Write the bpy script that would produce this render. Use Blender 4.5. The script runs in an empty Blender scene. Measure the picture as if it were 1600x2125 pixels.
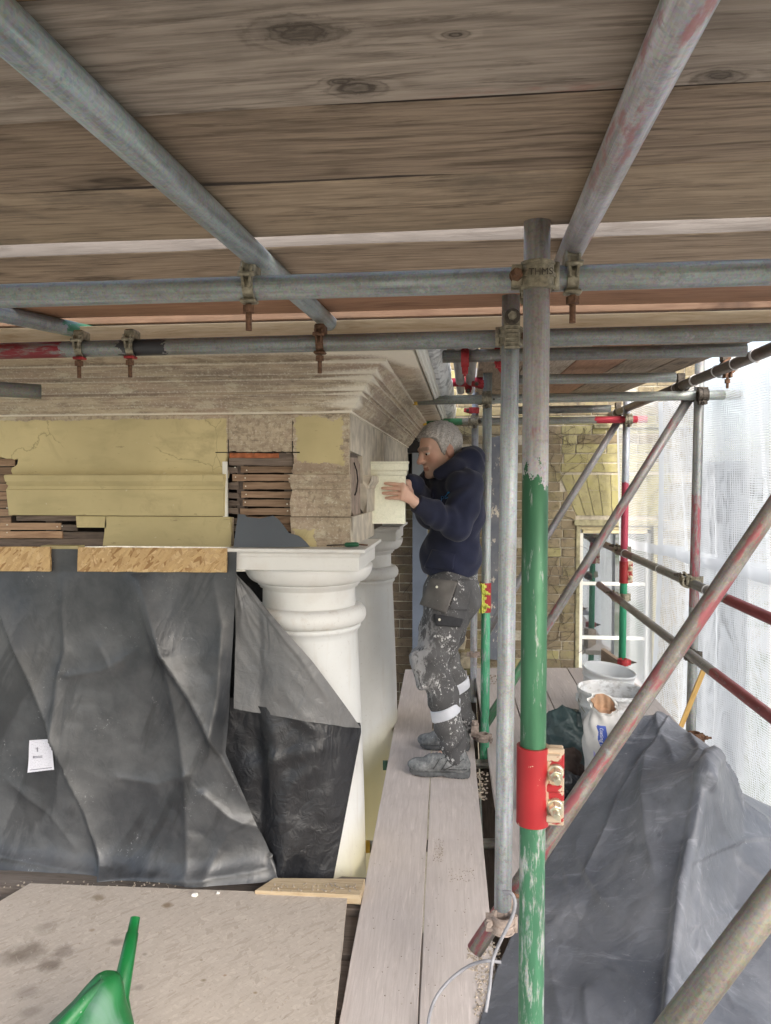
import bpy, bmesh, math, random
import numpy as np
from mathutils import Vector, Matrix, Euler
from mathutils import noise as mnoise

# ------------------------------------------------------------------ camera, sky, sun, exposure
SC = bpy.context.scene
COL = SC.collection
R = math.radians
CAM = Vector((0.0, 0.0, 1.5))
YAW, PITCH, FPX = R(6.23), R(-2.2), 1540.0
cd = bpy.data.cameras.new('camera')
cam = bpy.data.objects.new('camera', cd)
COL.objects.link(cam)
cam.location = CAM
cam.rotation_euler = Euler((R(90) + PITCH, 0, YAW))
cd.sensor_fit = 'VERTICAL'
cd.sensor_height = 36.0
cd.lens = FPX / 2125.0 * 36.0
cd.clip_start = 0.02
cd.clip_end = 2000
SC.camera = cam
cd.dof.use_dof = False

SUN_EL, SUN_AZ = R(30), R(140)      # azimuth clockwise from +Y: behind the camera, to the right
world = bpy.data.worlds.new('World')
SC.world = world
world.use_nodes = True
wn = world.node_tree
for n in list(wn.nodes): wn.nodes.remove(n)
sky = wn.nodes.new('ShaderNodeTexSky'); sky.sky_type = 'NISHITA'; sky.sun_disc = False
sky.sun_elevation = SUN_EL; sky.sun_rotation = SUN_AZ
sky.air_density = 1.0; sky.dust_density = 3.0; sky.ozone_density = 1.0
hs = wn.nodes.new('ShaderNodeHueSaturation'); hs.inputs['Saturation'].default_value = 0.62
hs.inputs['Value'].default_value = 1.0
bg = wn.nodes.new('ShaderNodeBackground'); bg.inputs['Strength'].default_value = 0.15
wo = wn.nodes.new('ShaderNodeOutputWorld')
wn.links.new(sky.outputs[0], hs.inputs['Color']); wn.links.new(hs.outputs[0], bg.inputs['Color'])
wn.links.new(bg.outputs[0], wo.inputs['Surface'])

sd = bpy.data.lights.new('sun', 'SUN'); sd.energy = 0.9; sd.angle = R(45); sd.color = (1.0, 0.985, 0.965)
so = bpy.data.objects.new('sun', sd); COL.objects.link(so)
sv = Vector((math.sin(SUN_AZ) * math.cos(SUN_EL), math.cos(SUN_AZ) * math.cos(SUN_EL), math.sin(SUN_EL)))
so.rotation_euler = sv.to_track_quat('Z', 'Y').to_euler()
so.location = (6, -6, 9)

SC.view_settings.view_transform = 'Standard'
SC.view_settings.look = 'None'
SC.view_settings.exposure = 1.45
SC.view_settings.gamma = 1.0
SC.view_settings.use_curve_mapping = False
SC.render.engine = 'CYCLES'
SC.cycles.max_bounces = 10
SC.cycles.diffuse_bounces = 6
SC.cycles.transparent_max_bounces = 16
SC.cycles.use_denoising = True
SC.cycles.denoising_input_passes = 'RGB_ALBEDO_NORMAL'
SC.cycles.denoising_prefilter = 'ACCURATE'

rng = random.Random(7)
nrng = np.random.default_rng(11)

# ------------------------------------------------------------------ where a measured direction meets a real plane
_cm = cam.rotation_euler.to_matrix()
FWD, RGT, UPV = _cm @ Vector((0, 0, -1)), _cm @ Vector((1, 0, 0)), _cm @ Vector((0, 1, 0))
def ray(px, py): return FWD + RGT * ((px - 800) / FPX) + UPV * ((1062.5 - py) / FPX)
def D(px, py, d): return CAM + ray(px, py) * d
def onY(px, py, Y): r = ray(px, py); return CAM + r * ((Y - CAM.y) / r.y)
def onX(px, py, X): r = ray(px, py); return CAM + r * ((X - CAM.x) / r.x)
def onZ(px, py, Z): r = ray(px, py); return CAM + r * ((Z - CAM.z) / r.z)
def onS(px, py, a, b):                      # sloped plane z = a + b*y
    r = ray(px, py); t = (a + b * CAM.y - CAM.z) / (r.z - b * r.y); return CAM + r * t
def proj(p):
    q = Vector(p) - CAM; d = q.dot(FWD)
    return 800 + FPX * q.dot(RGT) / d, 1062.5 - FPX * q.dot(UPV) / d, d
def rid(x, y, f, s):                         # sharp crumple lines
    return abs(mnoise.noise(Vector((x * f + s * 3.7, y * f - s * 1.9, s * 5.1))))
DK_A, DK_B = -0.09, 0.043                   # the lower lift's deck falls towards the camera a little
CE_A, CE_B = 1.924, 0.040                   # underside of the lift overhead
def deck(x, y): return Vector((x, y, DK_A + DK_B * y))

# ------------------------------------------------------------------ things, parts, meshes
def link(o, parent=None):
    COL.objects.link(o)
    if parent is not None: o.parent = parent
    return o
def tag(o, label=None, cat=None, group=None, kind=None):
    if label: o['label'] = label
    if cat: o['category'] = cat
    if group: o['group'] = group
    if kind: o['kind'] = kind
    return o
def thing(name, label, cat, loc=(0, 0, 0), group=None, rot=None):
    o = bpy.data.objects.new(name, None); o.empty_display_size = 0.1
    link(o); o.location = loc
    if rot is not None: o.rotation_euler = rot
    return tag(o, label, cat, group)

def wmat(o):
    m = o.matrix_basis.copy()
    return m if o.parent is None else wmat(o.parent) @ o.matrix_parent_inverse @ m

class MB:
    def __init__(s): s.v = []; s.f = []; s.mi = []; s.sm = []; s.uv = None
    def add(s, vs, fs, smooth=False, mi=0):
        b = len(s.v); s.v += [tuple(v) for v in vs]
        for f in fs: s.f.append([b + i for i in f]); s.mi.append(mi); s.sm.append(smooth)
        return s
    def box(s, c, size, rot=None, jit=0, mi=0, taper=None):
        c = Vector(c); h = Vector(size) / 2; vs = []
        for z in (-1, 1):
            for x, y in ((-1, -1), (1, -1), (1, 1), (-1, 1)):
                t = 1.0 if (taper is None or z < 0) else taper
                p = Vector((x * h.x * t, y * h.y * t, z * h.z))
                if jit: p += Vector((rng.uniform(-jit, jit), rng.uniform(-jit, jit), rng.uniform(-jit, jit)))
                if rot is not None: p = rot @ p
                vs.append(c + p)
        return s.add(vs, [(3, 2, 1, 0), (4, 5, 6, 7), (0, 1, 5, 4), (1, 2, 6, 5), (2, 3, 7, 6), (3, 0, 4, 7)], mi=mi)
    def cyl(s, p0, p1, r, r1=None, n=16, cap=True, smooth=True, mi=0):
        p0, p1 = Vector(p0), Vector(p1); a = (p1 - p0).normalized(); r1 = r if r1 is None else r1
        u = a.orthogonal().normalized(); w = a.cross(u); vs = []
        for p, q in ((p0, r), (p1, r1)):
            for i in range(n):
                t = 2 * math.pi * i / n; vs.append(p + u * math.cos(t) * q + w * math.sin(t) * q)
        s.add(vs, [(i, (i + 1) % n, n + (i + 1) % n, n + i) for i in range(n)], smooth, mi)
        if cap: s.add(vs[:n], [tuple(range(n))[::-1]], False, mi); s.add(vs[n:], [tuple(range(n))], False, mi)
        return s
    def pipe(s, p0, p1, ro, ri, n=28, seg=1, mi=0):
        p0, p1 = Vector(p0), Vector(p1); a = (p1 - p0).normalized(); u = a.orthogonal().normalized(); w = a.cross(u); vs = []
        for q in (ro, ri):
            for k in range(seg + 1):
                p = p0.lerp(p1, k / seg)
                for i in range(n):
                    t = 2 * math.pi * i / n; vs.append(p + (u * math.cos(t) + w * math.sin(t)) * q)
        m = (seg + 1) * n; fs = []; 
        for k in range(seg):
            for i in range(n):
                j = (i + 1) % n
                fs.append((k*n+i, k*n+j, (k+1)*n+j, (k+1)*n+i)); fs.append((m+k*n+j, m+k*n+i, m+(k+1)*n+i, m+(k+1)*n+j))
        s.add(vs, fs, True, mi)
        e0 = [vs[i] for i in range(n)] + [vs[m + i] for i in range(n)]
        e1 = [vs[seg*n+i] for i in range(n)] + [vs[m+seg*n+i] for i in range(n)]
        s.add(e0, [((i+1) % n, i, n+i, n+(i+1) % n) for i in range(n)], False, mi)
        s.add(e1, [(i, (i+1) % n, n+(i+1) % n, n+i) for i in range(n)], False, mi)
        return s
    def ring(s, c, axis, ro, ri, w, a0=0, a1=2*math.pi, ref=None, n=20, mi=0):
        """a band of rectangular section round an axis, from angle a0 to a1 measured from ref"""
        c, a = Vector(c), Vector(axis).normalized()
        u = (Vector(ref) - a * Vector(ref).dot(a)).normalized() if ref is not None else a.orthogonal().normalized()
        v = a.cross(u); vs = []; fs = []; full = abs(a1 - a0 - 2 * math.pi) < 1e-6
        for i in range(n + 1):
            t = a0 + (a1 - a0) * i / n; d = u * math.cos(t) + v * math.sin(t)
            for rr, hh in ((ro, -w/2), (ro, w/2), (ri, w/2), (ri, -w/2)): vs.append(c + d * rr + a * hh)
        for i in range(n):
            for k in range(4): fs.append((4*i+k, 4*i+(k+1) % 4, 4*(i+1)+(k+1) % 4, 4*(i+1)+k))
        if not full: fs.append((3, 2, 1, 0)); fs.append(tuple(4*n+k for k in range(4)))
        return s.add(vs, fs, False, mi)
    def lathe(s, prof, c=(0, 0, 0), n=48, a0=0, a1=2*math.pi, smooth=True, mi=0):
        c = Vector(c); full = abs(a1 - a0 - 2*math.pi) < 1e-6; m = n if full else n + 1; vs = []
        for r, z in prof:
            for i in range(m):
                t = a0 + (a1 - a0) * i / n; vs.append((c.x + r*math.cos(t), c.y + r*math.sin(t), c.z + z))
        fs = []
        for k in range(len(prof) - 1):
            for i in range(n):
                j = (i + 1) % m
                fs.append((k*m+i, k*m+j, (k+1)*m+j, (k+1)*m+i))
        return s.add(vs, fs, smooth, mi)
    def prism(s, pts, d, mi=0):
        """polygon pts (list of 3D points, coplanar) pushed along vector d"""
        n = len(pts); d = Vector(d); vs = [Vector(p) for p in pts] + [Vector(p) + d for p in pts]
        return s.add(vs, [tuple(range(n))[::-1], tuple(range(n, 2*n))] + [(i, (i+1) % n, n+(i+1) % n, n+i) for i in range(n)], False, mi)
    def sweep(s, pts, r, n=10, cap=True, mi=0):
        pts = [Vector(p) for p in pts]; m = len(pts); rs = r if isinstance(r, (list, tuple)) else [r] * m
        vs = []; u = None
        for k, p in enumerate(pts):
            a = (pts[min(k+1, m-1)] - pts[max(k-1, 0)]).normalized()
            u = a.orthogonal().normalized() if u is None else (u - a * u.dot(a)).normalized()
            w = a.cross(u)
            for i in range(n):
                t = 2*math.pi*i/n; vs.append(p + (u*math.cos(t) + w*math.sin(t)) * rs[k])
        fs = [(k*n+i, k*n+(i+1) % n, (k+1)*n+(i+1) % n, (k+1)*n+i) for k in range(m-1) for i in range(n)]
        s.add(vs, fs, True, mi)
        if cap: s.add(vs[:n], [tuple(range(n))[::-1]], False, mi); s.add(vs[-n:], [tuple(range(n))], False, mi)
        return s
    def grid(s, P, smooth=True, mi=0, close_u=False):
        """P: array rows x cols of points"""
        nr, nc = len(P), len(P[0]); vs = [p for row in P for p in row]; fs = []
        for i in range(nr - 1):
            for j in range(nc if close_u else nc - 1):
                k = (j + 1) % nc
                fs.append((i*nc+j, i*nc+k, (i+1)*nc+k, (i+1)*nc+j))
        return s.add(vs, fs, smooth, mi)
    def mesh(s, name):
        me = bpy.data.meshes.new(name); me.from_pydata(s.v, [], s.f); me.update()
        me.polygons.foreach_set('use_smooth', s.sm); me.polygons.foreach_set('material_index', s.mi)
        return me
    def build(s, name, mats, parent=None, local=None, bevel=0, recalc=True):
        """link as one object; local: matrix of the object, vertices given in world space are brought into it"""
        me = s.mesh(name)
        if recalc or bevel:
            bm = bmesh.new(); bm.from_mesh(me)
            if recalc:
                bmesh.ops.remove_doubles(bm, verts=bm.verts, dist=1e-6)
                bmesh.ops.recalc_face_normals(bm, faces=bm.faces)
            if bevel:
                es = [e for e in bm.edges if len(e.link_faces) == 2 and e.calc_face_angle(0) > 0.6]
                bmesh.ops.bevel(bm, geom=es, offset=bevel, segments=1, affect='EDGES', clamp_overlap=True)
            bm.to_mesh(me); bm.free()
        for m in (mats if isinstance(mats, (list, tuple)) else [mats]): me.materials.append(m)
        o = bpy.data.objects.new(name, me)
        if local is not None: me.transform(local.inverted()); o.matrix_world = local
        link(o)
        if parent is not None:
            o.parent = parent
            o.matrix_parent_inverse = wmat(parent).inverted()
        return o

def frame(p0, x, z=None):
    """matrix with origin p0, local X along x and local Z near z"""
    x = Vector(x).normalized(); z = Vector((0, 0, 1)) if z is None else Vector(z)
    y = z.cross(x).normalized(); z = x.cross(y)
    m = Matrix((x, y, z)).transposed().to_4x4(); m.translation = p0
    return m
# ------------------------------------------------------------------ materials
class G:
    """small helper round a material's node tree"""
    def __init__(s, name):
        s.m = bpy.data.materials.new(name); s.m.use_nodes = True; s.t = s.m.node_tree
        for n in list(s.t.nodes): s.t.nodes.remove(n)
        s.out = s.t.nodes.new('ShaderNodeOutputMaterial')
        s.b = s.n('ShaderNodeBsdfPrincipled'); s.t.links.new(s.b.outputs[0], s.out.inputs['Surface'])
        s._tc = None; s._oi = None
    def n(s, typ, **kw):
        n = s.t.nodes.new(typ)
        for k, v in kw.items(): setattr(n, k, v)
        return n
    def set(s, sock, v):
        if isinstance(v, bpy.types.NodeSocket): s.t.links.new(v, sock)
        elif v is not None:
            if hasattr(sock, 'default_value'):
                try: sock.default_value = v
                except Exception: sock.default_value = (v[0], v[1], v[2], 1.0) if hasattr(v, '__len__') else (v, v, v)
        return s
    def tc(s, out='Object'):
        if s._tc is None: s._tc = s.n('ShaderNodeTexCoord')
        return s._tc.outputs[out]
    def rnd(s):
        if s._oi is None: s._oi = s.n('ShaderNodeObjectInfo')
        return s._oi.outputs['Random']
    def map(s, v, scale=(1, 1, 1), loc=(0, 0, 0), rot=(0, 0, 0)):
        n = s.n('ShaderNodeMapping'); s.set(n.inputs['Vector'], v)
        n.inputs['Scale'].default_value = scale; n.inputs['Location'].default_value = loc; n.inputs['Rotation'].default_value = rot
        return n.outputs[0]
    def off(s, v, k=(37.0, 91.0, 13.0)):
        n = s.n('ShaderNodeVectorMath', operation='MULTIPLY'); s.set(n.inputs[0], s.rnd()); n.inputs[1].default_value = k
        a = s.n('ShaderNodeVectorMath', operation='ADD'); s.set(a.inputs[0], v); s.set(a.inputs[1], n.outputs[0]); return a.outputs[0]
    def noise(s, v, scale, detail=4, rough=0.55, dist=0.0, col=False):
        n = s.n('ShaderNodeTexNoise'); s.set(n.inputs['Vector'], v); n.inputs['Scale'].default_value = scale
        n.inputs['Detail'].default_value = detail; n.inputs['Roughness'].default_value = rough; n.inputs['Distortion'].default_value = dist
        return n.outputs['Color' if col else 'Fac']
    def vor(s, v, scale, out='Distance', feature='F1', rand=1.0):
        n = s.n('ShaderNodeTexVoronoi', feature=feature); s.set(n.inputs['Vector'], v); n.inputs['Scale'].default_value = scale
        n.inputs['Randomness'].default_value = rand
        return n.outputs[out]
    def ramp(s, f, stops, interp='LINEAR'):
        n = s.n('ShaderNodeValToRGB'); n.color_ramp.interpolation = interp; e = n.color_ramp.elements
        while len(e) < len(stops): e.new(0.5)
        for i, (p, c) in enumerate(stops):
            e[i].position = p; e[i].color = (c, c, c, 1) if not hasattr(c, '__len__') else (c[0], c[1], c[2], 1)
        s.set(n.inputs[0], f); return n.outputs[0]
    def step(s, f, lo, hi): return s.ramp(f, [(lo, 0.0), (hi, 1.0)])
    def mix(s, f, a, b, mode='MIX'):
        n = s.n('ShaderNodeMix', data_type='RGBA', blend_type=mode); s.set(n.inputs[0], f)
        for i, v in ((6, a), (7, b)):
            if isinstance(v, bpy.types.NodeSocket): s.t.links.new(v, n.inputs[i])
            else: n.inputs[i].default_value = (v, v, v, 1) if not hasattr(v, '__len__') else (v[0], v[1], v[2], 1)
        return n.outputs[2]
    def ma(s, op, a, b=None, c=None):
        n = s.n('ShaderNodeMath', operation=op); s.set(n.inputs[0], a)
        if b is not None: s.set(n.inputs[1], b)
        if c is not None: s.set(n.inputs[2], c)
        return n.outputs[0]
    def xyz(s, v):
        n = s.n('ShaderNodeSeparateXYZ'); s.set(n.inputs[0], v); return n.outputs
    def cxyz(s, x, y, z):
        n = s.n('ShaderNodeCombineXYZ')
        for i, v in enumerate((x, y, z)): s.set(n.inputs[i], v)
        return n.outputs[0]
    def bump(s, h, strength=0.3, dist=0.005, prev=None):
        n = s.n('ShaderNodeBump'); s.set(n.inputs['Height'], h); n.inputs['Strength'].default_value = strength; n.inputs['Distance'].default_value = dist
        if prev is not None: s.set(n.inputs['Normal'], prev)
        return n.outputs[0]
    def attr(s, name, out='Color'):
        n = s.n('ShaderNodeAttribute', attribute_name=name); return n.outputs[out]
    def fin(s, col=None, rough=0.6, metal=0.0, normal=None, spec=None, **kw):
        b = s.b
        if col is not None: s.set(b.inputs['Base Color'], col if isinstance(col, bpy.types.NodeSocket) else (*col, 1.0))
        s.set(b.inputs['Roughness'], rough); s.set(b.inputs['Metallic'], metal)
        if normal is not None: s.set(b.inputs['Normal'], normal)
        if spec is not None: s.set(b.inputs['Specular IOR Level'], spec)
        for k, v in kw.items(): s.set(b.inputs[k], v)
        return s.m

def mat_plain(name, col, rough=0.6, metal=0.0, var=0.15, scale=20, bump=0.1):
    g = G(name); v = g.off(g.tc()); n = g.noise(v, scale, 5)
    lo = tuple(c * (1 - var) for c in col); hi = tuple(min(1, c * (1 + var)) for c in col)
    return g.fin(g.ramp(n, [(0.3, lo), (0.7, hi)]), rough, metal, g.bump(n, bump, 0.002))

def mat_tube(name, base=(0.25, 0.275, 0.275), bands=(), flecks=None, fleck_amt=0.5, rust=0.0, zcap=None):
    """galvanised tube, axis along local Z; bands: (z0, z1, colour, wear) of old paint"""
    g = G(name); o = g.tc(); v = g.off(o); x = g.xyz(o)
    st = g.noise(g.map(v, (60, 60, 3.5)), 1.0, 6, 0.6)          # long drawn streaks
    mo = g.noise(v, 26, 6, 0.65)                                # mottled spangle
    bl = g.noise(v, 5, 3)
    sp = g.vor(v, 260, 'Color'); spv = g.xyz(sp)[0]
    dk = tuple(c * 0.62 for c in base); lt = tuple(min(1, c * 1.45) for c in base)
    c = g.mix(g.step(st, 0.35, 0.65), dk, lt)
    c = g.mix(g.ma('MULTIPLY', g.step(mo, 0.46, 0.56), 0.45), c, tuple(q * 1.12 for q in base))
    c = g.mix(g.ma('MULTIPLY', g.step(g.noise(g.map(v, (1, 1, 1), (7, 2, 5)), 48, 6, 0.7), 0.55, 0.63), 0.5), c, dk)
    c = g.mix(g.ma('MULTIPLY', g.step(g.noise(g.map(v, (90, 90, 2.0), (7, 2, 5)), 1.0, 5, 0.7), 0.6, 0.68), 0.5), c, lt)
    c = g.mix(g.ma('MULTIPLY', g.step(bl, 0.45, 0.7), 0.4), c, (0.27, 0.24, 0.19))
    c = g.mix(g.ma('MULTIPLY', g.step(mo, 0.62, 0.72), 0.5), c, (0.5, 0.5, 0.5))
    c = g.mix(0.2, c, sp, 'SOFT_LIGHT')
    if rust:
        c = g.mix(g.ma('MULTIPLY', g.step(g.noise(v, 9, 5), 0.5, 0.66), rust), c, (0.12, 0.07, 0.045))
    if flecks is not None:
        f = g.noise(g.map(v, (30, 30, 7)), 1.0, 6, 0.62)
        c = g.mix(g.ma('MULTIPLY', g.step(f, 0.62 - 0.14 * fleck_amt, 0.68 - 0.12 * fleck_amt), 0.75), c, flecks)
    edge = g.ma('MULTIPLY', g.ma('SUBTRACT', g.noise(g.map(v, (28, 28, 18)), 1.0, 5, 0.7), 0.5), 0.16)
    wearn = g.noise(g.map(v, (70, 70, 12)), 1.0, 7, 0.7)
    pm = 0.0
    for z0, z1, pc, wear in bands:
        zz = g.ma('ADD', x[2], edge)
        ins = g.ma('MULTIPLY', g.ma('GREATER_THAN', zz, z0), g.ma('LESS_THAN', zz, z1))
        keep = g.step(wearn, wear - 0.05, wear + 0.05)
        ins = g.ma('MULTIPLY', ins, g.ma('ADD', g.ma('MULTIPLY', keep, 0.75), 0.25))
        tone = g.mix(g.step(g.noise(g.map(v, (40, 40, 6)), 1.0, 4), 0.3, 0.7), tuple(q * 0.75 for q in pc), tuple(min(1, q * 1.25) for q in pc))
        c = g.mix(ins, c, tone)
    rgh = g.ma('ADD', g.ma('MULTIPLY', mo, 0.25), 0.36)
    return g.fin(c, rgh, 0.35, g.bump(mo, 0.12, 0.001))

def mat_wood(name, base, dark, var=0.25, knots=1.0, dirt=0.3, rough=0.75, lines=0.5, fine=1.0, dirtcol=(0.05, 0.045, 0.04), at=None, smear=None):
    """board with its length along local X"""
    g = G(name); o = g.tc(); v = g.off(o) if at is None else o; p = g.xyz(v)
    low = g.noise(g.map(v, (0.9, 5, 5)), 1.0, 3)
    if at is None:
        kd = g.vor(g.map(v, (2.6, 6.2, 0.0)), 1.0)
    else:
        kd = None; wv = g.ma('MULTIPLY', g.ma('SUBTRACT', g.noise(o, 26, 5, 0.65), 0.5), 0.28)
        for (kx, ky, ks) in at:
            a_ = g.ma('MULTIPLY', g.ma('SUBTRACT', p[0], kx), 4.2 / ks); b_ = g.ma('MULTIPLY', g.ma('SUBTRACT', p[1], ky), 7.5 / ks)
            d_ = g.ma('ADD', g.ma('SQRT', g.ma('ADD', g.ma('MULTIPLY', a_, a_), g.ma('MULTIPLY', b_, b_))), wv)
            kd = d_ if kd is None else g.ma('MINIMUM', kd, d_)
    kg = g.ma('POWER', 2.718, g.ma('MULTIPLY', g.ma('MULTIPLY', kd, kd), -22.0))
    rf = g.ma('ADD', g.ma('MULTIPLY', p[1], 46.0), g.ma('ADD', g.ma('MULTIPLY', low, 26.0), g.ma('MULTIPLY', kg, 4.5 * knots)))
    ringl = g.ma('ADD', g.ma('MULTIPLY', g.ma('SINE', g.ma('MULTIPLY', rf, 2.6)), 0.5), 0.5)
    gr = g.noise(g.map(v, (7, 130, 130)), 1.0, 7, 0.65)
    gr2 = g.noise(g.map(v, (6, 60, 60)), 1.0, 6, 0.7)
    gr3 = g.noise(g.map(v, (4.5, 52, 52), (5, 3, 0)), 1.0, 6, 0.7, 0.6)
    bl = g.noise(g.map(v, (1.5, 4, 4)), 1.0, 4)
    fade = g.ma('ADD', g.ma('MULTIPLY', g.step(g.noise(g.map(v, (1.2, 6, 6), (3, 1, 0)), 1.0, 3), 0.4, 0.62), 0.75), g.ma('ADD', 0.25, kg))
    t = g.ma('ADD', g.ma('MULTIPLY', g.ma('MULTIPLY', g.ma('POWER', ringl, 3.0), fade), lines * 0.95), g.ma('MULTIPLY', g.step(gr, 0.43, 0.60), 0.55 * fine))
    c = g.mix(g.ma('MULTIPLY', t, 0.8), base, dark)
    c = g.mix(g.ma('MULTIPLY', g.step(bl, 0.3, 0.75), 0.55), c, tuple(b * 0.55 + d * 0.35 for b, d in zip(base, dark)))
    c = g.mix(g.ma('MULTIPLY', g.step(gr3, 0.55, 0.66), 0.7 * fine), c, dark)
    c = g.mix(g.ma('MULTIPLY', g.step(gr2, 0.56, 0.72), 0.35), c, tuple(min(1, b * 1.5) for b in base))
    kc = g.ramp(kd, [(0.0, 0.75), (0.05, 0.55), (0.085, 1.0), (0.12, 0.55), (0.24, 0.0)])
    c = g.mix(g.ma('MULTIPLY', kc, min(0.9, 0.7 * knots)), c, tuple(d * 0.5 for d in dark))
    if smear is not None:
        sx, sy, sl, sw = smear; m_ = g.ma('MULTIPLY', g.ramp(g.ma('ABSOLUTE', g.ma('DIVIDE', g.ma('SUBTRACT', p[0], sx), sl)), [(0.3, 1.0), (1.0, 0.0)]), g.ramp(g.ma('ABSOLUTE', g.ma('DIVIDE', g.ma('SUBTRACT', p[1], sy), sw)), [(0.1, 1.0), (1.0, 0.0)]))
        c = g.mix(g.ma('MULTIPLY', m_, g.step(g.noise(g.map(o, (9, 40, 40)), 1.0, 5, 0.7), 0.45, 0.62)), c, (0.34, 0.13, 0.105))
    dn = g.noise(v, 3.0, 6, 0.65)
    c = g.mix(g.ma('MULTIPLY', g.step(dn, 0.55, 0.72), dirt), c, dirtcol)
    br = g.ramp(g.rnd(), [(0.0, 1 - var), (1.0, 1 + var)])
    c = g.mix(1.0, c, br, 'MULTIPLY')
    h = g.ma('ADD', g.ma('MULTIPLY', t, -0.6), g.ma('MULTIPLY', gr2, 0.4))
    return g.fin(c, rough, 0, g.bump(h, 0.5, 0.0022), spec=0.3)

W_GREY = mat_wood('weathered_grey_board', (0.47, 0.39, 0.31), (0.15, 0.105, 0.075), dirt=0.3, knots=1.2)
W_BROWN = mat_wood('weathered_brown_board', (0.40, 0.305, 0.222), (0.085, 0.058, 0.039), dirt=0.3, knots=1.0)
W_ORANGE = mat_wood('fresh_orange_board', (0.36, 0.20, 0.125), (0.17, 0.085, 0.05), dirt=0.1, knots=0.5)
W_PALE = mat_wood('new_pale_timber', (0.62, 0.50, 0.34), (0.40, 0.28, 0.15), dirt=0.05, knots=0.6, lines=0.3)
W_EDGE = mat_wood('sawn_board_edge', (0.20, 0.175, 0.155), (0.12, 0.10, 0.085), dirt=0.1, knots=0.2)
W_DECK = mat_wood('dusty_deck_board', (0.60, 0.54, 0.51), (0.39, 0.335, 0.305), var=0.07, knots=0.18, dirt=0.14, lines=0.22, fine=0.6, dirtcol=(0.16, 0.13, 0.115))
W_DARK = mat_wood('dark_board', (0.13, 0.105, 0.09), (0.06, 0.045, 0.038), knots=0.3)  # dark brown timber, also used for board edges along the joints
W_LATH = mat_wood('lath_timber', (0.37, 0.255, 0.17), (0.16, 0.095, 0.06), var=0.3, knots=0.3, dirt=0.25)
W_OLD = mat_wood('old_grey_timber', (0.21, 0.165, 0.135), (0.07, 0.052, 0.043), var=0.25, knots=0.4, dirt=0.4)
W_NEWLATH = mat_wood('new_lath_timber', (0.50, 0.34, 0.22), (0.30, 0.18, 0.11), var=0.15, knots=0.1, dirt=0.05)

def mat_osb(name, cols, dust=0.0, dustcol=(0.57, 0.495, 0.425), stains=(), sc=1.0):
    g = G(name); o = g.tc(); w = g.noise(o, 6, 2, 0.5, 0, True)
    layers = []
    for i, (rot, sx, sy) in enumerate(((0.3, 28, 95), (1.25, 26, 85), (-0.7, 24, 90), (2.2, 34, 110))):
        mv = g.map(g.map(g.mix(0.02, o, w), rot=(0, 0, rot)), (sx * sc, sy * sc, sy * sc), (i * 3.1, i * 1.7, 0))
        n = g.n('ShaderNodeTexVoronoi', feature='F1'); g.set(n.inputs['Vector'], mv); n.inputs['Scale'].default_value = 1.0
        layers.append((n.outputs['Color'], n.outputs['Distance']))
    val = None; hgt = None
    for i, (cc, dd) in enumerate(layers):
        r = g.xyz(cc)
        a = g.mix(r[0], cols[i % len(cols)], cols[(i + 1) % len(cols)])
        if val is None: val, hgt = a, r[1]
        else:
            msk = g.ma('GREATER_THAN', r[2], 0.55)
            val = g.mix(msk, val, a); hgt = g.ma('MAXIMUM', hgt, g.ma('MULTIPLY', r[1], msk))
    gr = g.noise(g.map(g.map(o, rot=(0, 0, 0.6)), (30, 220, 220)), 1.0, 4)
    val = g.mix(g.ma('MULTIPLY', gr, 0.35), val, tuple(c * 0.45 for c in cols[0]))
    fl = g.noise(o, 90, 5, 0.7)
    val = g.mix(g.ma('MULTIPLY', g.step(fl, 0.6, 0.68), 0.5), val, tuple(c * 0.3 for c in cols[0]))
    if dust:
        dn = g.noise(o, 4, 6, 0.6)
        val = g.mix(g.ma('MULTIPLY', g.ramp(dn, [(0.25, 0.8), (0.7, 1.0)]), dust), val, dustcol)
        val = g.mix(g.ma('MULTIPLY', g.step(g.noise(o, 26, 5, 0.7), 0.62, 0.75), 0.35), val, tuple(c * 0.55 for c in dustcol))
    if stains:
        p = g.xyz(o); wob = g.ma('MULTIPLY', g.ma('SUBTRACT', g.noise(o, 16, 6, 0.7), 0.5), 1.6)
        for (sx, sy, sr, k_, sc_) in stains:
            a_ = g.ma('DIVIDE', g.ma('SUBTRACT', p[0], sx), sr); b_ = g.ma('DIVIDE', g.ma('SUBTRACT', p[1], sy), sr * 0.8)
            d_ = g.ma('ADD', g.ma('SQRT', g.ma('ADD', g.ma('MULTIPLY', a_, a_), g.ma('MULTIPLY', b_, b_))), wob)
            val = g.mix(g.ma('MULTIPLY', g.ramp(d_, [(0.35, 1.0), (1.0, 0.0)]), k_), val, sc_)
        sm_ = g.noise(g.map(g.map(o, rot=(0, 0, 0.7)), (12, 60, 1)), 1.0, 5, 0.7); sm2 = g.noise(g.map(g.map(o, rot=(0, 0, -0.9)), (14, 70, 1), (3, 1, 0)), 1.0, 5, 0.7)
        val = g.mix(g.ma('MULTIPLY', g.step(sm_, 0.60, 0.66), 0.4), val, (0.50, 0.45, 0.40)); val = g.mix(g.ma('MULTIPLY', g.step(sm2, 0.62, 0.68), 0.5), val, (0.20, 0.16, 0.125))
    return g.fin(val, 0.82, 0, g.bump(hgt, 0.5, 0.003), spec=0.25)
M_OSB = mat_osb('osb_fresh', [(0.50, 0.34, 0.17), (0.68, 0.50, 0.28), (0.30, 0.165, 0.07), (0.60, 0.42, 0.21)])

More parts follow.
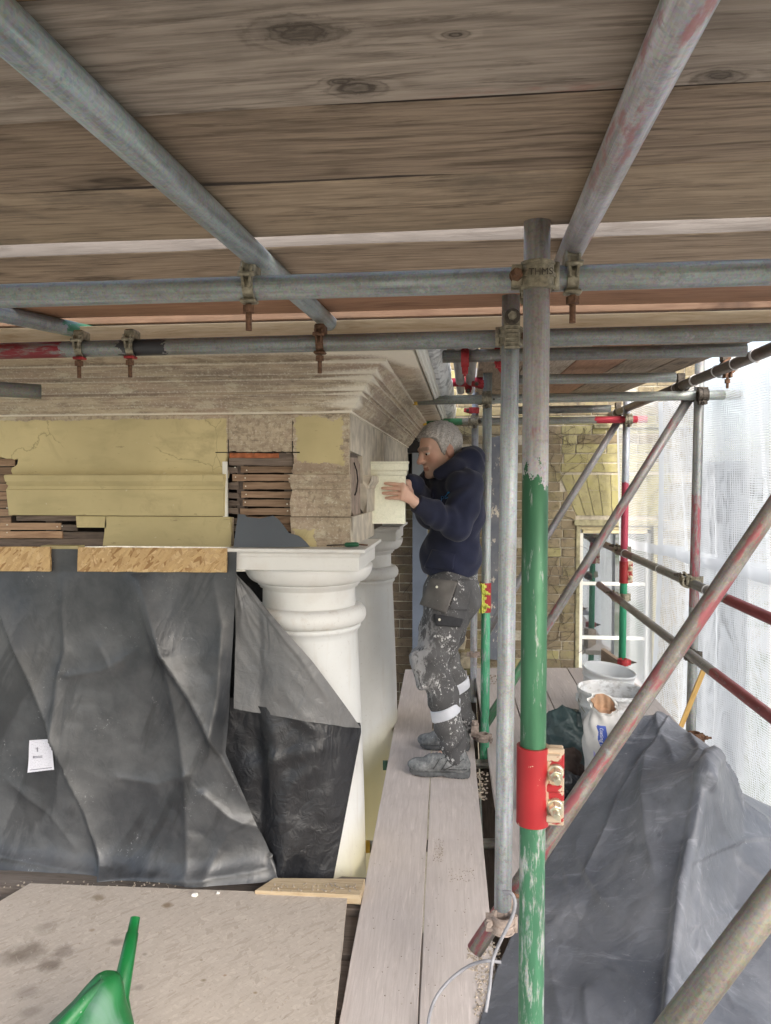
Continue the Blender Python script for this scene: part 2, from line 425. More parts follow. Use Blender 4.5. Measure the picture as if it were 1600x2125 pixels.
def mat_plaster(name, rects=(), paint=(0.56, 0.48, 0.265), bare=0):
    """old lime render; rects (x0, x1, z0, z1, raggedness) keep their old yellow paint"""
    g = G(name); o = g.tc(); x = g.xyz(o)
    n1 = g.noise(o, 5, 5, 0.65); n2 = g.noise(o, 55, 8, 0.75) if not bare else g.noise(g.map(o, (7, 7, 95)), 1.0, 8, 0.75); n3 = g.noise(g.map(o, (1.2, 1.2, 45) if bare else (3, 3, 40)), 1.0, 7, 0.7)
    n4 = g.noise(g.map(o, (1, 1, 1), (7, 3, 1)), 120, 5, 0.7)
    c = g.ramp(n1, [(0.25, (0.37, 0.30, 0.215)), (0.45, (0.48, 0.40, 0.295)), (0.6, (0.54, 0.46, 0.335)), (0.8, (0.39, 0.31, 0.235))])
    c = g.mix(g.ma('MULTIPLY', g.step(n2, 0.49, 0.58), 0.6), c, (0.20, 0.155, 0.115))
    c = g.mix(g.ma('MULTIPLY', g.step(g.noise(g.map(o, (1, 1, 1.6), (31, 9, 4)), 3.2, 5, 0.6), 0.5, 0.62), 0.6), c, (0.43, 0.325, 0.25))
    c = g.mix(g.ma('MULTIPLY', g.step(n3, 0.46, 0.60), 0.6 if bare else 0.35), c, (0.25, 0.195, 0.16) if bare else (0.24, 0.18, 0.14))
    c = g.mix(g.ma('MULTIPLY', g.step(n4, 0.56, 0.66), 0.65), c, (0.66, 0.61, 0.50))
    c = g.mix(g.ma('MULTIPLY', g.step(g.noise(g.map(o, (1, 1, 2.5), (2, 9, 4)), 9, 6, 0.7), 0.56, 0.62), 0.6), c, (0.60, 0.55, 0.42))
    c = g.mix(g.ma('MULTIPLY', g.step(g.noise(g.map(o, (1, 1, 4), (12, 9, 4)), 7, 7, 0.75), 0.57, 0.64), 0.5), c, (0.12, 0.095, 0.075))
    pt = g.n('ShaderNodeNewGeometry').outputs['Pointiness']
    if bare: c = g.mix(g.ma('MULTIPLY', g.step(g.ma('ADD', pt, g.ma('MULTIPLY', g.ma('SUBTRACT', n4, 0.5), 0.05)), 0.51, 0.54), 0.85), c, (0.80, 0.75, 0.64))  # pale colour on convex edges paints in the light the fillets catch
    h = g.ma('ADD', n2, g.ma('MULTIPLY', n4, 0.6))
    pm = None
    wig = g.ma('SUBTRACT', g.noise(o, 13, 6, 0.65), 0.5); wig2 = g.ma('SUBTRACT', g.noise(o, 60, 5, 0.7), 0.5)
    for (x0, x1, z0, z1, rag) in rects:
        d = g.ma('MINIMUM', g.ma('MINIMUM', g.ma('SUBTRACT', x[0], x0), g.ma('SUBTRACT', x1, x[0])),
                 g.ma('MINIMUM', g.ma('SUBTRACT', x[2], z0), g.ma('SUBTRACT', z1, x[2])))
        d = g.ma('ADD', d, g.ma('ADD', g.ma('MULTIPLY', wig, rag), g.ma('MULTIPLY', wig2, rag * 0.6)))
        m = g.step(d, 0.0, 0.002)
        pm = m if pm is None else g.ma('MAXIMUM', pm, m)
    if pm is not None:
        pn = g.noise(o, 3.5, 4, 0.5); ps = g.noise(g.map(o, (4, 4, 14)), 1.0, 5, 0.6)
        pc = g.ramp(pn, [(0.3, tuple(q * 0.84 for q in paint)), (0.7, tuple(q * 1.1 for q in paint))])
        pc = g.mix(g.ma('MULTIPLY', g.step(ps, 0.52, 0.66), 0.45), pc, tuple(q * 0.72 for q in paint))
        pc = g.mix(g.ma('MULTIPLY', g.step(g.noise(g.map(o, (1, 1, 1), (8, 1, 3)), 6, 6, 0.7, 0.7), 0.54, 0.66), 0.4), pc, (0.33, 0.27, 0.155))
        pc = g.mix(g.ma('MULTIPLY', g.step(g.noise(g.map(o, (1.2, 1, 6), (1, 1, 9)), 9, 6, 0.75), 0.64, 0.67), 0.5), pc, (0.20, 0.155, 0.09))
        cr = g.n('ShaderNodeTexVoronoi', feature='DISTANCE_TO_EDGE'); g.set(cr.inputs['Vector'], g.mix(0.06, o, g.noise(o, 14, 4, 0.6, 0, True))); cr.inputs['Scale'].default_value = 3.3
        crk = g.ma('MULTIPLY', g.ramp(cr.outputs[0], [(0.0, 1.0), (0.006, 0.0)]), g.step(pn, 0.5, 0.6))
        pc = g.mix(g.ma('MULTIPLY', crk, 0.55), pc, (0.16, 0.13, 0.07))
        chip = g.step(g.noise(o, 34, 6, 0.7), 0.675, 0.69)
        pc = g.mix(g.ma('MULTIPLY', chip, 0.7), pc, (0.62, 0.58, 0.42))
        c = g.mix(pm, c, pc)
        h = g.mix(pm, h, 0.9)
    return g.fin(c, 0.85, 0, g.bump(h, 0.45, 0.004), spec=0.25)

def mat_column():
    g = G('column_white_paint'); o = g.tc(); x = g.xyz(o)
    n = g.noise(o, 4, 5); f = g.noise(o, 60, 4, 0.7)
    c = g.ramp(n, [(0.3, (0.63, 0.63, 0.61)), (0.7, (0.70, 0.71, 0.70))])
    z = g.ma('ADD', g.ma('ADD', x[2], g.ma('MULTIPLY', x[0], -0.9)), g.ma('MULTIPLY', n, 0.08))
    c = g.mix(g.ramp(g.ma('ADD', z, 0.5), [(0.30, 1.0), (0.58, 0.0)]), c, (0.56, 0.50, 0.27))   # turns cream yellow towards the bottom, along a slanting edge
    c = g.mix(g.ma('MULTIPLY', g.step(f, 0.62, 0.7), 0.3), c, (0.35, 0.3, 0.25))
    st = g.noise(g.map(o, (30, 30, 4)), 1.0, 5)
    c = g.mix(g.ma('MULTIPLY', g.step(st, 0.55, 0.72), 0.28), c, (0.5, 0.45, 0.38))
    return g.fin(c, 0.42, 0, g.bump(f, 0.06, 0.002))
def mat_white_dirty(name, base=(0.68, 0.675, 0.65), dirt=(0.42, 0.34, 0.27), amt=0.5, rough=0.5):
    g = G(name); o = g.tc(); n = g.noise(o, 9, 6, 0.65); f = g.noise(o, 70, 5, 0.7)
    c = g.mix(g.ma('MULTIPLY', g.step(n, 0.5, 0.72), amt), base, dirt)
    c = g.mix(g.ma('MULTIPLY', g.step(f, 0.6, 0.7), 0.5 * amt), c, (0.2, 0.17, 0.15))
    return g.fin(c, rough, 0, g.bump(f, 0.15, 0.002))
M_COL = mat_column()
M_ABAC = mat_white_dirty('abacus_white_paint', amt=0.22)

def mat_poly(name, base=(0.05, 0.053, 0.058), dust=(0.16, 0.155, 0.15), rough=0.36, amt=0.6, crinkle=0.5, powder=0.4, wiped=0.0, streak=0.0):
    g = G(name); o = g.tc()
    n = g.noise(o, 3.0, 6, 0.62); n2 = g.noise(o, 10, 6, 0.7); sp = g.noise(o, 90, 6, 0.75)
    c = g.mix(g.ma('MULTIPLY', g.step(n, 0.38, 0.68), amt), base, dust)
    c = g.mix(g.ma('MULTIPLY', g.step(n2, 0.55, 0.7), 0.35), c, tuple(q * 0.45 for q in base))
    if wiped:
        wn_ = g.noise(g.map(g.map(o, rot=(0, R(-22), 0)), (6, 6, 1.3), (3, 0, 7)), 1.0, 5, 0.6, 0.5)
        c = g.mix(g.ma('MULTIPLY', g.step(wn_, 0.54, 0.60), wiped), c, tuple(q * 0.35 for q in base))
    if streak:
        for rz_, k2 in ((0.6, 0.56), (-0.5, 0.60)):
            sn_ = g.noise(g.map(g.map(o, rot=(0.3, 0, rz_)), (3, 26, 10), (1, 4, 2)), 1.0, 7, 0.72)
            c = g.mix(g.ma('MULTIPLY', g.step(sn_, k2, k2 + 0.10), streak), c, tuple(min(1, q * 1.5) for q in dust))
        c = g.mix(g.ma('MULTIPLY', g.step(g.noise(g.map(o, (1, 1, 1), (5, 5, 5)), 1.9, 3, 0.5), 0.46, 0.58), 0.55), c, tuple(q * 0.8 for q in base))
    pw = g.ma('MULTIPLY', g.step(sp, 0.6, 0.68), g.step(g.noise(g.map(o, (1, 1, 1), (3, 8, 2)), 6, 4), 0.54, 0.66))
    c = g.mix(g.ma('MULTIPLY', pw, powder), c, (0.42, 0.42, 0.43))
    w1 = g.noise(g.map(o, (1, 1, 0.6)), 4.5, 2, 0.45, 2.4)
    rid = g.ma('ABSOLUTE', g.ma('SUBTRACT', w1, 0.5))
    w2 = g.ma('ABSOLUTE', g.ma('SUBTRACT', g.noise(o, 22, 3, 0.5, 1.0), 0.5))
    h = g.ma('ADD', rid, g.ma('MULTIPLY', w2, 0.35))
    rg = g.ma('ADD', g.ma('MULTIPLY', g.step(n, 0.3, 0.7), 0.22), rough)
    return g.fin(c, rg, 0, g.bump(h, crinkle, 0.03), spec=0.55)
M_POLY = mat_poly('grey_polythene', (0.030, 0.033, 0.038), (0.105, 0.107, 0.110), 0.26, 0.8, 0.13, 0.7, wiped=0.5)
M_POLYB = mat_poly('black_polythene', (0.012, 0.013, 0.016), (0.03, 0.031, 0.035), 0.33, 0.5, 0.55, 0.55)
M_POLYL = mat_poly('grey_polythene_folded', (0.12, 0.122, 0.125), (0.20, 0.195, 0.19), 0.34, 0.6, 0.4, 0.3)
M_TARP = mat_poly('dusty_tarpaulin', (0.10, 0.109, 0.130), (0.235, 0.241, 0.262), 0.33, 0.85, 0.22, 1.0, streak=0.45)
M_BINBAG = mat_poly('dark_green_bag', (0.035, 0.065, 0.068), (0.06, 0.09, 0.09), 0.3, 0.5, 0.6, 0.2)
M_RUBBLE = mat_poly('black_rubble_bag', (0.012, 0.015, 0.018), (0.03, 0.03, 0.033), 0.18, 0.4, 0.9, 1.0, streak=0.3)

def mat_brick(name, cols, lichen=0.4, grime=0.4):
    g = G(name); o = g.tc(); v = g.off(o)
    c = g.ramp(g.rnd(), [(i / (len(cols) - 1), q) for i, q in enumerate(cols)])
    n = g.noise(v, 14, 6, 0.7); n2 = g.noise(v, 45, 6, 0.75); n3 = g.noise(v, 8, 5, 0.65)
    c = g.mix(g.ma('MULTIPLY', g.step(n, 0.48, 0.66), grime), c, (0.07, 0.055, 0.042))
    c = g.mix(g.ma('MULTIPLY', g.step(n3, 0.5, 0.64), lichen), c, (0.34, 0.31, 0.10))
    c = g.mix(g.ma('MULTIPLY', g.step(n2, 0.58, 0.68), 0.4), c, (0.42, 0.37, 0.28))
    c = g.mix(g.ma('MULTIPLY', g.step(g.noise(g.map(v, (1, 1, 1), (4, 4, 4)), 30, 5, 0.7), 0.58, 0.66), 0.5), c, (0.06, 0.045, 0.035))
    return g.fin(c, 0.9, 0, g.bump(g.ma('ADD', n2, n), 0.6, 0.006), spec=0.2)
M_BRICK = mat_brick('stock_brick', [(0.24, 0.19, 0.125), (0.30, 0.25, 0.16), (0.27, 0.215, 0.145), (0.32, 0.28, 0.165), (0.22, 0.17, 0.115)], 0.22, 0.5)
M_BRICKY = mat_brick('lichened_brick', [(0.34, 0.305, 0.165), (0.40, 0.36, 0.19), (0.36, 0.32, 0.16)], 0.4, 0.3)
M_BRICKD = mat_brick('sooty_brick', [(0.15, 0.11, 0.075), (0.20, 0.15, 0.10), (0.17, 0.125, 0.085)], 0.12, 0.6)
def mat_mortar():
    g = G('lime_mortar'); o = g.tc(); n = g.noise(o, 40, 6, 0.7); m = g.noise(o, 4, 4)
    c = g.ramp(n, [(0.3, (0.36, 0.32, 0.24)), (0.7, (0.62, 0.57, 0.47))])
    c = g.mix(g.ma('MULTIPLY', g.step(m, 0.52, 0.65), 0.3), c, (0.16, 0.13, 0.10))
    return g.fin(c, 0.95, 0, g.bump(n, 0.5, 0.004))
M_MORTAR = mat_mortar()
M_STRIP = None

def mat_net():
    g = G('white_debris_netting'); uv = g.n('ShaderNodeUVMap').outputs[0]; x = g.xyz(uv)
    cell = 1 / 0.0115
    wob = g.ma('MULTIPLY', g.ma('SUBTRACT', g.noise(uv, 7, 2), 0.5), 0.02)
    def thr(s, w):
        f = g.ma('FRACT', g.ma('MULTIPLY', g.ma('ADD', s, wob), cell)); return g.ma('LESS_THAN', f, w)
    m = g.ma('MAXIMUM', thr(x[0], 0.36), thr(x[1], 0.33))
    # woven hem bands: closed weave
    for v0, w in ((0.08, 0.03),):
        m = g.ma('MAXIMUM', m, g.ma('LESS_THAN', g.ma('ABSOLUTE', g.ma('SUBTRACT', x[1], v0)), w))
    for u0, w in ((0.02, 0.02),):
        m = g.ma('MAXIMUM', m, g.ma('LESS_THAN', g.ma('ABSOLUTE', g.ma('SUBTRACT', x[0], u0)), w))
    g.t.nodes.remove(g.b)
    df = g.n('ShaderNodeBsdfDiffuse'); df.inputs[0].default_value = (0.76, 0.79, 0.83, 1)
    tl = g.n('ShaderNodeBsdfTranslucent'); tl.inputs[0].default_value = (0.72, 0.75, 0.79, 1)
    mx = g.n('ShaderNodeMixShader'); mx.inputs[0].default_value = 0.55
    g.t.links.new(df.outputs[0], mx.inputs[1]); g.t.links.new(tl.outputs[0], mx.inputs[2])
    tr = g.n('ShaderNodeBsdfTransparent'); m2 = g.n('ShaderNodeMixShader'); g.set(m2.inputs[0], m)
    g.t.links.new(tr.outputs[0], m2.inputs[1]); g.t.links.new(mx.outputs[0], m2.inputs[2])
    g.t.links.new(m2.outputs[0], g.out.inputs['Surface'])
    return g.m
M_NET = mat_net()

def mat_zinc():
    g = G('galvanised_sheet'); o = g.tc(); n = g.vor(o, 160, 'Color'); nv = g.xyz(n)[0]; m = g.noise(o, 40, 5, 0.7); l = g.noise(o, 6, 3)
    c = g.mix(nv, (0.86, 0.88, 0.74), (0.95, 0.96, 0.82))
    c = g.mix(g.ma('MULTIPLY', g.step(m, 0.6, 0.7), 0.25), c, (0.3, 0.3, 0.26))
    rg = g.ma('ADD', g.ma('MULTIPLY', nv, 0.12), 0.34)
    return g.fin(c, rg, 0.45, g.bump(l, 0.25, 0.01))
M_ZINC = mat_zinc()
M_CAST = mat_plain('cast_coupler', (0.30, 0.27, 0.20), 0.5, 0.55, 0.45, 90, 0.5)
M_CASTD = mat_plain('dark_coupler', (0.085, 0.07, 0.055), 0.6, 0.4, 0.5, 90, 0.5)
M_CASTR = mat_plain('red_coupler', (0.36, 0.03, 0.035), 0.5, 0.1, 0.4, 60, 0.3)
M_RUST = mat_plain('rusty_bolt', (0.16, 0.085, 0.05), 0.75, 0.3, 0.45, 120, 0.5)
M_BRASS = mat_plain('zinc_yellow_passivated', (0.62, 0.50, 0.36), 0.36, 0.7, 0.2, 60, 0.1)
M_PINKDUST = mat_plain('dust_covered_coupler', (0.31, 0.25, 0.215), 0.8, 0.0, 0.3, 60, 0.5)
def mat_sleeve():
    g = G('red_painted_sleeve'); o = g.tc(); n = g.noise(o, 45, 6, 0.7); e = g.noise(o, 12, 4); x = g.xyz(o)
    d = g.ma('ADD', g.ma('SUBTRACT', x[0], 0.024), g.ma('MULTIPLY', g.ma('SUBTRACT', e, 0.5), 0.035))
    bare = g.ma('MAXIMUM', g.step(d, 0.0, 0.0015), g.step(n, 0.655, 0.67))
    c = g.mix(bare, g.ramp(e, [(0.3, (0.27, 0.010, 0.014)), (0.7, (0.34, 0.016, 0.02))]), (0.62, 0.50, 0.36))
    return g.fin(c, 0.4, g.ma('MULTIPLY', bare, 0.6), g.bump(bare, -0.3, 0.001))
M_SLEEVE = mat_sleeve()
def mat_flange():
    g = G('brassy_flange_with_red_paint'); o = g.tc(); n = g.noise(g.map(o, (8, 8, 22)), 1.0, 4, 0.6)
    m = g.step(n, 0.50, 0.515); c = g.mix(m, (0.58, 0.46, 0.34), (0.30, 0.014, 0.018)); return g.fin(c, 0.38, g.ma('MULTIPLY', g.ma('SUBTRACT', 1.0, m), 0.6), g.bump(m, 0.3, 0.001))
M_FLANGE = mat_flange()
M_BOLTS = mat_plain('plated_bolt', (0.62, 0.585, 0.44), 0.3, 0.75, 0.2, 80)
M_TIE = mat_plain('white_cable_tie', (0.72, 0.70, 0.70), 0.4, 0, 0.05)
M_YCAP = mat_plain('yellow_end_tape', (0.62, 0.38, 0.04), 0.6, 0, 0.15)
M_GLAZE = mat_plain('white_window_paint', (0.80, 0.80, 0.75), 0.45, 0, 0.05)
M_CREAM = mat_plain('cream_window_paint', (0.66, 0.58, 0.36), 0.55, 0, 0.12)
M_STONE = mat_plain('lichen_stone_reveal', (0.34, 0.31, 0.19), 0.9, 0, 0.35, 30, 0.5)
M_BLUE = mat_plain('blue_grey_paint', (0.16, 0.19, 0.245), 0.55, 0, 0.12, 6, 0.1)
M_BLACK = mat_plain('black_plastic', (0.018, 0.018, 0.02), 0.45, 0, 0.2)
M_BUCKET = mat_plain('white_bucket_plastic', (0.72, 0.74, 0.75), 0.4, 0, 0.06, 8)
def mat_bucket_dirty():
    g = G('plaster_smeared_bucket'); o = g.tc(); n = g.noise(g.map(o, (1, 1, 2)), 22, 7, 0.72); m = g.noise(o, 9, 4)
    c = g.mix(g.ma('MULTIPLY', g.step(n, 0.5, 0.6), 0.65), (0.72, 0.74, 0.75), (0.30, 0.29, 0.28))
    c = g.mix(g.ma('MULTIPLY', g.step(m, 0.5, 0.6), 0.4), c, (0.62, 0.60, 0.57))
    return g.fin(c, 0.6, 0, g.bump(n, 0.4, 0.004))
M_BUCKETD = mat_bucket_dirty()
M_SHEET = mat_plain('slate_grey_sheet', (0.105, 0.12, 0.14), 0.5, 0, 0.08, 5, 0.05)
M_GREENP = None
def mat_can():
    g = G('scuffed_green_plastic'); o = g.tc(); n = g.noise(o, 9, 5, 0.6); f = g.noise(o, 90, 5, 0.75)
    sm = g.step(g.noise(g.map(o, (1, 1, 1), (2, 0, 5)), 5.5, 5, 0.6, 0.8), 0.42, 0.60)
    c = g.ramp(n, [(0.3, (0.005, 0.085, 0.02)), (0.7, (0.009, 0.15, 0.038))])
    top = g.step(g.xyz(o)[2], 0.16, 0.30)
    c = g.mix(g.ma('MULTIPLY', sm, 0.8), c, (0.11, 0.195, 0.155))
    c = g.mix(g.ma('MULTIPLY', g.step(f, 0.66, 0.7), 0.5), c, (0.55, 0.6, 0.55))
    return g.fin(c, g.ma('ADD', g.ma('MULTIPLY', sm, 0.25), 0.48), 0, g.bump(n, 0.08, 0.003))
M_CAN = mat_can()
def mat_spout():
    g = G('green_spout_plastic'); o = g.tc(); f = g.noise(o, 150, 5, 0.75)
    c = g.mix(g.step(f, 0.70, 0.72), (0.004, 0.12, 0.028), (0.5, 0.6, 0.5)); return g.fin(c, 0.33, 0)
M_SPOUT = mat_spout()
M_CABLE = mat_plain('grey_cable', (0.27, 0.27, 0.29), 0.55, 0, 0.2, 30)
M_DUSTY = mat_plain('plaster_crumbs', (0.40, 0.34, 0.27), 0.95, 0, 0.4, 60)
M_CHIP = mat_plain('white_plaster_chip', (0.72, 0.70, 0.66), 0.9, 0, 0.1)
M_TERRA = mat_plain('orange_tile_edge', (0.42, 0.14, 0.06), 0.85, 0, 0.35, 40, 0.5)
M_DARKV = mat_plain('dark_void', (0.016, 0.012, 0.01), 0.95, 0, 0.3)
M_NAIL = mat_plain('bright_nail', (0.75, 0.72, 0.62), 0.35, 0.6, 0.05)
# ------------------------------------------------------------------ ground
g_ = G('gravel_drive'); _o = g_.tc()
_n = g_.noise(_o, 6, 8, 0.7); _m = g_.noise(_o, 0.15, 4)
M_GROUND = g_.fin(g_.mix(g_.step(_m, 0.45, 0.6), g_.ramp(_n, [(0.3, (0.34, 0.31, 0.27)), (0.7, (0.48, 0.45, 0.40))]), (0.10, 0.13, 0.05)), 0.95)
mb = MB(); mb.add([(-300, -300, -5), (300, -300, -5), (300, 300, -5), (-300, 300, -5)], [(0, 1, 2, 3)])
tag(mb.build('ground', M_GROUND), kind='structure')

# ------------------------------------------------------------------ portico: entablature
YF, XC = 2.76, -0.438
ZB = lambda z: 1.5 + z
def ragged(pts, amp, step=0.012, keep=()):
    out = []; n = len(pts)
    for i in range(n):
        a, b = Vector(pts[i]), Vector(pts[(i + 1) % n]); L = (b - a).length; k = max(1, int(L / step))
        for j in range(k):
            p = a.lerp(b, j / k)
            if i not in keep and j: p = p + Vector((rng.gauss(0, amp), 0, rng.gauss(0, amp)))
            out.append(p)
    return out
XL = -2.9
rects_front = [(-3, onY(471, 900, YF).x, ZB(-0.1), ZB(0.249), 0.028),
               (onY(612, 900, YF).x, onY(712, 900, YF).x, ZB(0.075), ZB(0.25), 0.07),
               (onY(727, 900, YF).x, onY(750, 900, YF).x, ZB(-0.2), ZB(0.25), 0.004)]
M_FRIEZE = mat_plaster('frieze_render', rects_front)
M_ARCHP = mat_plaster('architrave_painted', [(-3, onY(480, 900, YF).x, ZB(-0.4), ZB(0.05), 0.015), (onY(612, 1100, YF).x, onY(655, 1100, YF).x, ZB(-0.26), ZB(-0.17), 0.07)])
M_BARE = mat_plaster('stripped_render')
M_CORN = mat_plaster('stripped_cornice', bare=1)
M_SIDE = mat_plain('return_side_render', (0.50, 0.45, 0.37), 0.85, 0, 0.3, 14, 0.5)
ENT = thing('portico_entablature', 'weathered portico entablature with moulded cornice, peeling yellow paint and holes showing laths', 'entablature', (XL, YF, ZB(-0.244)))
def poly_panel(name, pix, mat, Y, thick, amp=0.003, keep=()):
    pts = [onY(px, py, Y) for px, py in pix]
    mb = MB(); mb.prism(ragged(pts, amp, keep=keep), (0, thick, 0)); return mb.build(name, mat, ENT)
poly_panel('frieze_panel', [(-420, 846), (472.6, 846), (473, 938), (468, 955), (470, 992), (28, 992), (23, 977), (36, 963), (38, 951), (-420, 951)], M_FRIEZE, YF, 0.03, keep=(0, 1, 4, 9))
poly_panel('frieze_panel', [(473.8, 846), (606.6, 846), (606.6, 938), (473.8, 938)], M_FRIEZE, YF + 0.003, 0.03, keep=(0, 1, 3))
poly_panel('frieze_panel', [(607.4, 846), (724, 846), (724, 992), (607.4, 992)], M_FRIEZE, YF, 0.03, keep=(0, 1, 2))
def extr_x(name, prof, xa, xb, mat, jit=0.006, seg=24, ja=True, jb=True):
    """profile (p, z) pushed along X, p measured out of the front plane; broken ends"""
    P = []
    for k in range(seg + 1):
        x = xa + (xb - xa) * k / seg; row = []
        for i, (p, z) in enumerate(prof):
            dx = 0
            if k == 0 and ja: dx = rng.gauss(0, jit)
            if k == seg and jb: dx = rng.gauss(0, jit)
            row.append(Vector((x + dx, YF - p, ZB(z))))
        P.append(row)
    mb = MB(); mb.grid(P, smooth=False, close_u=True)
    n = len(prof)
    mb.add(P[0], [tuple(range(n))]); mb.add(P[-1], [tuple(range(n))[::-1]])
    return mb.build(name, mat, ENT)
A_UP = [(0.0, 0.036), (0.034, 0.034), (0.036, 0.030), (0.036, 0.008), (0.033, 0.005), (0.030, 0.000), (0.024, -0.006), (0.021, -0.010), (0.021, -0.021), (0.016, -0.024), (0.016, -0.070), (0.0165, -0.124), (0.0, -0.126), (-0.015, -0.1), (-0.015, 0.03)]
A_LO = [(0.002, -0.127), (0.006, -0.128), (0.006, -0.19), (0.006, -0.243), (-0.015, -0.243), (-0.015, -0.13)]
xp = lambda px, py=1030: onY(px, py, YF).x
extr_x('architrave_moulding', A_UP, xp(22), xp(468), M_ARCHP, ja=True)
extr_x('architrave_fascia', A_LO, xp(219), xp(480), M_ARCHP)
extr_x('architrave_fascia', [(0.002, -0.127), (0.006, -0.128), (0.006, -0.172), (-0.015, -0.172), (-0.015, -0.13)], xp(158), xp(219.6), M_ARCHP, jit=0.003, seg=6)
extr_x('architrave_moulding', A_UP, xp(606), XC + 0.006, M_BARE, jb=False, seg=12)
extr_x('architrave_fascia', A_LO, xp(606), XC + 0.002, M_ARCHP, jb=False, seg=12)
# the return down the side of the portico
YB = 5.74
def extr_y(name, prof, ya, yb, mat, jit=0.006, seg=10):
    P = []
    for k in range(seg + 1):
        y = ya + (yb - ya) * k / seg
        P.append([Vector((XC + p, y + (rng.gauss(0, jit) if k in (0, seg) else 0), ZB(z))) for p, z in prof])
    mb = MB(); mb.grid(P, smooth=False, close_u=True); n = len(prof)
    mb.add(P[0], [tuple(range(n))]); mb.add(P[-1], [tuple(range(n))[::-1]]); return mb.build(name, mat, ENT)
mb = MB()
mb.prism([Vector((XC, y, z)) for y, z in ((2.792, ZB(0.27)), (YB, ZB(0.27)), (YB, ZB(0.0)), (3.12, ZB(0.0)), (3.115, ZB(0.115)), (2.792, ZB(0.125)))], (-0.03, 0, 0)); mb.build('return_frieze', M_SIDE, ENT)
extr_y('return_moulding', A_UP, 3.13, 3.40, M_SIDE)
extr_y('return_fascia', A_LO, 2.80, 3.46, M_SIDE)
mb = MB(); mb.box((XC - 0.03, 3.4, ZB(-0.05)), (0.02, 1.25, 0.36)); mb.build('lath_backing', W_OLD, ENT)
mb = MB(); mb.prism([Vector((XC - 0.012, y, ZB(z))) for y, z in ((2.83, 0.10), (3.0, 0.105), (3.09, 0.08), (3.10, -0.2), (3.02, -0.235), (2.95, -0.15), (2.84, -0.1))], (0.006, 0, 0)); mb.build('exposed_board', mat_plain('bare_return_board', (0.30, 0.235, 0.19), 0.9, 0, 0.3, 25, 0.5), ENT)
for pts in ([(2.86, 0.08), (2.93, 0.05), (2.96, 0.01), (2.92, -0.03), (2.88, -0.045)], [(2.88, -0.13), (2.95, -0.16), (3.0, -0.15), (3.04, -0.2), (2.98, -0.225)]):
    mb = MB(); mb.sweep([Vector((XC + 0.003, y, ZB(z))) for y, z in pts], 0.003, 6); mb.build('cracked_edge', M_DARKV, ENT)
# cornice swept round the corner
CORN = [(-0.02, 0.262), (0.010, 0.264), (0.010, 0.274), (0.016, 0.279), (0.024, 0.286), (0.036, 0.300), (0.045, 0.318), (0.050, 0.325), (0.055, 0.327), (0.055, 0.338), (0.066, 0.340), (0.070, 0.352),
        (0.079, 0.364), (0.090, 0.374), (0.100, 0.377), (0.100, 0.392), (0.112, 0.394), (0.117, 0.408), (0.127, 0.419), (0.142, 0.426), (0.155, 0.429), (0.155, 0.440), (0.256, 0.446), (0.256, 0.49), (0.262, 0.494), (0.262, 0.56), (-0.02, 0.56)]
def swept(name, prof, mat, parent, seg=40, wob=0.0003, yb=YB):
    path = []
    for k in range(seg + 1): path.append(('f', XL + (XC - XL) * k / seg))
    for k in range(1, seg + 1): path.append(('s', YF + (yb - YF) * k / seg))
    P = []
    for kind, t in path:
        row = []
        for i, (p, z) in enumerate(prof):
            q = p + (rng.gauss(0, wob) if 0.0 < p else 0)
            if kind == 'f':
                last = abs(t - XC) < 1e-6
                row.append(Vector((t + (p if last else 0), YF - (p if last else q), ZB(z))))
            else: row.append(Vector((XC + q, t, ZB(z))))
        P.append(row)
    mb = MB(); mb.grid(P, smooth=False, close_u=True); n = len(prof)
    mb.add(P[0], [tuple(range(n))]); mb.add(P[-1], [tuple(range(n))[::-1]])
    return mb.build(name, mat, parent)
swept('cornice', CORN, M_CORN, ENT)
def mat_gutter():
    g = G('gutter_silvery_white'); o = g.tc(); n = g.noise(g.map(o, (9, 3.2, 9)), 1.0, 5, 0.7, 1.8); m = g.noise(o, 60, 4, 0.7)
    c = g.mix(g.step(n, 0.47, 0.60), (0.74, 0.76, 0.77), (0.28, 0.30, 0.32))
    c = g.mix(g.ma('MULTIPLY', g.step(m, 0.6, 0.7), 0.3), c, (0.25, 0.24, 0.2)); return g.fin(c, 0.4, 0.1, g.bump(n, 0.4, 0.006))
gut = thing('ogee_gutter', 'silvery white ogee gutter fixed along the top of the portico cornice', 'gutter', (XC, YF, ZB(0.5)))
swept('trough', [(0.300, 0.466), (0.316, 0.470), (0.338, 0.488), (0.352, 0.515), (0.357, 0.540), (0.357, 0.575), (0.345, 0.575), (0.345, 0.545), (0.300, 0.48)], mat_gutter(), gut, wob=0.002)
swept('gutter_lip', [(0.264, 0.452), (0.274, 0.450), (0.276, 0.458), (0.286, 0.459), (0.288, 0.466), (0.299, 0.468), (0.299, 0.58), (0.264, 0.58)], M_GLAZE, gut, wob=0.0004)
# core so nothing shows through
mb = MB(); mb.box(((XL + XC - 0.05) / 2, YF + 0.16, ZB(0.16)), (XC - 0.05 - XL, 0.02, 0.82)); mb.build('dark_core', M_DARKV, ENT)
mb = MB(); mb.box(((XL + XC - 0.1) / 2, YF + 0.2, ZB(-0.232)), (XC - 0.1 - XL, 0.38, 0.02)); mb.build('soffit_board', M_ARCHP, ENT)
mb = MB(); mb.box((XC - 0.16, 4.32, ZB(0.0)), (0.18, 2.84, 0.46)); mb.build('return_core', M_DARKV, ENT)

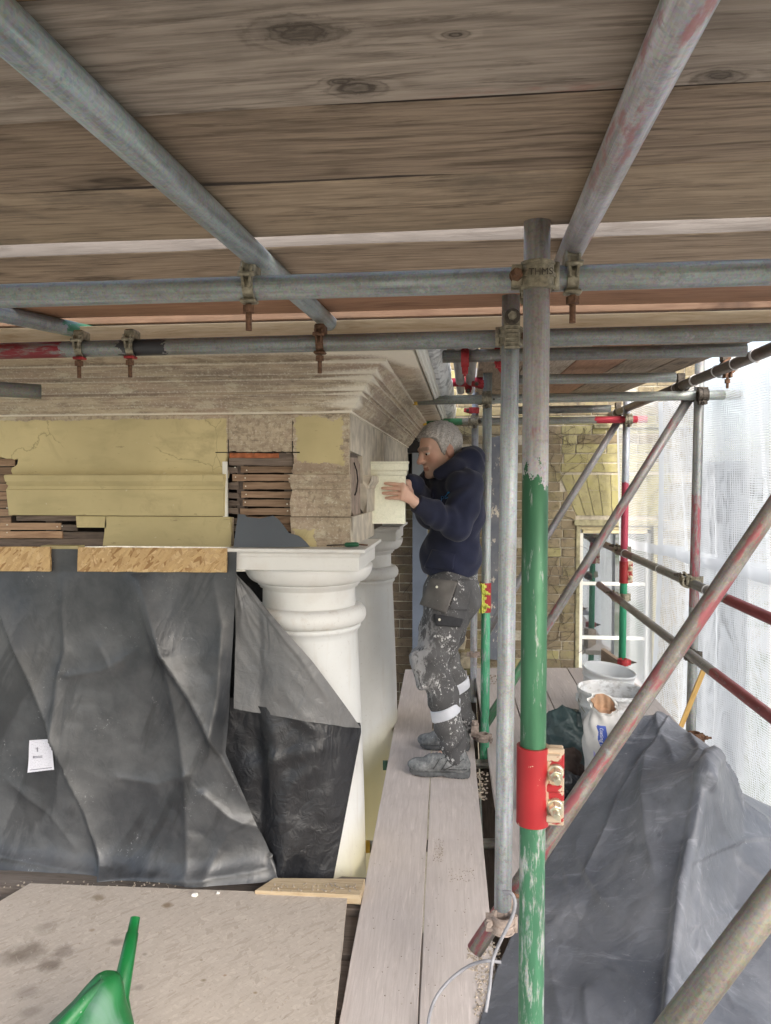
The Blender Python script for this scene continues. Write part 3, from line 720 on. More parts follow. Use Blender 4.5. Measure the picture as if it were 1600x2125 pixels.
# laths, one by one
def lath(px0, px1, py0, py1, Y=YF + 0.022, mat=W_LATH, th=0.007, name='lath', tilt=0.0, parent=ENT, jag=0.0):
    a, b = onY(px0, (py0 + py1) / 2, Y), onY(px1, (py0 + py1) / 2, Y)
    h = abs(onY(px0, py0, Y).z - onY(px0, py1, Y).z)
    c = (a + b) / 2; L = (b - a).length; M = frame(c, (b - a) + Vector((0, 0, rng.uniform(-tilt, tilt) * L)))
    mb = MB(); n = 6; top = []; bot = []
    for i in range(n + 1):
        x = -L/2 + L*i/n; top.append((x, h/2 + rng.gauss(0, 0.0007))); bot.append((x, -h/2 + rng.gauss(0, 0.0007)))
    if jag: top[-1] = (top[-1][0] - rng.uniform(0, jag), top[-1][1]); bot[-1] = (bot[-1][0] - rng.uniform(0, jag), bot[-1][1])
    out = [Vector((x, 0, z)) for x, z in top] + [Vector((x, 0, z)) for x, z in bot[::-1]]
    mb.prism([M @ p for p in out], M.to_3x3() @ Vector((0, th, 0)))
    return mb.build(name, mat, parent, M)
def nail(px, py, Y=YF + 0.0195, parent=ENT):
    p = onY(px, py, Y); mb = MB(); mb.cyl(p, p - Vector((0, 0.002, 0)), 0.0026, n=8); mb.build('nail', M_NAIL, parent)
pitch = 17.4
for i in range(8):
    y0 = 967 + pitch * i + rng.uniform(-1, 1)
    lath(501 + rng.uniform(-4, 4) - (16 if i == 1 else 0), 606, y0, y0 + 14.5 + rng.uniform(-1.5, 0.8), Y=YF + 0.022 + rng.uniform(-0.002, 0.003), mat=W_LATH, tilt=0.012)
    if i != 1: lath(472, 499 + rng.uniform(-4, 1), y0 + rng.uniform(-1, 3), y0 + 13 + rng.uniform(-2, 2), mat=W_OLD, tilt=0.05, jag=0.01)
    if i % 2 == 0: lath(473, 494 + rng.uniform(-5, 3), y0 + 9, y0 + 15, Y=YF + 0.03, mat=W_OLD, tilt=0.06, jag=0.01)
lath(475, 608, 951, 966, Y=YF + 0.012, mat=W_OLD, th=0.03, name='old_batten')
lath(476, 579, 939, 950.5, Y=YF + 0.016, mat=M_TERRA, th=0.03, name='tile_course')
lath(579, 607, 939, 950.5, Y=YF + 0.014, mat=W_OLD, th=0.03, name='old_batten')
for px in (492, 590): lath(px, px + 15, 955, 1120, Y=YF + 0.031, mat=W_DARK, th=0.05, name='stud')
for px, py in ((488, 970), (512, 976), (489, 990), (509, 992), (600, 993), (511, 1026), (509, 1042), (596, 1046), (510, 1009), (597, 1060)): nail(px, py)
for i in range(9):
    y0 = 952 + pitch * i
    lath(-160, 21 + rng.uniform(-2, 4) + (8 if i in (0, 1) else 0), y0, y0 + 15, mat=W_LATH, tilt=0.002)
lath(-160, 126, 1085, 1099.5, mat=W_NEWLATH, Y=YF + 0.012); lath(-160, 129, 1103, 1117, mat=W_NEWLATH, Y=YF + 0.012)
lath(128, 160, 1089, 1101, mat=W_OLD, Y=YF + 0.014); lath(34, 160, 1070, 1081, mat=W_OLD, Y=YF + 0.02); lath(131, 217, 1104, 1118, mat=W_OLD, Y=YF + 0.02)
lath(-160, 217, 1119, 1134, mat=W_OLD, Y=YF + 0.006, th=0.03, name='old_batten')
for px, py in ((15, 1019), (15, 1054), (15, 1089), (15, 1105), (129, 1092), (119, 1093)): nail(px, py, YF + 0.0095 if py > 1080 else YF + 0.0195)
lath(-20, 22, 948, 1085, Y=YF + 0.031, mat=W_DARK, th=0.05, name='stud'); lath(95, 115, 1066, 1120, Y=YF + 0.032, mat=W_DARK, th=0.05, name='stud')
# cut lines and a white filled edge beside the hole
lath(462, 471.5, 958, 1090, Y=YF - 0.004, mat=M_GLAZE, th=0.01, name='filled_edge')
for (x0, x1, y0, y1) in ((447, 622, 938, 940), (473, 474.6, 912, 940), (606, 607.6, 915, 940)): lath(x0, x1, y0, y1, Y=YF - 0.0012, mat=M_DARKV, th=0.001, name='saw_cut')
# grey sheet standing on the capital
pix = [(494, 1067), (508, 1068), (512, 1073), (540, 1076), (566, 1070), (578, 1078), (590, 1093), (599, 1106), (620, 1112), (634, 1124), (643, 1135), (484, 1136)]
pts = []
for px, py in pix: pts.append(onY(px, py, YF - 0.012 - 0.05 * (py - 1067) / 68))
mb = MB(); mb.prism(pts, (0, 0.003, 0)); tag(mb.build('grey_sheet_offcut', M_SHEET), 'torn slate grey sheet offcut leaning on the laths above the white capital', 'sheet')

# ------------------------------------------------------------------ columns
def column(x, y, label, grp):
    c = thing('portico_column', label, 'column', (x, y, -1.6), grp)
    at = Vector((x, y, 0)); M = Matrix.Translation(at)
    sh = [(0.240, -1.6), (0.238, -0.9), (0.231, -0.3), (0.225, 0.0), (0.218, 0.3), (0.209, 0.55), (0.199, 0.78), (0.194, 0.90), (0.195, 0.918), (0.203, 0.926), (0.206, 0.932), (0.206, 0.944), (0.20, 0.946)]
    mb = MB(); mb.lathe(sh, at, 72); mb.build('shaft', M_COL, c, M)
    tor = [(0.190, 0.945)] + [(0.199 + 0.029 * math.cos(a), 0.982 + 0.036 * math.sin(a)) for a in [(-90 + 15 * i) * math.pi / 180 for i in range(13)]] + [(0.186, 1.019)]
    mb = MB(); mb.lathe(tor, at, 72); mb.build('astragal', mat_white_dirty_tor, c, M)
    nk = [(0.185, 1.018), (0.184, 1.085), (0.187, 1.092), (0.195, 1.094), (0.196, 1.103), (0.203, 1.105), (0.204, 1.113)]
    mb = MB(); mb.lathe(nk, at, 72); mb.build('necking', M_ABAC, c, M)
    ec = [(0.200, 1.112)] + [(0.204 + 0.050 * math.sin(a), 1.1785 - 0.064 * math.cos(a)) for a in [i * math.pi / 20 for i in range(11)]] + [(0.2, 1.1788)]
    mb = MB(); mb.lathe(ec, at, 72); mb.build('echinus', M_ABAC, c, M)
    mb = MB(); sq = [(0.236, 1.179), (0.236, 1.228), (0.240, 1.233), (0.2425, 1.241), (0.250, 1.2465), (0.261, 1.2485), (0.261, 1.261)]
    P = [[Vector((x + sx*h, y + sy*h, z)) for sx, sy in ((-1, -1), (1, -1), (1, 1), (-1, 1))] for h, z in sq]
    mb.grid(P, False, close_u=True); mb.add(P[-1], [(0, 1, 2, 3)]); mb.add(P[0], [(3, 2, 1, 0)]); mb.build('abacus', M_ABAC, c, M, bevel=0.0018)
    return c
mat_white_dirty_tor = mat_white_dirty('astragal_dusty_paint', amt=0.75, dirt=(0.45, 0.36, 0.28))
column(-0.625, 2.91, 'near white Tuscan column of the portico, partly wrapped in black polythene', 'portico columns')
column(-0.625, 4.33, 'far white Tuscan column beside the brick wall, behind the metal panel', 'portico columns')

# ------------------------------------------------------------------ brick wall with its window
YW = 5.75
WALL = thing('brick_wall', 'old lichened brick house wall at the end of the scaffold, with a white window', 'wall', (0.6, YW, -0.4))
w0, w1 = onY(1203, 1240, YW), onY(1352, 1240, YW)
wt, wb = onY(1230, 1093, YW).z, -0.35
zt0 = onY(1230, 1070, YW).z                                            # springing of the flat arch
za1 = onY(1230, 985, YW).z
mb = MB()
def wallbox(x0, x1, z0, z1): mb.box(((x0+x1)/2, YW + 0.1185, (z0+z1)/2), (x1-x0, 0.23, z1-z0))
X0, X1, Z0, Z1 = -0.85, 1.72, -5.0, 3.2
wallbox(-4.5, X0, Z0, Z1)
wallbox(X0, w0.x, Z0, Z1); wallbox(w1.x, X1, Z0, Z1); wallbox(w0.x, w1.x, Z0, wb); wallbox(w0.x, w1.x, wt, Z1)
mb.build('mortar_bed', M_MORTAR, WALL)
brick_meshes = {}
def brick_mesh(key, L, H, mat):
    k = (key, mat.name)
    if k not in brick_meshes:
        b = MB(); b.box((0, 0, 0), (L, 0.03, H), jit=0.0022)
        me = b.mesh('brick'); bm = bmesh.new(); bm.from_mesh(me); bmesh.ops.bevel(bm, geom=bm.edges[:], offset=0.003, segments=1, affect='EDGES'); bm.to_mesh(me); bm.free()
        me.materials.append(mat); brick_meshes[k] = me
    return brick_meshes[k]
cand = []
CH, BL = 0.0715, 0.226
row = 0; z = -0.42
while z < 2.75:
    x = X0 + (0 if row % 2 else -0.118)
    i = 0
    while x < X1:
        L = BL if (i + row) % 3 else BL * 0.48
        if row % 4 == 1: L = BL
        xa, xb = max(x, X0), min(x + L - 0.007, X1)
        zc = z + CH / 2
        # cut round the window, its stone reveal and the arch
        arch_l = w0.x - 0.03 - max(0.0, (zc - zt0)) * 0.42
        segs = []
        if zc < zt0 and zc > wb - 0.02: segs = [(xa, min(xb, w0.x - 0.035)), (max(xa, w1.x + 0.035), xb)]
        elif zt0 <= zc < za1: segs = [(xa, min(xb, arch_l)), (max(xa, w1.x + 0.03 + max(0, zc - zt0) * 0.42), xb)]
        else: segs = [(xa, xb)]
        for a, b in segs:
            if b - a > 0.03: cand.append((a, b, zc))
        x += L; i += 1
    z += CH; row += 1
VIS = [(812, 1085, 858, 1400), (922, 730, 1000, 900), (1135, 850, 1262, 1400), (1012, 860, 1045, 1390), (960, 1220, 985, 1400), (1262, 870, 1350, 1400), (1010, 730, 1140, 900)]
def score(c):
    px, py, d = proj(((c[0] + c[1]) / 2, YW, c[2]))
    for k, (x0, y0, x1, y1) in enumerate(VIS):
        if x0 - 14 < px < x1 + 14 and y0 < py < y1: return k if k < 3 else k + 1
    return 50
cand.sort(key=score)
stuff = MB()
for k, (a, b, zc) in enumerate(cand):
    px, py, d = proj(((a + b) / 2, YW, zc))
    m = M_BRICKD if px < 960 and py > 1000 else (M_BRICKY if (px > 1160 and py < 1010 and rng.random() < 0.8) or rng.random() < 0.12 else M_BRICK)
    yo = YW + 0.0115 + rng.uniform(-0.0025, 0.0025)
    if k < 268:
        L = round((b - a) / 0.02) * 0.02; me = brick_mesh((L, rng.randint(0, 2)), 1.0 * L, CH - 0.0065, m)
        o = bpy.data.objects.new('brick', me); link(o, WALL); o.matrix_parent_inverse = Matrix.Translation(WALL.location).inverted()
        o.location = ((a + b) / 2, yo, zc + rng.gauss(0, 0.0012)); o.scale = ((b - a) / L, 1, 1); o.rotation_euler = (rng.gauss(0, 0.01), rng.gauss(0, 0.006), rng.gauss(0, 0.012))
    elif score((a, b, zc)) < 50 or rng.random() < 0.9:
        stuff.box(((a + b) / 2, yo, zc), (b - a, 0.03, CH - 0.0085), jit=0.002)
tag(stuff.build('brickwork', M_BRICK, WALL), kind='stuff')
# gauged flat arch: leaning bricks over the window
nv = 9
for i in range(nv):
    f0, f1 = i / nv, (i + 1) / nv
    b0, b1 = w0.x - 0.03 + (w1.x - w0.x + 0.06) * f0, w0.x - 0.03 + (w1.x - w0.x + 0.06) * f1
    sp = 0.42 * (za1 - zt0)
    t0, t1 = w0.x - 0.03 - sp + (w1.x - w0.x + 0.06 + 2*sp) * f0, w0.x - 0.03 - sp + (w1.x - w0.x + 0.06 + 2*sp) * f1
    cuts = [0, 0.33 if i % 2 else 0.62, 1]
    for a, b in zip(cuts[:-1], cuts[1:]):
        gp = 0.0028; ga = gp * 0.6
        q = [Vector((b0 + (t0-b0)*a + gp, 0, zt0 + (za1-zt0)*a + ga)), Vector((b1 + (t1-b1)*a - gp, 0, zt0 + (za1-zt0)*a + ga)), Vector((b1 + (t1-b1)*b - gp, 0, zt0 + (za1-zt0)*b - ga)), Vector((b0 + (t0-b0)*b + gp, 0, zt0 + (za1-zt0)*b - ga))]
        for p in q: p.y = YW - 0.004
        v = MB(); v.prism(q, (0, 0.03, 0)); v.build('arch_brick', M_BRICKY, WALL, Matrix.Translation(sum(q, Vector()) / 4))
# window
zc = (wt + wb) / 2; ww = w1.x - w0.x; xc = (w0.x + w1.x) / 2
mb = MB(); mb.box((w0.x - 0.018, YW + 0.03, zc), (0.03, 0.09, wt - wb + 0.06)); mb.box((w1.x + 0.018, YW + 0.03, zc), (0.03, 0.09, wt - wb + 0.06)); mb.box((xc, YW + 0.02, wt + 0.03), (ww + 0.1, 0.09, 0.045)); mb.build('stone_reveal', M_STONE, WALL, bevel=0.004)
WIN = MB(); WIN.box((xc, YW + 0.045, wt - 0.012), (ww, 0.05, 0.022)); WIN.box((xc, YW + 0.06, wt - 0.038), (ww - 0.05, 0.05, 0.03)); WIN = WIN.build('window', M_CREAM, WALL, bevel=0.003)
mb = MB()
for x in (w0.x + 0.014, w1.x - 0.014): mb.box((x, YW + 0.07, zc - 0.02), (0.028, 0.06, wt - wb - 0.06))
mb.build('window_frame', M_GLAZE, WIN, bevel=0.003)
for py in (1211, 1323):
    zz = onY(1230, py, YW + 0.07).z; mb = MB(); mb.box((xc, YW + 0.075, zz), (ww - 0.06, 0.035, 0.024)); mb.build('glazing_bar', M_GLAZE, WIN, bevel=0.003)

gg = G('window_glass'); gg.t.nodes.remove(gg.b)
gl = gg.n('ShaderNodeBsdfGlossy'); gl.inputs['Roughness'].default_value = 0.015; tr = gg.n('ShaderNodeBsdfTransparent'); tr.inputs[0].default_value = (0.75, 0.8, 0.8, 1)
lw = gg.n('ShaderNodeLayerWeight'); lw.inputs[0].default_value = 0.5; mx = gg.n('ShaderNodeMixShader')
gg.t.links.new(gg.ma('ADD', gg.ma('MULTIPLY', lw.outputs['Fresnel'], 0.6), 0.42), mx.inputs[0]); gg.t.links.new(tr.outputs[0], mx.inputs[1]); gg.t.links.new(gl.outputs[0], mx.inputs[2]); gg.t.links.new(mx.outputs[0], gg.out.inputs['Surface'])
bars = [onY(1230, 1395, YW + .07).z - 0.4, onY(1230, 1323, YW + .07).z, onY(1230, 1211, YW + .07).z, wt - 0.05]
for k in range(3):
    for s in (0, 1):
        xa = w0.x + 0.028 if s == 0 else xc + 0.011; xb = xc - 0.011 if s == 0 else w1.x - 0.028
        mb = MB(); mb.box(((xa + xb)/2, YW + 0.082, (bars[k] + bars[k+1])/2), (xb - xa, 0.004, bars[k+1] - bars[k] - 0.024)); mb.build('pane', gg.m, WIN)
M_ROOM = mat_plain('dim_room_wall', (0.5, 0.52, 0.55), 0.9)
mb = MB(); mb.box((xc, YW + 1.3, zc), (ww + 1.6, 2.0, wt - wb + 1.0)); mb.add([(xc - 0.25, YW + 0.25, wb - 0.3), (w0.x - 0.05, YW + 0.25, wb - 0.3), (w0.x - 0.05, YW + 0.25, wt + 0.1), (xc - 0.25, YW + 0.25, wt + 0.1)], [(0, 1, 2, 3)])
o = mb.build('room_behind', M_ROOM, WALL, recalc=False)
bm = bmesh.new(); bm.from_mesh(o.data)
for f in list(bm.faces):
    if abs(f.calc_center_median().y - (YW + 0.3)) < 0.02: bm.faces.remove(f)
bm.to_mesh(o.data); bm.free()
# moulded string course high on the wall
mb = MB()
a, b = onY(1100, 888, YW), onY(1262, 888, YW)
mb.box(((X0 + X1) / 2 + 0.9, YW - 0.012, a.z), (X1 - X0 - 1.8, 0.04, 0.018)); mb.box(((X0 + X1) / 2 + 0.9, YW - 0.004, a.z + 0.018), (X1 - X0 - 1.8, 0.03, 0.016)); mb.build('string_course', M_STONE, WALL, bevel=0.003)
# dead creeper stems clinging to the bricks
for k in range(110):
    reg = rng.choice([(815, 1095, 856, 1380), (1140, 880, 1250, 1000), (1138, 1080, 1200, 1385), (1140, 895, 1230, 930), (1150, 1150, 1198, 1380), (925, 880, 985, 920)])
    p = onY(rng.uniform(reg[0], reg[2]), rng.uniform(reg[1], reg[3]), YW - 0.012); pts = [p.copy()]; an = rng.uniform(0, 6.28)
    for j in range(rng.randint(4, 10)):
        an += rng.gauss(0, 0.32); p = p + Vector((math.cos(an) * 0.02, 0, math.sin(an) * 0.02)); p.y = YW - 0.010 + rng.uniform(-0.006, 0.004); pts.append(p.copy())
    if k == 0: creep = MB()
    creep.sweep(pts, rng.uniform(0.0007, 0.002), 5)
tag(creep.build('dead_creeper', mat_plain('dead_creeper_stem', (0.06, 0.042, 0.03), 0.9), WALL), kind='stuff')
# blue grey boxed pipe and hopper in the corner, peeling strip farther right
a, b = onY(856, 1000, 5.55), onY(886, 1000, 5.55)
pipe = thing('boxed_downpipe', 'blue grey square boxed downpipe running down the brick wall behind the man', 'downpipe', ((a.x+b.x)/2, 5.62, 0))
zt = onY(870, 908, 5.55).z
mb = MB(); mb.box(((a.x+b.x)/2, 5.62, (zt - 0.34)/2 - 0.2), (b.x - a.x, 0.14, zt + 0.34 - 0.3)); mb.build('pipe_casing', M_BLUE, pipe, bevel=0.004)
M_BLUEL = mat_plain('light_blue_grey_panel', (0.26, 0.29, 0.32), 0.5, 0, 0.1, 6, 0.05)
for (y0, y1) in ((908, 925), (926.5, 990)):
    p0, p1 = onY(870, y0, 5.54), onY(870, y1, 5.54); mb = MB(); mb.box(((a.x+b.x)/2 + 0.004, 5.543, (p0.z+p1.z)/2), (b.x-a.x+0.012, 0.018, p0.z-p1.z)); mb.build('cover_panel', M_BLUEL, pipe, bevel=0.002)
h0, h1 = onY(838, 905, 5.5), onY(872, 955, 5.5)
hop = thing('rainwater_hopper', 'black rainwater hopper tucked under the end of the cornice', 'hopper', ((h0.x+h1.x)/2, 5.6, h1.z))
mb = MB(); mb.box(((h0.x+h1.x)/2, 5.6, (h0.z+h1.z)/2 + 0.03), (h1.x-h0.x, 0.16, (h0.z-h1.z)*0.7)); mb.build('hopper_box', M_BLACK, hop, bevel=0.01)
mb = MB(); mb.cyl(((h0.x+h1.x)/2 + 0.01, 5.62, h1.z + 0.05), ((h0.x+h1.x)/2 + 0.01, 5.62, h1.z - 0.33), 0.05); mb.build('outlet_pipe', M_BLACK, hop)
def mat_peel():
    g = G('peeling_blue_grey'); o = g.tc(); n = g.noise(g.map(o, (1, 1, 0.5)), 28, 6, 0.7); m = g.noise(o, 9, 4)
    e = g.step(g.ma('ADD', n, g.ma('MULTIPLY', g.ma('SUBTRACT', m, 0.5), 0.5)), 0.60, 0.62)
    c = g.mix(e, g.ramp(m, [(0.3, (0.13, 0.145, 0.18)), (0.7, (0.22, 0.225, 0.24))]), (0.62, 0.57, 0.48)); return g.fin(c, 0.75, 0, g.bump(e, 0.5, 0.003))
a, b = onY(1014, 1000, 5.66), onY(1046, 1000, 5.66); zt, zb = onY(1030, 905, 5.66).z, onY(1030, 1372, 5.66).z
mb = MB(); pts = ragged([Vector((a.x, 5.70, zb)), Vector((b.x, 5.70, zb)), Vector((b.x, 5.70, zt)), Vector((a.x, 5.70, zt))], 0.006, 0.03); mb.prism(pts, (0, 0.04, 0))
tag(mb.build('painted_strip', mat_peel()), 'peeling blue grey painted strip of wall behind the thin standards', 'wall strip')
# rough stone lump at the wall foot
mb = MB()
for (px, py, s) in ((950, 1330, 0.11), (972, 1290, 0.09), (965, 1372, 0.10), (990, 1385, 0.06)):
    p = onY(px, py, 5.68); mb.box(p, (s, 0.1, s * 0.9), jit=0.018)
mb.build('rubble_stone', mat_plain('rubble_stone', (0.36, 0.31, 0.22), 0.95, 0, 0.35, 25, 0.7), WALL, bevel=0.01)

# ------------------------------------------------------------------ left: OSB strips, polythene
def osb_strip(pix, label):
    q = [onY(px, py, 2.637) for px, py in pix]; M = Matrix.Translation(sum(q, Vector()) / len(q)) @ Matrix.Rotation(R(90), 4, 'X')
    mb = MB(); mb.prism(ragged(q, 0.0008, 0.03), (0, 0.011, 0)); return tag(mb.build('osb_strip', M_OSB, None, M), label, 'board strip', 'fresh board strips under the architrave')
osb_strip([(-420, 1131), (103.5, 1135), (103.5, 1186), (-420, 1184)], 'short fresh OSB strip at the left edge, above the grey polythene')
osb_strip([(162, 1136), (470, 1138), (469.5, 1188), (160.5, 1186)], 'long fresh OSB strip butting the white capital, above the grey polythene')

YP = 2.655
_pl = lambda pts: [(onY(px, py, YP).x, onY(px, py, YP).z) for px, py in pts]
folds = [(_pl([(-20, 1215), (60, 1380), (120, 1520), (180, 1660), (232, 1800)]), 0.050, 0.012, 0.13, 1),
         (_pl([(275, 1190), (310, 1290), (350, 1380), (370, 1480), (392, 1620), (402, 1790)]), 0.034, 0.05, 0.09, -1),
         (_pl([(285, 1190), (345, 1350), (405, 1450), (455, 1545), (500, 1640), (560, 1770)]), 0.042, 0.022, 0.10, 1),
         (_pl([(135, 1150), (130, 1250), (140, 1350), (128, 1400), (122, 1530)]), 0.020, 0.014, 0.08, 1),
         (_pl([(440, 1190), (462, 1300), (458, 1440), (440, 1560)]), 0.018, 0.03, 0.03, 1),
         (_pl([(210, 1340), (235, 1390), (265, 1360)]), 0.006, 0.03, 0.015, 1),
         (_pl([(150, 1400), (215, 1390), (250, 1370)]), 0.008, 0.02, 0.03, 1),
         (_pl([(0, 1760), (200, 1795), (400, 1800), (560, 1795)]), 0.014, 0.03, 0.02, 1),
         (_pl([(250, 1610), (330, 1625), (395, 1600)]), 0.007, 0.02, 0.02, 1),
         (_pl([(430, 1640), (480, 1690), (540, 1720)]), 0.012, 0.03, 0.02, 1),
         (_pl([(440, 1800), (480, 1720), (520, 1700)]), 0.010, 0.02, 0.03, 1),
         (_pl([(20, 1620), (110, 1690), (160, 1750)]), 0.008, 0.03, 0.04, 1)]
_wv = [(rng.uniform(3, 14), rng.uniform(-9, 9), rng.uniform(0, 6.28), rng.uniform(0.0015, 0.004)) for _ in range(14)]
def poly_h(x, z):
    h = 0.0
    for pl, amp, wl, wr, sg in folds:
        best = None
        for (ax, az), (bx, bz) in zip(pl[:-1], pl[1:]):
            dx, dz = bx - ax, bz - az; L2 = dx*dx + dz*dz; t = max(0, min(1, ((x-ax)*dx + (z-az)*dz) / L2))
            qx, qz = x - ax - t*dx, z - az - t*dz; d = math.hypot(qx, qz); s = math.copysign(d, dx*qz - dz*qx)
            if best is None or d < abs(best): best = s
        h += amp * (math.exp(best / wl) if best < 0 else math.exp(-best / wr))
    for a, b, c, k in _wv: h += k * math.sin(a*x + b*z + c)
    return h + 0.018 * (0.35 - rid(x, z * 0.35, 2.2, 1)) + 0.009 * (0.3 - rid(x, z * 0.6, 5.0, 2)) * min(1, rid(x, z, 1.3, 4) * 3) + 0.005 * rid(x, z, 12, 3) * min(1, rid(x, z, 2.3, 9) * 3)
zt_p, = (onY(300, 1141, YP).z,)
a, b = onY(95, 1133, 2.70), onY(172, 1156, 2.70); mb = MB(); mb.box(((a.x+b.x)/2, 2.69, (a.z+b.z)/2 + 0.004), (b.x-a.x, 0.05, a.z-b.z)); mb.build('soffit_edge', M_ARCHP, ENT)
bnd = [(1.30, 494), (onY(490, 1195, YP).z, 492), (onY(480, 1400, YP).z, 478), (onY(470, 1560, YP).z, 468), (onY(520, 1690, YP).z, 520), (onY(585, 1834, YP).z, 588)]
def xb_at(z):
    zs = [q[0] for q in bnd][::-1]; xs = [onY(q[1], 1400, YP).x for q in bnd][::-1]; return float(np.interp(z, zs, xs))
P = []; NR, NCc = 180, 280
zfl = DK_A + DK_B * 2.62 + 0.012
for i in range(NR + 1):
    z = zt_p + (zfl - zt_p) * i / NR; xb = xb_at(z); row = []
    for j in range(NCc + 1):
        x = -2.7 + (xb + 2.7) * j / NCc
        f = min(1, max(0, (zt_p - z - 0.088) / 0.30)) ** 0.8
        edge = 0.05 * math.exp(-((xb - x) / 0.03)) * min(1, max(0, (1.1 - z) / 0.5))
        pool = 0.055 * math.exp(-(z - zfl) / 0.07)
        row.append(Vector((x, YP - f * (poly_h(x, z)) + edge - pool * 1.0, z)))
    P.append(row)
mb = MB(); mb.grid(P, True)
SHEET = mb.build('polythene_sheet', M_POLY); tag(SHEET, 'grey black polythene sheet hanging in folds below the fresh board strips', 'plastic sheet')
# its printed sticker
def sheet_pt(px, py, off):
    p = onY(px, py, YP - 0.03)
    f = 1; return Vector((p.x, YP - f * poly_h(p.x, p.z) - off, p.z))
def mat_sticker():
    g = G('printed_sticker'); o = g.tc('UV'); x = g.xyz(o)
    rowf = g.ma('FRACT', g.ma('MULTIPLY', x[1], 21.0)); n = g.noise(g.map(o, (40, 21, 1)), 1.0, 3, 0.8)
    ln = g.ma('MULTIPLY', g.ma('LESS_THAN', rowf, 0.45), g.step(n, 0.5, 0.56))
    area = g.ma('LESS_THAN', g.ma('ABSOLUTE', g.ma('SUBTRACT', x[0], 0.5)), 0.42)
    ink = g.ma('MULTIPLY', g.ma('MULTIPLY', ln, area), 0.45)
    def blk(a, b, c, d, k): return g.ma('MULTIPLY', g.ma('MULTIPLY', g.ma('MULTIPLY', g.ma('GREATER_THAN', x[0], a), g.ma('LESS_THAN', x[0], b)), g.ma('MULTIPLY', g.ma('GREATER_THAN', x[1], c), g.ma('LESS_THAN', x[1], d))), k)
    for q in ((0.17, 0.56, 0.42, 0.445, 0.85), (0.17, 0.56, 0.46, 0.485, 0.85), (0.17, 0.24, 0.42, 0.50, 0.8), (0.33, 0.39, 0.62, 0.76, 0.8), (0.28, 0.35, 0.70, 0.75, 0.5), (0.08, 0.92, 0.06, 0.085, 0.8)):
        ink = g.ma('MAXIMUM', ink, blk(*q))
    return g.fin(g.mix(ink, (0.62, 0.62, 0.68), (0.10, 0.10, 0.13)), 0.5)
co = [(53, 1541), (103, 1536), (107, 1601), (50, 1608)]
P = []
for i in range(9):
    row = []
    for j in range(9):
        s, t = j / 8, i / 8
        a = Vector(co[0]).lerp(Vector(co[1]), s); b = Vector(co[3]).lerp(Vector(co[2]), s); q = a.lerp(b, t); row.append(sheet_pt(q[0], q[1], 0.0035))
    P.append(row)
mb = MB(); mb.grid(P); st = mb.build('sticker', mat_sticker(), SHEET, recalc=False); st['label'] = 'white printed sticker with small dark text'
uvl = st.data.uv_layers.new(name='UVMap')
for poly in st.data.polygons:
    for li in poly.loop_indices:
        vi = st.data.loops[li].vertex_index; uvl.data[li].uv = ((vi % 9) / 8, 1 - (vi // 9) / 8)
# sheet round the near column: lower black layer and the folded-back grey layer over it
def col_y(x, off):
    dx = max(x + 0.625, -0.14)
    s = max(0.0, 0.232 ** 2 - dx * dx)
    return max(2.91 - math.sqrt(s), 2.60) - off
def wrap_pt(px, py, off, wx=0.0):
    Y = 2.72
    for _ in range(8):
        p = onY(px, py, Y); Y = 0.5 * Y + 0.5 * min(col_y(p.x, off), 2.86)
    p = onY(px, py, Y); p.y -= wx; return p
_w2 = [(rng.uniform(-25, 25), rng.uniform(-16, 16), rng.uniform(0, 6.28), rng.uniform(0.001, 0.0035)) for _ in range(16)]
def crump(s, t): return 0.040 * (0.3 - rid(s, t, 1.3, 6)) + 0.012 * (0.3 - rid(s, t, 3.1, 7)) + 0.003 * rid(s, t, 8, 8)
WRAP = thing('column_wrap', 'black polythene wrapped round the near column with one corner folded back', 'plastic sheet', (-0.65, 2.7, 0.05))
mb = MB(); P = [[onY(440 + 160*j/8 - 8*i/8, 1186 + (1500-1186)*i/8, 3.02 + 0.01*math.sin(j*2+i)) for j in range(9)] for i in range(9)]; mb.grid(P); mb.build('gap_shadow_sheet', M_POLYB, WRAP)  # black sheet added to stand for the shadow between sheet and column
P = []
for i in range(61):
    t = i / 60; py = 1456 + (1834 - 1456) * t; lx = 445 + 10 * t; rx = float(np.interp(py, [1456, 1506, 1520, 1834], [735, 749, 749.5, 690])); row = []
    pyr = float(np.interp(t, [0, 1], [1500, 1834])); pyl = float(np.interp(t, [0, 1], [1440, 1834]))
    for j in range(61):
        s = j / 60; fade = 1 - s ** 6; y = pyl + (pyr - pyl) * s
        rx2 = float(np.interp(y, [1456, 1506, 1520, 1834], [735, 749, 749.5, 690]))
        row.append(wrap_pt(lx + (rx2 - lx) * s, y, 0.012, fade * (crump(s * 2.2, t * 2.2) + 0.02 * math.exp(-((s - 0.35 - 0.2 * t) / 0.07) ** 2) + 0.012 * math.exp(-((t - 0.42 + 0.3 * s) / 0.05) ** 2))))
    P.append(row)
mb = MB(); mb.grid(P); mb.build('lower_layer', M_POLYB, WRAP)
rc_ = [(490, 1191), (520, 1222), (560, 1272), (600, 1318), (648, 1372), (690, 1428), (725, 1476), (749, 1511)]
P = []
for i in range(51):
    t = i / 50; k = t * (len(rc_) - 1); a = int(min(k, len(rc_) - 2)); r0, r1 = Vector(rc_[a]), Vector(rc_[a + 1]); rp = r0.lerp(r1, k - a); lp = Vector((489 - 3*t, 1192 + 277 * t)); row = []
    for j in range(51):
        s = j / 50; q = lp.lerp(rp, s); q.y += (12 * s * (1 - s)) * t
        row.append(wrap_pt(q.x, q.y, 0.03 + 0.012 * (1 - s), 0.55 * crump(s * 1.6 + 3, t * 1.6) * (1 - s ** 8) + 0.006 * math.exp(-((s - 0.88) / 0.05) ** 2)))
    P.append(row)
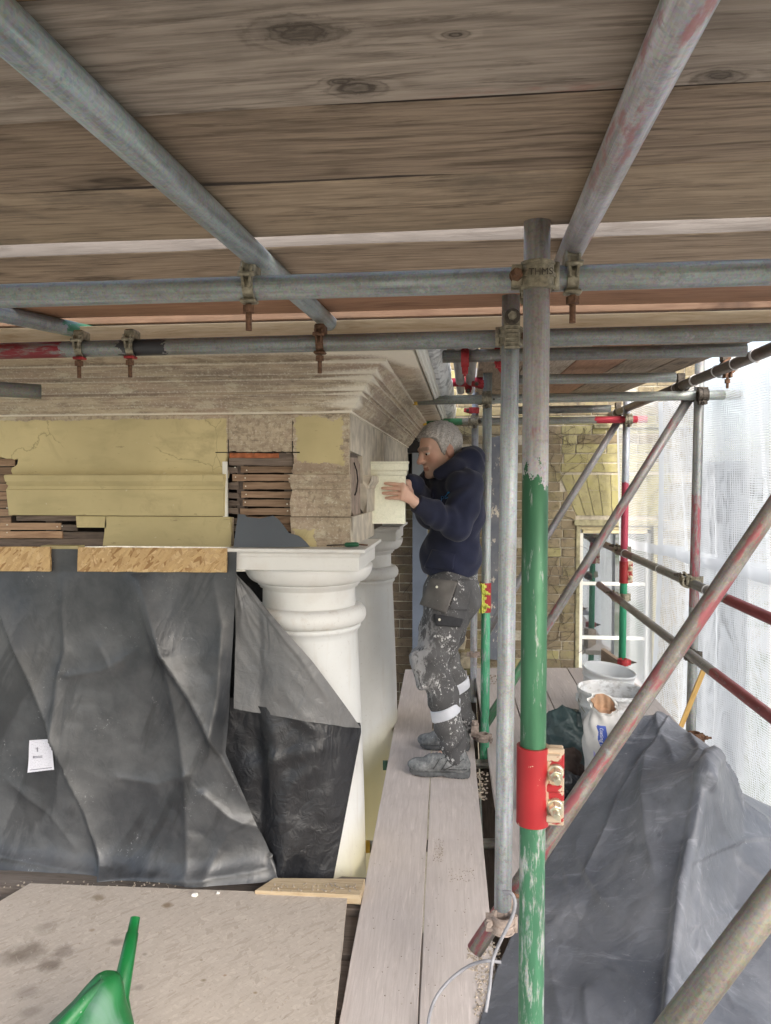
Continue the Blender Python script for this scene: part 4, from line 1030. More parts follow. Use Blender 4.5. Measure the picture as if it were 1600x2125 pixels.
mb = MB(); mb.grid(P); mb.build('folded_layer', M_POLYL, WRAP)

# ------------------------------------------------------------------ left floor
def floor_poly(pix, dz, th): return [onS(px, py, DK_A + dz, DK_B) for px, py in pix], Vector((0, 0, -th))
q, dv = floor_poly([(62, 1833), (721, 1857), (676, 2290), (560, 3600), (-2600, 3600), (-900, 2300), (-90, 1925)], 0.018, 0.018)
mb = MB(); mb.prism(ragged(q, 0.0006, 0.05), dv); M = Matrix.Translation(sum(q, Vector()) / 6) @ Matrix.Rotation(math.atan(DK_B), 4, 'X')
Mi = M.inverted(); _st = []
for px, py, r_, k_, c_ in ((60, 1975, 0.075, 0.75, (0.12, 0.09, 0.065)), (100, 2003, 0.045, 0.75, (0.11, 0.082, 0.06)), (130, 1975, 0.045, 0.6, (0.13, 0.10, 0.08)), (20, 1990, 0.06, 0.5, (0.15, 0.12, 0.09)), (95, 1925, 0.05, 0.35, (0.16, 0.13, 0.10)), (205, 1864, 0.03, 0.7, (0.17, 0.12, 0.055)), (347, 1878, 0.024, 0.85, (0.16, 0.10, 0.04)), (240, 1955, 0.03, 0.6, (0.13, 0.10, 0.075)), (192, 1930, 0.014, 0.6, (0.2, 0.12, 0.05)), (55, 2060, 0.05, 0.4, (0.15, 0.12, 0.1)), (467, 2024, 0.009, 0.9, (0.22, 0.10, 0.03)), (423, 2034, 0.012, 0.8, (0.16, 0.12, 0.05)), (530, 2060, 0.008, 0.8, (0.2, 0.13, 0.04)), (285, 2050, 0.02, 0.5, (0.14, 0.11, 0.09)), (300, 1980, 0.012, 0.6, (0.14, 0.11, 0.09)), (418, 1992, 0.006, 0.7, (0.16, 0.12, 0.06)), (60, 2100, 0.04, 0.45, (0.14, 0.11, 0.085))):
    w_ = Mi @ onS(px, py, DK_A + 0.018, DK_B); _st.append((w_.x, w_.y, r_, k_ * 0.8, c_))
M_OSBF = mat_osb('osb_dusty_floor', [(0.46, 0.40, 0.34), (0.60, 0.54, 0.47), (0.36, 0.30, 0.25), (0.52, 0.46, 0.40)], dust=0.42, stains=_st)
tag(mb.build('osb_floor_sheet', M_OSBF, None, M), 'big dusty stained OSB sheet laid as flooring at the lower left', 'floor sheet')
a, b = onS(528, 1848, DK_A + 0.03, DK_B), onS(748, 1858, DK_A + 0.03, DK_B)
mb = MB(); mb.prism([a, b, b + Vector((0.002, 0.105, 0.004)), a + Vector((0.05, 0.085, 0.004))], (0, 0, -0.034)); M = frame((a+b)/2, b - a)
tag(mb.build('floor_batten', W_PALE, None, M, bevel=0.002), 'pale timber batten on the floor at the foot of the wrapped column', 'batten')
lows = [(1.62, 'dark dusty lower board beneath the OSB sheet, nearest the camera'), (1.845, 'dark dusty lower board beneath the OSB sheet, second from the camera'), (2.07, 'dark dusty lower board beneath the OSB sheet, third from the camera'), (2.30, 'dark dusty lower board beneath the OSB sheet, fourth from the camera'), (2.535, 'dark dusty lower board beneath the OSB sheet, farthest, below the polythene')]
for k, (y, lab) in enumerate(lows):
    c = deck(-1.55, y + 0.11); c.z -= 0.045; mb = MB(); mb.box(c, (2.5, 0.212, 0.036), jit=0.002); M = Matrix.Translation(c) @ Matrix.Rotation(math.atan(DK_B), 4, 'X')
    tag(mb.build('lower_board', mat_wood('dusty_brown_low_board', (0.20, 0.165, 0.14), (0.10, 0.075, 0.06), knots=0.2, dirt=0.3) if k == 0 else bpy.data.materials['dusty_brown_low_board'], None, M, bevel=0.003), lab, 'board', 'boards beneath the OSB sheet')

# dark boards added below, running behind the camera, to keep the joints black
mb = MB()
for i in range(16): mb.box((-2.6 + i * 0.29, 1.2, -2.05), (0.284, 9.0, 0.038))
tag(mb.build('joint_shade_floor', W_DARK, None, Matrix.Translation((0, 2.6, -2.05)) @ Matrix.Rotation(R(90), 4, 'Z')), kind='structure')
# ------------------------------------------------------------------ scaffold boards
def board_x(y0, y1, lab, mat, grp, x0=-2.75, x1=1.32, dz=0.0, th=0.038, roll=0.0, em=2):
    yc = (y0 + y1) / 2; z = CE_A + CE_B * yc + th / 2 + dz
    M = Matrix.Translation(((x0 + x1) / 2, yc, z)) @ Matrix.Rotation(math.atan(CE_B) + roll, 4, 'X')
    mb = MB(); L, W = x1 - x0, (y1 - y0)
    n = 40; P = []
    e0 = [rng.gauss(0, 0.0012) for _ in range(n + 1)]; e1 = [rng.gauss(0, 0.0012) for _ in range(n + 1)]
    for k in range(n + 1):
        x = -L/2 + L*k/n; sag = 0.0015 * math.sin(k * 0.5 + yc * 9)
        P.append([Vector((x, -W/2 + e0[k], -th/2 + sag)), Vector((x, W/2 + e1[k], -th/2 + sag)), Vector((x, W/2 + e1[k], th/2 + sag)), Vector((x, -W/2 + e0[k], th/2 + sag))])
    vs = [M @ p for r in P for p in r]
    fs = [(4*k+a, 4*k+(a+1) % 4, 4*(k+1)+(a+1) % 4, 4*(k+1)+a) for k in range(n) for a in range(4)]
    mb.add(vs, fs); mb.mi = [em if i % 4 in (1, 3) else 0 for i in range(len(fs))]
    mb.add(vs[:4], [(0, 1, 2, 3)], mi=1); mb.add(vs[-4:], [(3, 2, 1, 0)], mi=1)
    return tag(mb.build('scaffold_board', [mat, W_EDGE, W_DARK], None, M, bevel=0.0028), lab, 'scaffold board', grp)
GB = 'boards of the lift overhead'
k = 0.994
W_TOP = mat_wood('grey_brown_top_board', (0.34, 0.21, 0.11), (0.13, 0.07, 0.036), dirt=0.2)
# the row continues over the camera, out of view
tag(board_x(-0.06*k, 0.172*k, 'brown scaffold board overhead behind the camera', W_BROWN, GB), None)
board_x(0.192*k, 0.425*k, 'brown scaffold board overhead just above the camera', W_BROWN, GB)
board_x(0.437*k, 0.6750*k, 'orange brown scaffold board overhead at the very top edge of the photo', W_TOP, GB)
_yc = (0.679*k + 0.9203*k) / 2; _kn = []
for px, py, s_ in ((628, 70, 1.0), (735, 186, 0.75), (705, 172, 0.4), (585, 62, 0.45), (1490, 158, 0.6), (945, 75, 0.3)):
    w_ = onS(px, py, CE_A, CE_B); _kn.append((w_.x + 0.715, w_.y - _yc, s_))
w_ = onS(1110, 195, CE_A, CE_B)
W_BIG = mat_wood('knotty_grey_board', (0.45, 0.38, 0.315), (0.105, 0.08, 0.06), dirt=0.2, knots=1.25, at=_kn, smear=(w_.x + 0.715, w_.y - _yc, 0.17, 0.022), var=0.05)
board_x(0.6805*k, 0.9175*k, 'broad grey scaffold board overhead with big knots and red smears', W_BIG, GB)
board_x(0.9235*k, 1.1600*k, 'brown streaked scaffold board overhead, next to the big knotty one', W_BROWN, GB, dz=0.001)
board_x(1.1660*k, 1.440*k, 'brown scaffold board overhead just before the bright open gap', mat_wood('stained_brown_board', (0.375, 0.29, 0.205), (0.085, 0.06, 0.04), dirt=0.55, knots=1.2), GB)
board_x(1.514*k, 1.735*k, 'brown scaffold board overhead with its pale edge lit in the gap', W_BROWN, GB, dz=-0.004, em=1)
board_x(1.745*k, 1.968*k, 'brown scaffold board overhead resting above the front ledger', W_BROWN, GB)
board_x(2.0*k, 2.222*k, 'orange scaffold board overhead between the two ledgers', W_ORANGE, GB)
q = [onY(px, py, 2.26) for px, py in ((-150, 669), (1700, 641))]
zb0 = onY(-150, 705, 2.26).z
c = Vector((-0.8, 2.275, 1.5 + 0.474)); mb = MB(); mb.box(c, (4.3, 0.05, 0.046), jit=0.001)
M = Matrix.Translation(c); tag(mb.build('pale_batten', W_PALE, None, M, bevel=0.002), 'long pale new timber batten lying along behind the rear ledger', 'batten')
c = Vector((-0.8, 2.36, 1.5 + 0.535)); mb = MB(); mb.box(c, (4.3, 0.1, 0.038), jit=0.001)
tag(mb.build('scaffold_board', [mat_wood('dull_orange_board', (0.20, 0.125, 0.08), (0.11, 0.06, 0.037))], None, Matrix.Translation(c), bevel=0.002), 'narrow orange board edge just above the pale new batten', 'scaffold board', GB)

def board_y(x0, x1, y0, y1, lab, mat, grp):
    yc = (y0 + y1) / 2; th = 0.038; z = CE_A + CE_B * yc + th / 2
    M = Matrix.Translation(((x0 + x1) / 2, yc, z)) @ Matrix.Rotation(math.atan(CE_B), 4, 'X') @ Matrix.Rotation(R(90), 4, 'Z')
    mb = MB(); L = y1 - y0; W = x1 - x0; mb.box((0, 0, 0), (L, W, th), jit=0.0015); mb.v = [tuple(M @ Vector(v)) for v in mb.v]
    return tag(mb.build('scaffold_board', mat, None, M, bevel=0.003), lab, 'scaffold board', grp)
GF = 'boards of the far lift overhead'
for (x0, x1, m, lab) in ((-0.42, -0.20, W_BROWN, 'brown far lift board farthest left, over the man'), (-0.19, 0.03, W_BROWN, 'brown far lift board second from the left, over the man'), (0.055, 0.272, W_BROWN, 'brown far lift board just right of the inner standards'), (0.276, 0.497, W_GREY, 'grey brown far lift board left of the orange one'),
                         (0.502, 0.722, W_ORANGE, 'orange far lift board between two brown ones'), (0.728, 0.945, W_BROWN, 'brown far lift board right of the orange one'), (0.95, 1.09, W_BROWN, 'narrow brown far lift board at the outer edge beside the netting')):
    board_y(x0, x1, 2.46, 5.5 if x0 > 0 else 3.1, lab, m, GF)

# deck boards of the working lift, running away from the camera
def board_deck(edge_l, edge_r, y_near, y_far, lab, name, grp, vp, mat=W_DECK, inset=0.9, ref=1450.0, lift=0.0):
    def e(ed, y): return vp[0] + (ed - vp[0]) * (y - vp[1]) / (ref - vp[1])
    def pt(ed, y, s): return onS(e(ed, y) + s * inset * (y - vp[1]) / 495.0, y, DK_A + lift, DK_B)
    a, b, c, d = pt(edge_l, y_near, 1), pt(edge_r, y_near, -1), pt(edge_r, y_far, -1), pt(edge_l, y_far, 1)
    M = frame((a + b + c + d) / 4, ((c + d) - (a + b)))
    n = 30; rows = []
    for k in range(n + 1):
        t = k / n; rows.append((a.lerp(d, t) + Vector((rng.gauss(0, 0.0007), 0, 0.0012 * math.sin(t * 17 + edge_l))), b.lerp(c, t) + Vector((rng.gauss(0, 0.0007), 0, 0.0012 * math.sin(t * 13 + edge_r)))))
    mb = MB(); dn = Vector((0, 0, -0.038)); vs = []
    for p, q in rows: vs += [p, q, q + dn, p + dn]
    mb.add(vs, [(4*k+j, 4*k+(j+1) % 4, 4*(k+1)+(j+1) % 4, 4*(k+1)+j) for k in range(n) for j in range(4)]); mb.add(vs[:4], [(0, 1, 2, 3)]); mb.add(vs[-4:], [(3, 2, 1, 0)])
    return tag(mb.build(name, mat, None, M, bevel=0.002), lab, 'scaffold board', grp)
VPW = (926, 937)
ew = lambda x, y: VPW[0] + (x - VPW[0]) * (1450 - VPW[1]) / (y - VPW[1])
GW = 'walkway boards under the man'
board_deck(ew(700, 2125), ew(868, 2125), 5600, 1389, 'dusty walkway board under the toes of the man, left of the black joint', 'walkway_board', GW, VPW, inset=0.9)
board_deck(ew(868, 2125), ew(1040, 2125), 5600, 1391, 'dusty walkway board under the heels of the man, right of the black joint', 'walkway_board', GW, VPW, inset=0.9)
GD = 'deck boards by the buckets'
VPD = (918, 955)
for el, er, lab in ((994, 1067.5, 'dusty deck board right beside the thin standards'), (1068.5, 1140.5, 'dusty deck board behind the green standard, second from the walkway'), (1141.5, 1214.5, 'dusty deck board under the rubbish bags, third from the walkway'), (1215.5, 1288.5, 'dusty deck board under the buckets, fourth from the walkway'), (1289.5, 1362, 'dusty deck board along the netting, fifth from the walkway')):
    board_deck(el, er, 5600, 1386, lab, 'deck_board', GD, VPD, inset=0.6)

# ------------------------------------------------------------------ scaffold tubes
TR = 0.02415
def tube(p0, p1, lab, mat, grp, end=None):
    p0, p1 = Vector(p0), Vector(p1); L = (p1 - p0).length
    q = (p1 - p0).to_track_quat('Z', 'Y'); M = Matrix.LocRotScale(p0, q, None)
    mb = MB(); mb.pipe(p0, p1, TR, TR - 0.004, 28, 4)
    if end is not None:
        t = thing('scaffold_tube', lab, 'scaffold tube', p0, grp)
        mb.build('tube', mat, t, M)
        a = (p1 - p0).normalized(); s = MB(); s.pipe(p0 - a * 0.001, p0 + a * 0.024, TR + 0.0012, TR - 0.005, 28); s.build('end_tape', end, t)
        return t
    return tag(mb.build('scaffold_tube', mat, None, M), lab, 'scaffold tube', grp)
def vz(px, py, d): return D(px, py, d)
GREEN, RED, YEL = (0.045, 0.24, 0.09), (0.40, 0.025, 0.045), (0.5, 0.3, 0.03)
PALE_G = (0.16, 0.34, 0.21)
def upright(px, d, z0, z1):
    p = D(px, 1003, d); return Vector((p.x, p.y, z0)), Vector((p.x, p.y, z1))
def top_under(p): return CE_A + CE_B * p.y + 0.02
GS = 'inner standards of the scaffold'; GO = 'outer standards of the scaffold'
# inner standards
p = D(1110.5, 1003, 1.385); S1 = Vector((p.x, p.y, 0)); z0 = -1.6
zg = D(1110, 985, 1.385).z - z0; zs = D(1110, 1640, 1.385).z - z0
tube((S1.x, S1.y, z0), (S1.x, S1.y, top_under(S1)), 'thick green painted standard nearest the camera with a red sleeve', mat_tube('tube_green_standard', (0.47, 0.46, 0.47), [(zs, zg, (0.045, 0.15, 0.075), 0.37), (-1, zs, (0.06, 0.19, 0.105), 0.46)], flecks=(0.42, 0.16, 0.16), fleck_amt=0.1), GS)
p = D(1055, 1003, 2.03); S2 = Vector((p.x, p.y, 0))
zl = D(1047, 1905, 2.03).z
tube((S2.x - 0.008, S2.y, zl), (S2.x + 0.004, S2.y, CE_A + CE_B * S2.y + 0.02), 'plain galvanised standard standing on a coupler just left of the green one', mat_tube('tube_galv_standard', (0.36, 0.39, 0.41)), GS)
p = D(1008.5, 1003, 3.95); S3 = Vector((p.x, p.y, 0))
zr = D(1008, 1240, 3.95).z + 1.6
tube((S3.x - 0.004, S3.y, -1.6), (S3.x + 0.006, S3.y, 2.28), 'thin standard at the back of the man, grey above and green below', mat_tube('tube_man_standard', (0.36, 0.40, 0.40), [(zr - 0.95, zr, (0.08, 0.36, 0.20), 0.44)]), GS)
p = D(984, 1003, 5.2); S4 = Vector((p.x, p.y, 0))
tube((S4.x, S4.y, -1.6), (S4.x + 0.005, S4.y, 2.3), 'farthest thin grey inner standard, half hidden behind the man', mat_tube('tube_far_standard', (0.34, 0.36, 0.39), rust=0.3), GS)
# outer standards
p = D(1444, 1003, 3.77); O3 = Vector((p.x, p.y, 0))
tube((O3.x - 0.02, O3.y, -1.6), (O3.x + 0.012, O3.y, 2.3), 'grey outer standard with worn red paint in front of the netting', mat_tube('tube_outer_standard', (0.30, 0.31, 0.30), [(D(1440, 1260, 3.77).z + 1.6, D(1440, 1030, 3.77).z + 1.6, (0.36, 0.10, 0.12), 0.52)]), GO)
p = D(1297, 1003, 5.05); O4 = Vector((p.x, p.y, 0))
ob = -0.02; zz = lambda y: D(1296, y, 5.05).z - ob
tube((O4.x - 0.006, O4.y, ob), (O4.x + 0.006, O4.y, 2.12), 'far outer standard painted blue, pink and green, in front of the window', mat_tube('tube_striped_standard', (0.40, 0.43, 0.48), [(zz(1190), zz(1002), (0.42, 0.06, 0.10), 0.28), (-1, zz(1190), (0.03, 0.25, 0.13), 0.2)]), GO)
# ledgers
GL = 'ledgers under the lift overhead'
l1a, l1b = onY(-120, 618.5, 1.47), onY(1720, 561, 1.47)
l1c = l1a + (l1b - l1a) * 1.5; l1a = l1a - (l1b - l1a) * 0.6
tube(l1a, l1c, 'front grey ledger running the full width below the overhead boards', mat_tube('tube_front_ledger', (0.30, 0.33, 0.33), rust=0.15), GL)
l2a, l2b = onY(-120, 731.5, 2.10), onY(1720, 686, 2.10)
_w = lambda px: (onY(px, 720, 2.10) - l2a).length
l2b = l2a + (l2b - l2a) * 1.4
tube(l2a, l2b, 'rear grey ledger with a worn red painted end at the left', mat_tube('tube_rear_ledger', (0.24, 0.255, 0.25), [(-1, _w(140), (0.26, 0.025, 0.035), 0.47), (_w(250), _w(345), (0.055, 0.055, 0.06), 0.3)], rust=0.2), GL)
# transoms over the camera
GT = 'transoms under the overhead boards'
TA, TB = CE_A - TR - 0.001, CE_B
tube(onS(-60, -9, TA, TB), onS(692, 679, TA, TB), 'big grey transom crossing diagonally at the upper left', mat_tube('tube_left_transom', (0.32, 0.365, 0.38)), GT)
tube(onS(1468, -78, TA, TB), onS(1173, 546, TA, TB), 'grey transom with pink smears slanting down at the upper right', mat_tube('tube_right_transom', (0.44, 0.43, 0.46), flecks=(0.42, 0.19, 0.20), fleck_amt=0.45), GT)
ta = onS(-110, 627, TA, TB); tb = onS(270, 708.5, TA, TB)
tube(ta, tb, 'short transom with flaking green paint between the two ledgers at left', mat_tube('tube_green_transom', (0.27, 0.30, 0.32), [((onS(125, 677, TA, TB) - ta).length, (onS(232, 700, TA, TB) - ta).length, (0.05, 0.20, 0.11), 0.46)]), GT)
tube(D(-90, 802, 2.35), D(86, 813, 2.45), 'dark stub of tube poking in at the left edge before the cornice', mat_tube('tube_dark_stub', (0.13, 0.145, 0.14)), 'odd tubes on the scaffold')
# far lift transoms
GX = 'cross tubes of the far lift'
tube(D(919, 740, 2.86), D(1548, 726, 2.68), 'dark grey cross tube right under the far lift, the nearest one', mat_tube('tube_cross_near', (0.19, 0.195, 0.19), rust=0.2), GX)
tube(D(1068, 788, 3.72), D(1402, 783, 3.62), 'light grey cross tube under the far lift, the middle one', mat_tube('tube_cross_mid', (0.28, 0.30, 0.29)), GX)
tube(D(1068, 852, 4.9), D(1268, 848, 4.75), 'dark cross tube under the far lift, close to the brick wall', mat_tube('tube_cross_far', (0.17, 0.175, 0.165)), GX)
tube(D(858, 831, 4.02), D(1540, 819, 3.71), 'long pale tie tube with a yellow taped end above the head of the man', mat_tube('tube_tie_near', (0.33, 0.355, 0.33)), GX, end=M_YCAP)
ta = D(879, 876, 5.27); tb = D(1343, 870, 4.98)
tube(ta, tb, 'tie tube painted green at the taped end and red at the other', mat_tube('tube_tie_far', (0.30, 0.31, 0.28), [(0.0, 0.27, (0.07, 0.24, 0.12), 0.3), (1.18, 3, (0.42, 0.03, 0.05), 0.3)]), GX, end=M_YCAP)
tube(D(932, 794, 4.2), D(1004, 791, 4.15), 'short red painted tube end high behind the head of the man', mat_tube('tube_red_stub', (0.30, 0.06, 0.06), [(-1, 3, (0.40, 0.03, 0.05), 0.3)]), 'odd tubes on the scaffold')
for i, (x, lab) in enumerate(((-0.035, 'grey tube running away under the far lift, left of a close pair'), (0.022, 'grey tube running away under the far lift, right of a close pair'))):
    tube((x, 2.5, 2.02), (x - 0.005, 4.75, 2.085), lab, mat_tube('tube_runner_%s' % 'ab'[i], (0.33, 0.31, 0.31)), 'odd tubes on the scaffold')
# guard rails and toe tube
GR = 'guard rails along the netting'
r1a, r1b = D(1255, 1130, 5.5), D(1600, 1284, 2.95); r1c = r1a + (r1b - r1a) * 1.5
L_ = lambda px, py, d, a: (D(px, py, d) - a).length
tube(r1a, r1c, 'upper guard rail, grey with rusty red ends, tied to the netting', mat_tube('tube_upper_rail', (0.27, 0.265, 0.25), [(-1, 0.75, (0.15, 0.085, 0.075), 0.35), (L_(1515, 1246, 3.35, r1a), 9, (0.26, 0.05, 0.055), 0.3)]), GR)
r2a, r2b = D(1243, 1213, 5.5), D(1600, 1487, 2.85); r2c = r2a + (r2b - r2a) * 1.5
tube(r2a, r2c, 'lower guard rail with brownish red ends, crossing behind the big brace', mat_tube('tube_lower_rail', (0.27, 0.255, 0.235), [(-1, 0.65, (0.17, 0.085, 0.075), 0.3), (L_(1500, 1412, 3.4, r2a), 9, (0.28, 0.07, 0.07), 0.4)]), GR)
ta = D(1268, 861, 5.55); tb = D(1620, 716, 2.66); tc_ = ta + (tb - ta) * 1.5
tube(ta, tc_, 'brown outer ledger with ring ties holding up the netting', mat_tube('tube_outer_ledger', (0.15, 0.125, 0.115), rust=0.5), 'ledgers under the lift overhead')
# braces
GB2 = 'diagonal braces'
BR = lambda n, b, f=0.5: mat_tube(n, b, flecks=(0.36, 0.07, 0.09), fleck_amt=f, rust=0.35)
tube(D(985, 1972, 2.14), D(985, 1972, 2.14) + (D(1665, 962, 2.10) - D(985, 1972, 2.14)) * 1.3, 'long diagonal brace with red scrapes crossing in front of the buckets', BR('tube_brace_near', (0.25, 0.225, 0.205), 0.75), GB2)
tube(D(1325, 2232, 1.1), D(1325, 2232, 1.1) + (D(1810, 1590, 1.16) - D(1325, 2232, 1.1)) * 2.6, 'plain thick diagonal brace at the bottom right corner', mat_tube('tube_brace_corner', (0.20, 0.18, 0.155)), GB2)
ta, tb = D(988, 1535, 4.02), D(1429, 829, 3.79); Lb = (tb - ta).length
tube(ta, tb, 'diagonal brace worn red above and green below, under the long tie tube', mat_tube('tube_brace_mid', (0.24, 0.23, 0.225), [(0, Lb * 0.30, (0.12, 0.30, 0.17), 0.46)], flecks=(0.34, 0.08, 0.10), fleck_amt=0.6), GB2)
tube(D(1008, 1318, 5.2), D(1284, 872, 5.07), 'far grey diagonal brace in front of the yellow brick arch', mat_tube('tube_brace_far', (0.27, 0.265, 0.275)), GB2)
# tube under the walkway whose taped end pokes out by the columns
for (a, b, lab, cap) in ((onS(756, 1757, -0.19, DK_B), onS(1030, 1752, -0.19, DK_B), 'yellow taped tube end under the walkway beside the near column', M_YCAP), (onS(795, 1588, -0.17, DK_B), onS(1025, 1585, -0.17, DK_B), 'green painted tube end under the walkway beside the far column', mat_plain('green_tube_end', (0.05, 0.12, 0.07), 0.6))):
    tube(a, b, lab, mat_tube('tube_low_' + cap.name, (0.22, 0.21, 0.18)), 'tubes under the walkway', end=cap)
# short stub of brace lying at the foot of the galvanised standard

for i_, (x0_, x1_, dz_) in enumerate(((-0.03, 0.075, -0.20), (0.08, 0.2, -0.13))):
    a_ = deck((x0_ + x1_) / 2, 3.0); c_ = a_ + Vector((0, 0, dz_)); M = Matrix.Translation(c_) @ Matrix.Rotation(math.atan(DK_B), 4, 'X') @ Matrix.Rotation(R(90), 4, 'Z')
    mb = MB(); mb.box((0, 0, 0), (5.6, x1_ - x0_, 0.038), jit=0.002); mb.v = [tuple(M @ Vector(v)) for v in mb.v]
    tag(mb.build('scaffold_board', W_DARK, None, M), ('dark low board in the slot between walkway and deck', 'second dark low board in the slot, under the deck edge')[i_], 'scaffold board', 'boards in the slot')

# ------------------------------------------------------------------ couplers
def hexnut(mb, c, a, r, h):
    c, a = Vector(c), Vector(a).normalized(); mb.cyl(c - a*h/2, c + a*h/2, r, n=6, smooth=False)
def half(parent, c, axis, out, bolt, mat, bmat, w=0.05, nut=True, blen=0.075):
    """one jaw of a coupler round a tube: band, hinge lugs, T-bolt with its nut"""
    c, axis, out, bolt = Vector(c), Vector(axis).normalized(), Vector(out).normalized(), Vector(bolt).normalized()
    mb = MB(); mb.ring(c, axis, TR + 0.0075, TR + 0.0004, w, R(20), R(340), ref=out, n=22)
    mb.ring(c, axis, TR + 0.0105, TR + 0.007, w * 0.16, R(25), R(335), ref=out, n=22); mb.ring(c + axis*w*0.42, axis, TR + 0.0095, TR + 0.007, w*0.1, R(25), R(335), ref=out, n=22); mb.ring(c - axis*w*0.42, axis, TR + 0.0095, TR + 0.007, w*0.1, R(25), R(335), ref=out, n=22)
    s = axis.cross(out)
    for k in (-1, 1):
        rot = Matrix((out, s, axis)).transposed()
        mb.box(c + out * (TR + 0.011) + s * k * 0.011, (0.022, 0.008, w * 0.8), rot)
    rot = Matrix((-out, s, axis)).transposed(); mb.cyl(c - out*(TR + 0.010) - axis*w*0.5, c - out*(TR + 0.010) + axis*w*0.5, 0.0075, n=10)
    mb.build('band', mat, parent)
    b = MB(); bc = c + out * (TR + 0.014); b.cyl(bc - bolt*blen*0.4, bc + bolt*blen*0.6, 0.0058, n=10)
    bo = b.build('bolt', bmat, parent)
    if nut: nb = MB(); hexnut(nb, bc + bolt*blen*0.28, bolt, 0.0115, 0.013); nb.cyl(bc + bolt*blen*0.16, bc + bolt*blen*0.19, 0.013, n=14); nb.build('nut', bmat, bo)
def coupler(c, ax_a, ax_b, sep, out_a, out_b, bolt_a, bolt_b, lab, mat=None, bmat=None, grp='scaffold couplers'):
    """two jaws back to back: tube a runs through c, tube b through c + sep"""
    c, sep = Vector(c), Vector(sep); mat = mat or M_CAST; bmat = bmat or M_RUST
    t = thing('scaffold_coupler', lab, 'coupler', c, grp)
    half(t, c, ax_a, out_a, bolt_a, mat, bmat); half(t, c + sep, ax_b, out_b, bolt_b, mat, bmat)
    mb = MB(); mb.box(c + sep * 0.5, (0.034, 0.034, 0.034), Matrix.Rotation(0.6, 3, 'Z')); mb.build('body', mat, t, bevel=0.004)
    return t
def clip(px, Y, zline, lab, mat=None, bmat=None, red=False):
    """board clip that hangs a transom on a ledger: strap down the front, bolt pointing down"""
    mat = mat or M_CAST; bmat = bmat or M_RUST
    c = onY(px, zline, Y); t = thing('scaffold_clip', lab, 'coupler', c, 'clips on the ledgers')
    mb = MB(); mb.ring(c, (1, 0, 0), TR + 0.005, TR + 0.0003, 0.022, R(-60), R(95), ref=(0, -1, 0), n=16)
    for s in (-1, 1): mb.box(c + Vector((s * 0.008, -TR - 0.007, 0.014)), (0.006, 0.011, 0.04), Matrix.Rotation(s * 0.12, 3, 'Y'))
    mb.cyl(c + Vector((-0.017, -TR - 0.008, 0.020)), c + Vector((0.017, -TR - 0.008, 0.020)), 0.006, n=10)
    mb.build('strap', mat, t, bevel=0.001)
    sd_ = MB(); sd_.box(c + Vector((0, -0.014, -TR - 0.006)), (0.034, 0.026, 0.008)); sd_.build('saddle', M_CASTR if red else mat, t, bevel=0.003)
    up = MB(); up.box(c + Vector((0, 0.0, TR + 0.012)), (0.03, 0.05, 0.03)); up.build('hook', mat, t, bevel=0.004)
    bp = c + Vector((0, -0.018, -TR - 0.012)); b = MB(); b.cyl(bp, bp + Vector((0, 0, -0.052)), 0.0062, n=10); bo = b.build('bolt', bmat, t)
    nb = MB(); hexnut(nb, bp + Vector((0, 0, -0.010)), (0, 0, 1), 0.0125, 0.014); nb.build('nut', bmat, bo)
    return t
X_, Y_, Z_ = Vector((1, 0, 0)), Vector((0, 1, 0)), Vector((0, 0, 1))
z1 = onY(1110, 574, 1.405).z
cA = Vector((S1.x, S1.y, z1)); dY = 1.47 - S1.y
t = coupler(cA, Z_, X_, (0, dY, 0), -X_, -Y_ * 0.2 - Z_, -Y_, -Z_, 'brassy worn coupler with a big rusty bolt high on the green standard')
fc = bpy.data.curves.new('raised_lettering', 'FONT'); fc.body = 'THMS'; fc.size = 0.017; fc.extrude = 0.0006; fc.align_x = 'CENTER'; fc.align_y = 'CENTER'; fc.materials.append(M_CASTD)
fo = bpy.data.objects.new('raised_lettering', fc); COL.objects.link(fo); bpy.context.view_layer.update(); me_ = bpy.data.meshes.new_from_object(fo.evaluated_get(bpy.context.evaluated_depsgraph_get())); bpy.data.objects.remove(fo); fo = bpy.data.objects.new('raised_lettering', me_); link(fo, t); fo.matrix_parent_inverse = Matrix.Translation(t.location).inverted(); fo.location = cA + Vector((0.004, -TR - 0.011, 0.0)); fo.rotation_euler = (R(90), 0, 0)
clip(1186, 1.47, 578, 'brassy board clip with a long brown bolt right of the green standard'); clip(521, 1.47, 598, 'grey board clip on the front ledger under the big left transom')
clip(170, 2.10, 724, 'board clip with a red wing on the rear ledger below the green transom', red=True); clip(275, 2.10, 722, 'small red board clip on the rear ledger, second from the left', red=True); clip(666, 2.10, 712, 'rusty board clip on the rear ledger left of the standards', mat=M_RUST)
cB = Vector((S2.x + 0.003, S2.y, onY(1063, 697, 2.04).z))
coupler(cB, Z_, X_, (0, 2.10 - S2.y, 0), X_ * 0.9 + Y_ * 0.2, Z_ - Y_ * 0.6, -Y_, -Y_ * 0.8, 'coupler joining the galvanised standard to the rear ledger')
t = thing('scaffold_coupler', 'ridged brassy coupler flap hanging on the front of the galvanised standard', 'coupler', cB + Vector((0, -0.03, 0)), 'scaffold couplers')
mb = MB(); mb.box(cB + Vector((0.002, -0.036, 0.005)), (0.042, 0.014, 0.085)); 
for i in range(6): mb.box(cB + Vector((0.002, -0.0435, -0.032 + i * 0.011)), (0.036, 0.003, 0.004))
mb.build('flap', M_CAST, t, bevel=0.003)
mb = MB(); mb.cyl(cB + Vector((0.002, -0.028, 0.045)), cB + Vector((0.002, -0.052, 0.045)), 0.021, n=20); b = mb.build('washer', M_CASTD, t); mb = MB(); hexnut(mb, cB + Vector((0.002, -0.056, 0.045)), Y_, 0.012, 0.014); mb.build('nut', M_CAST, b)
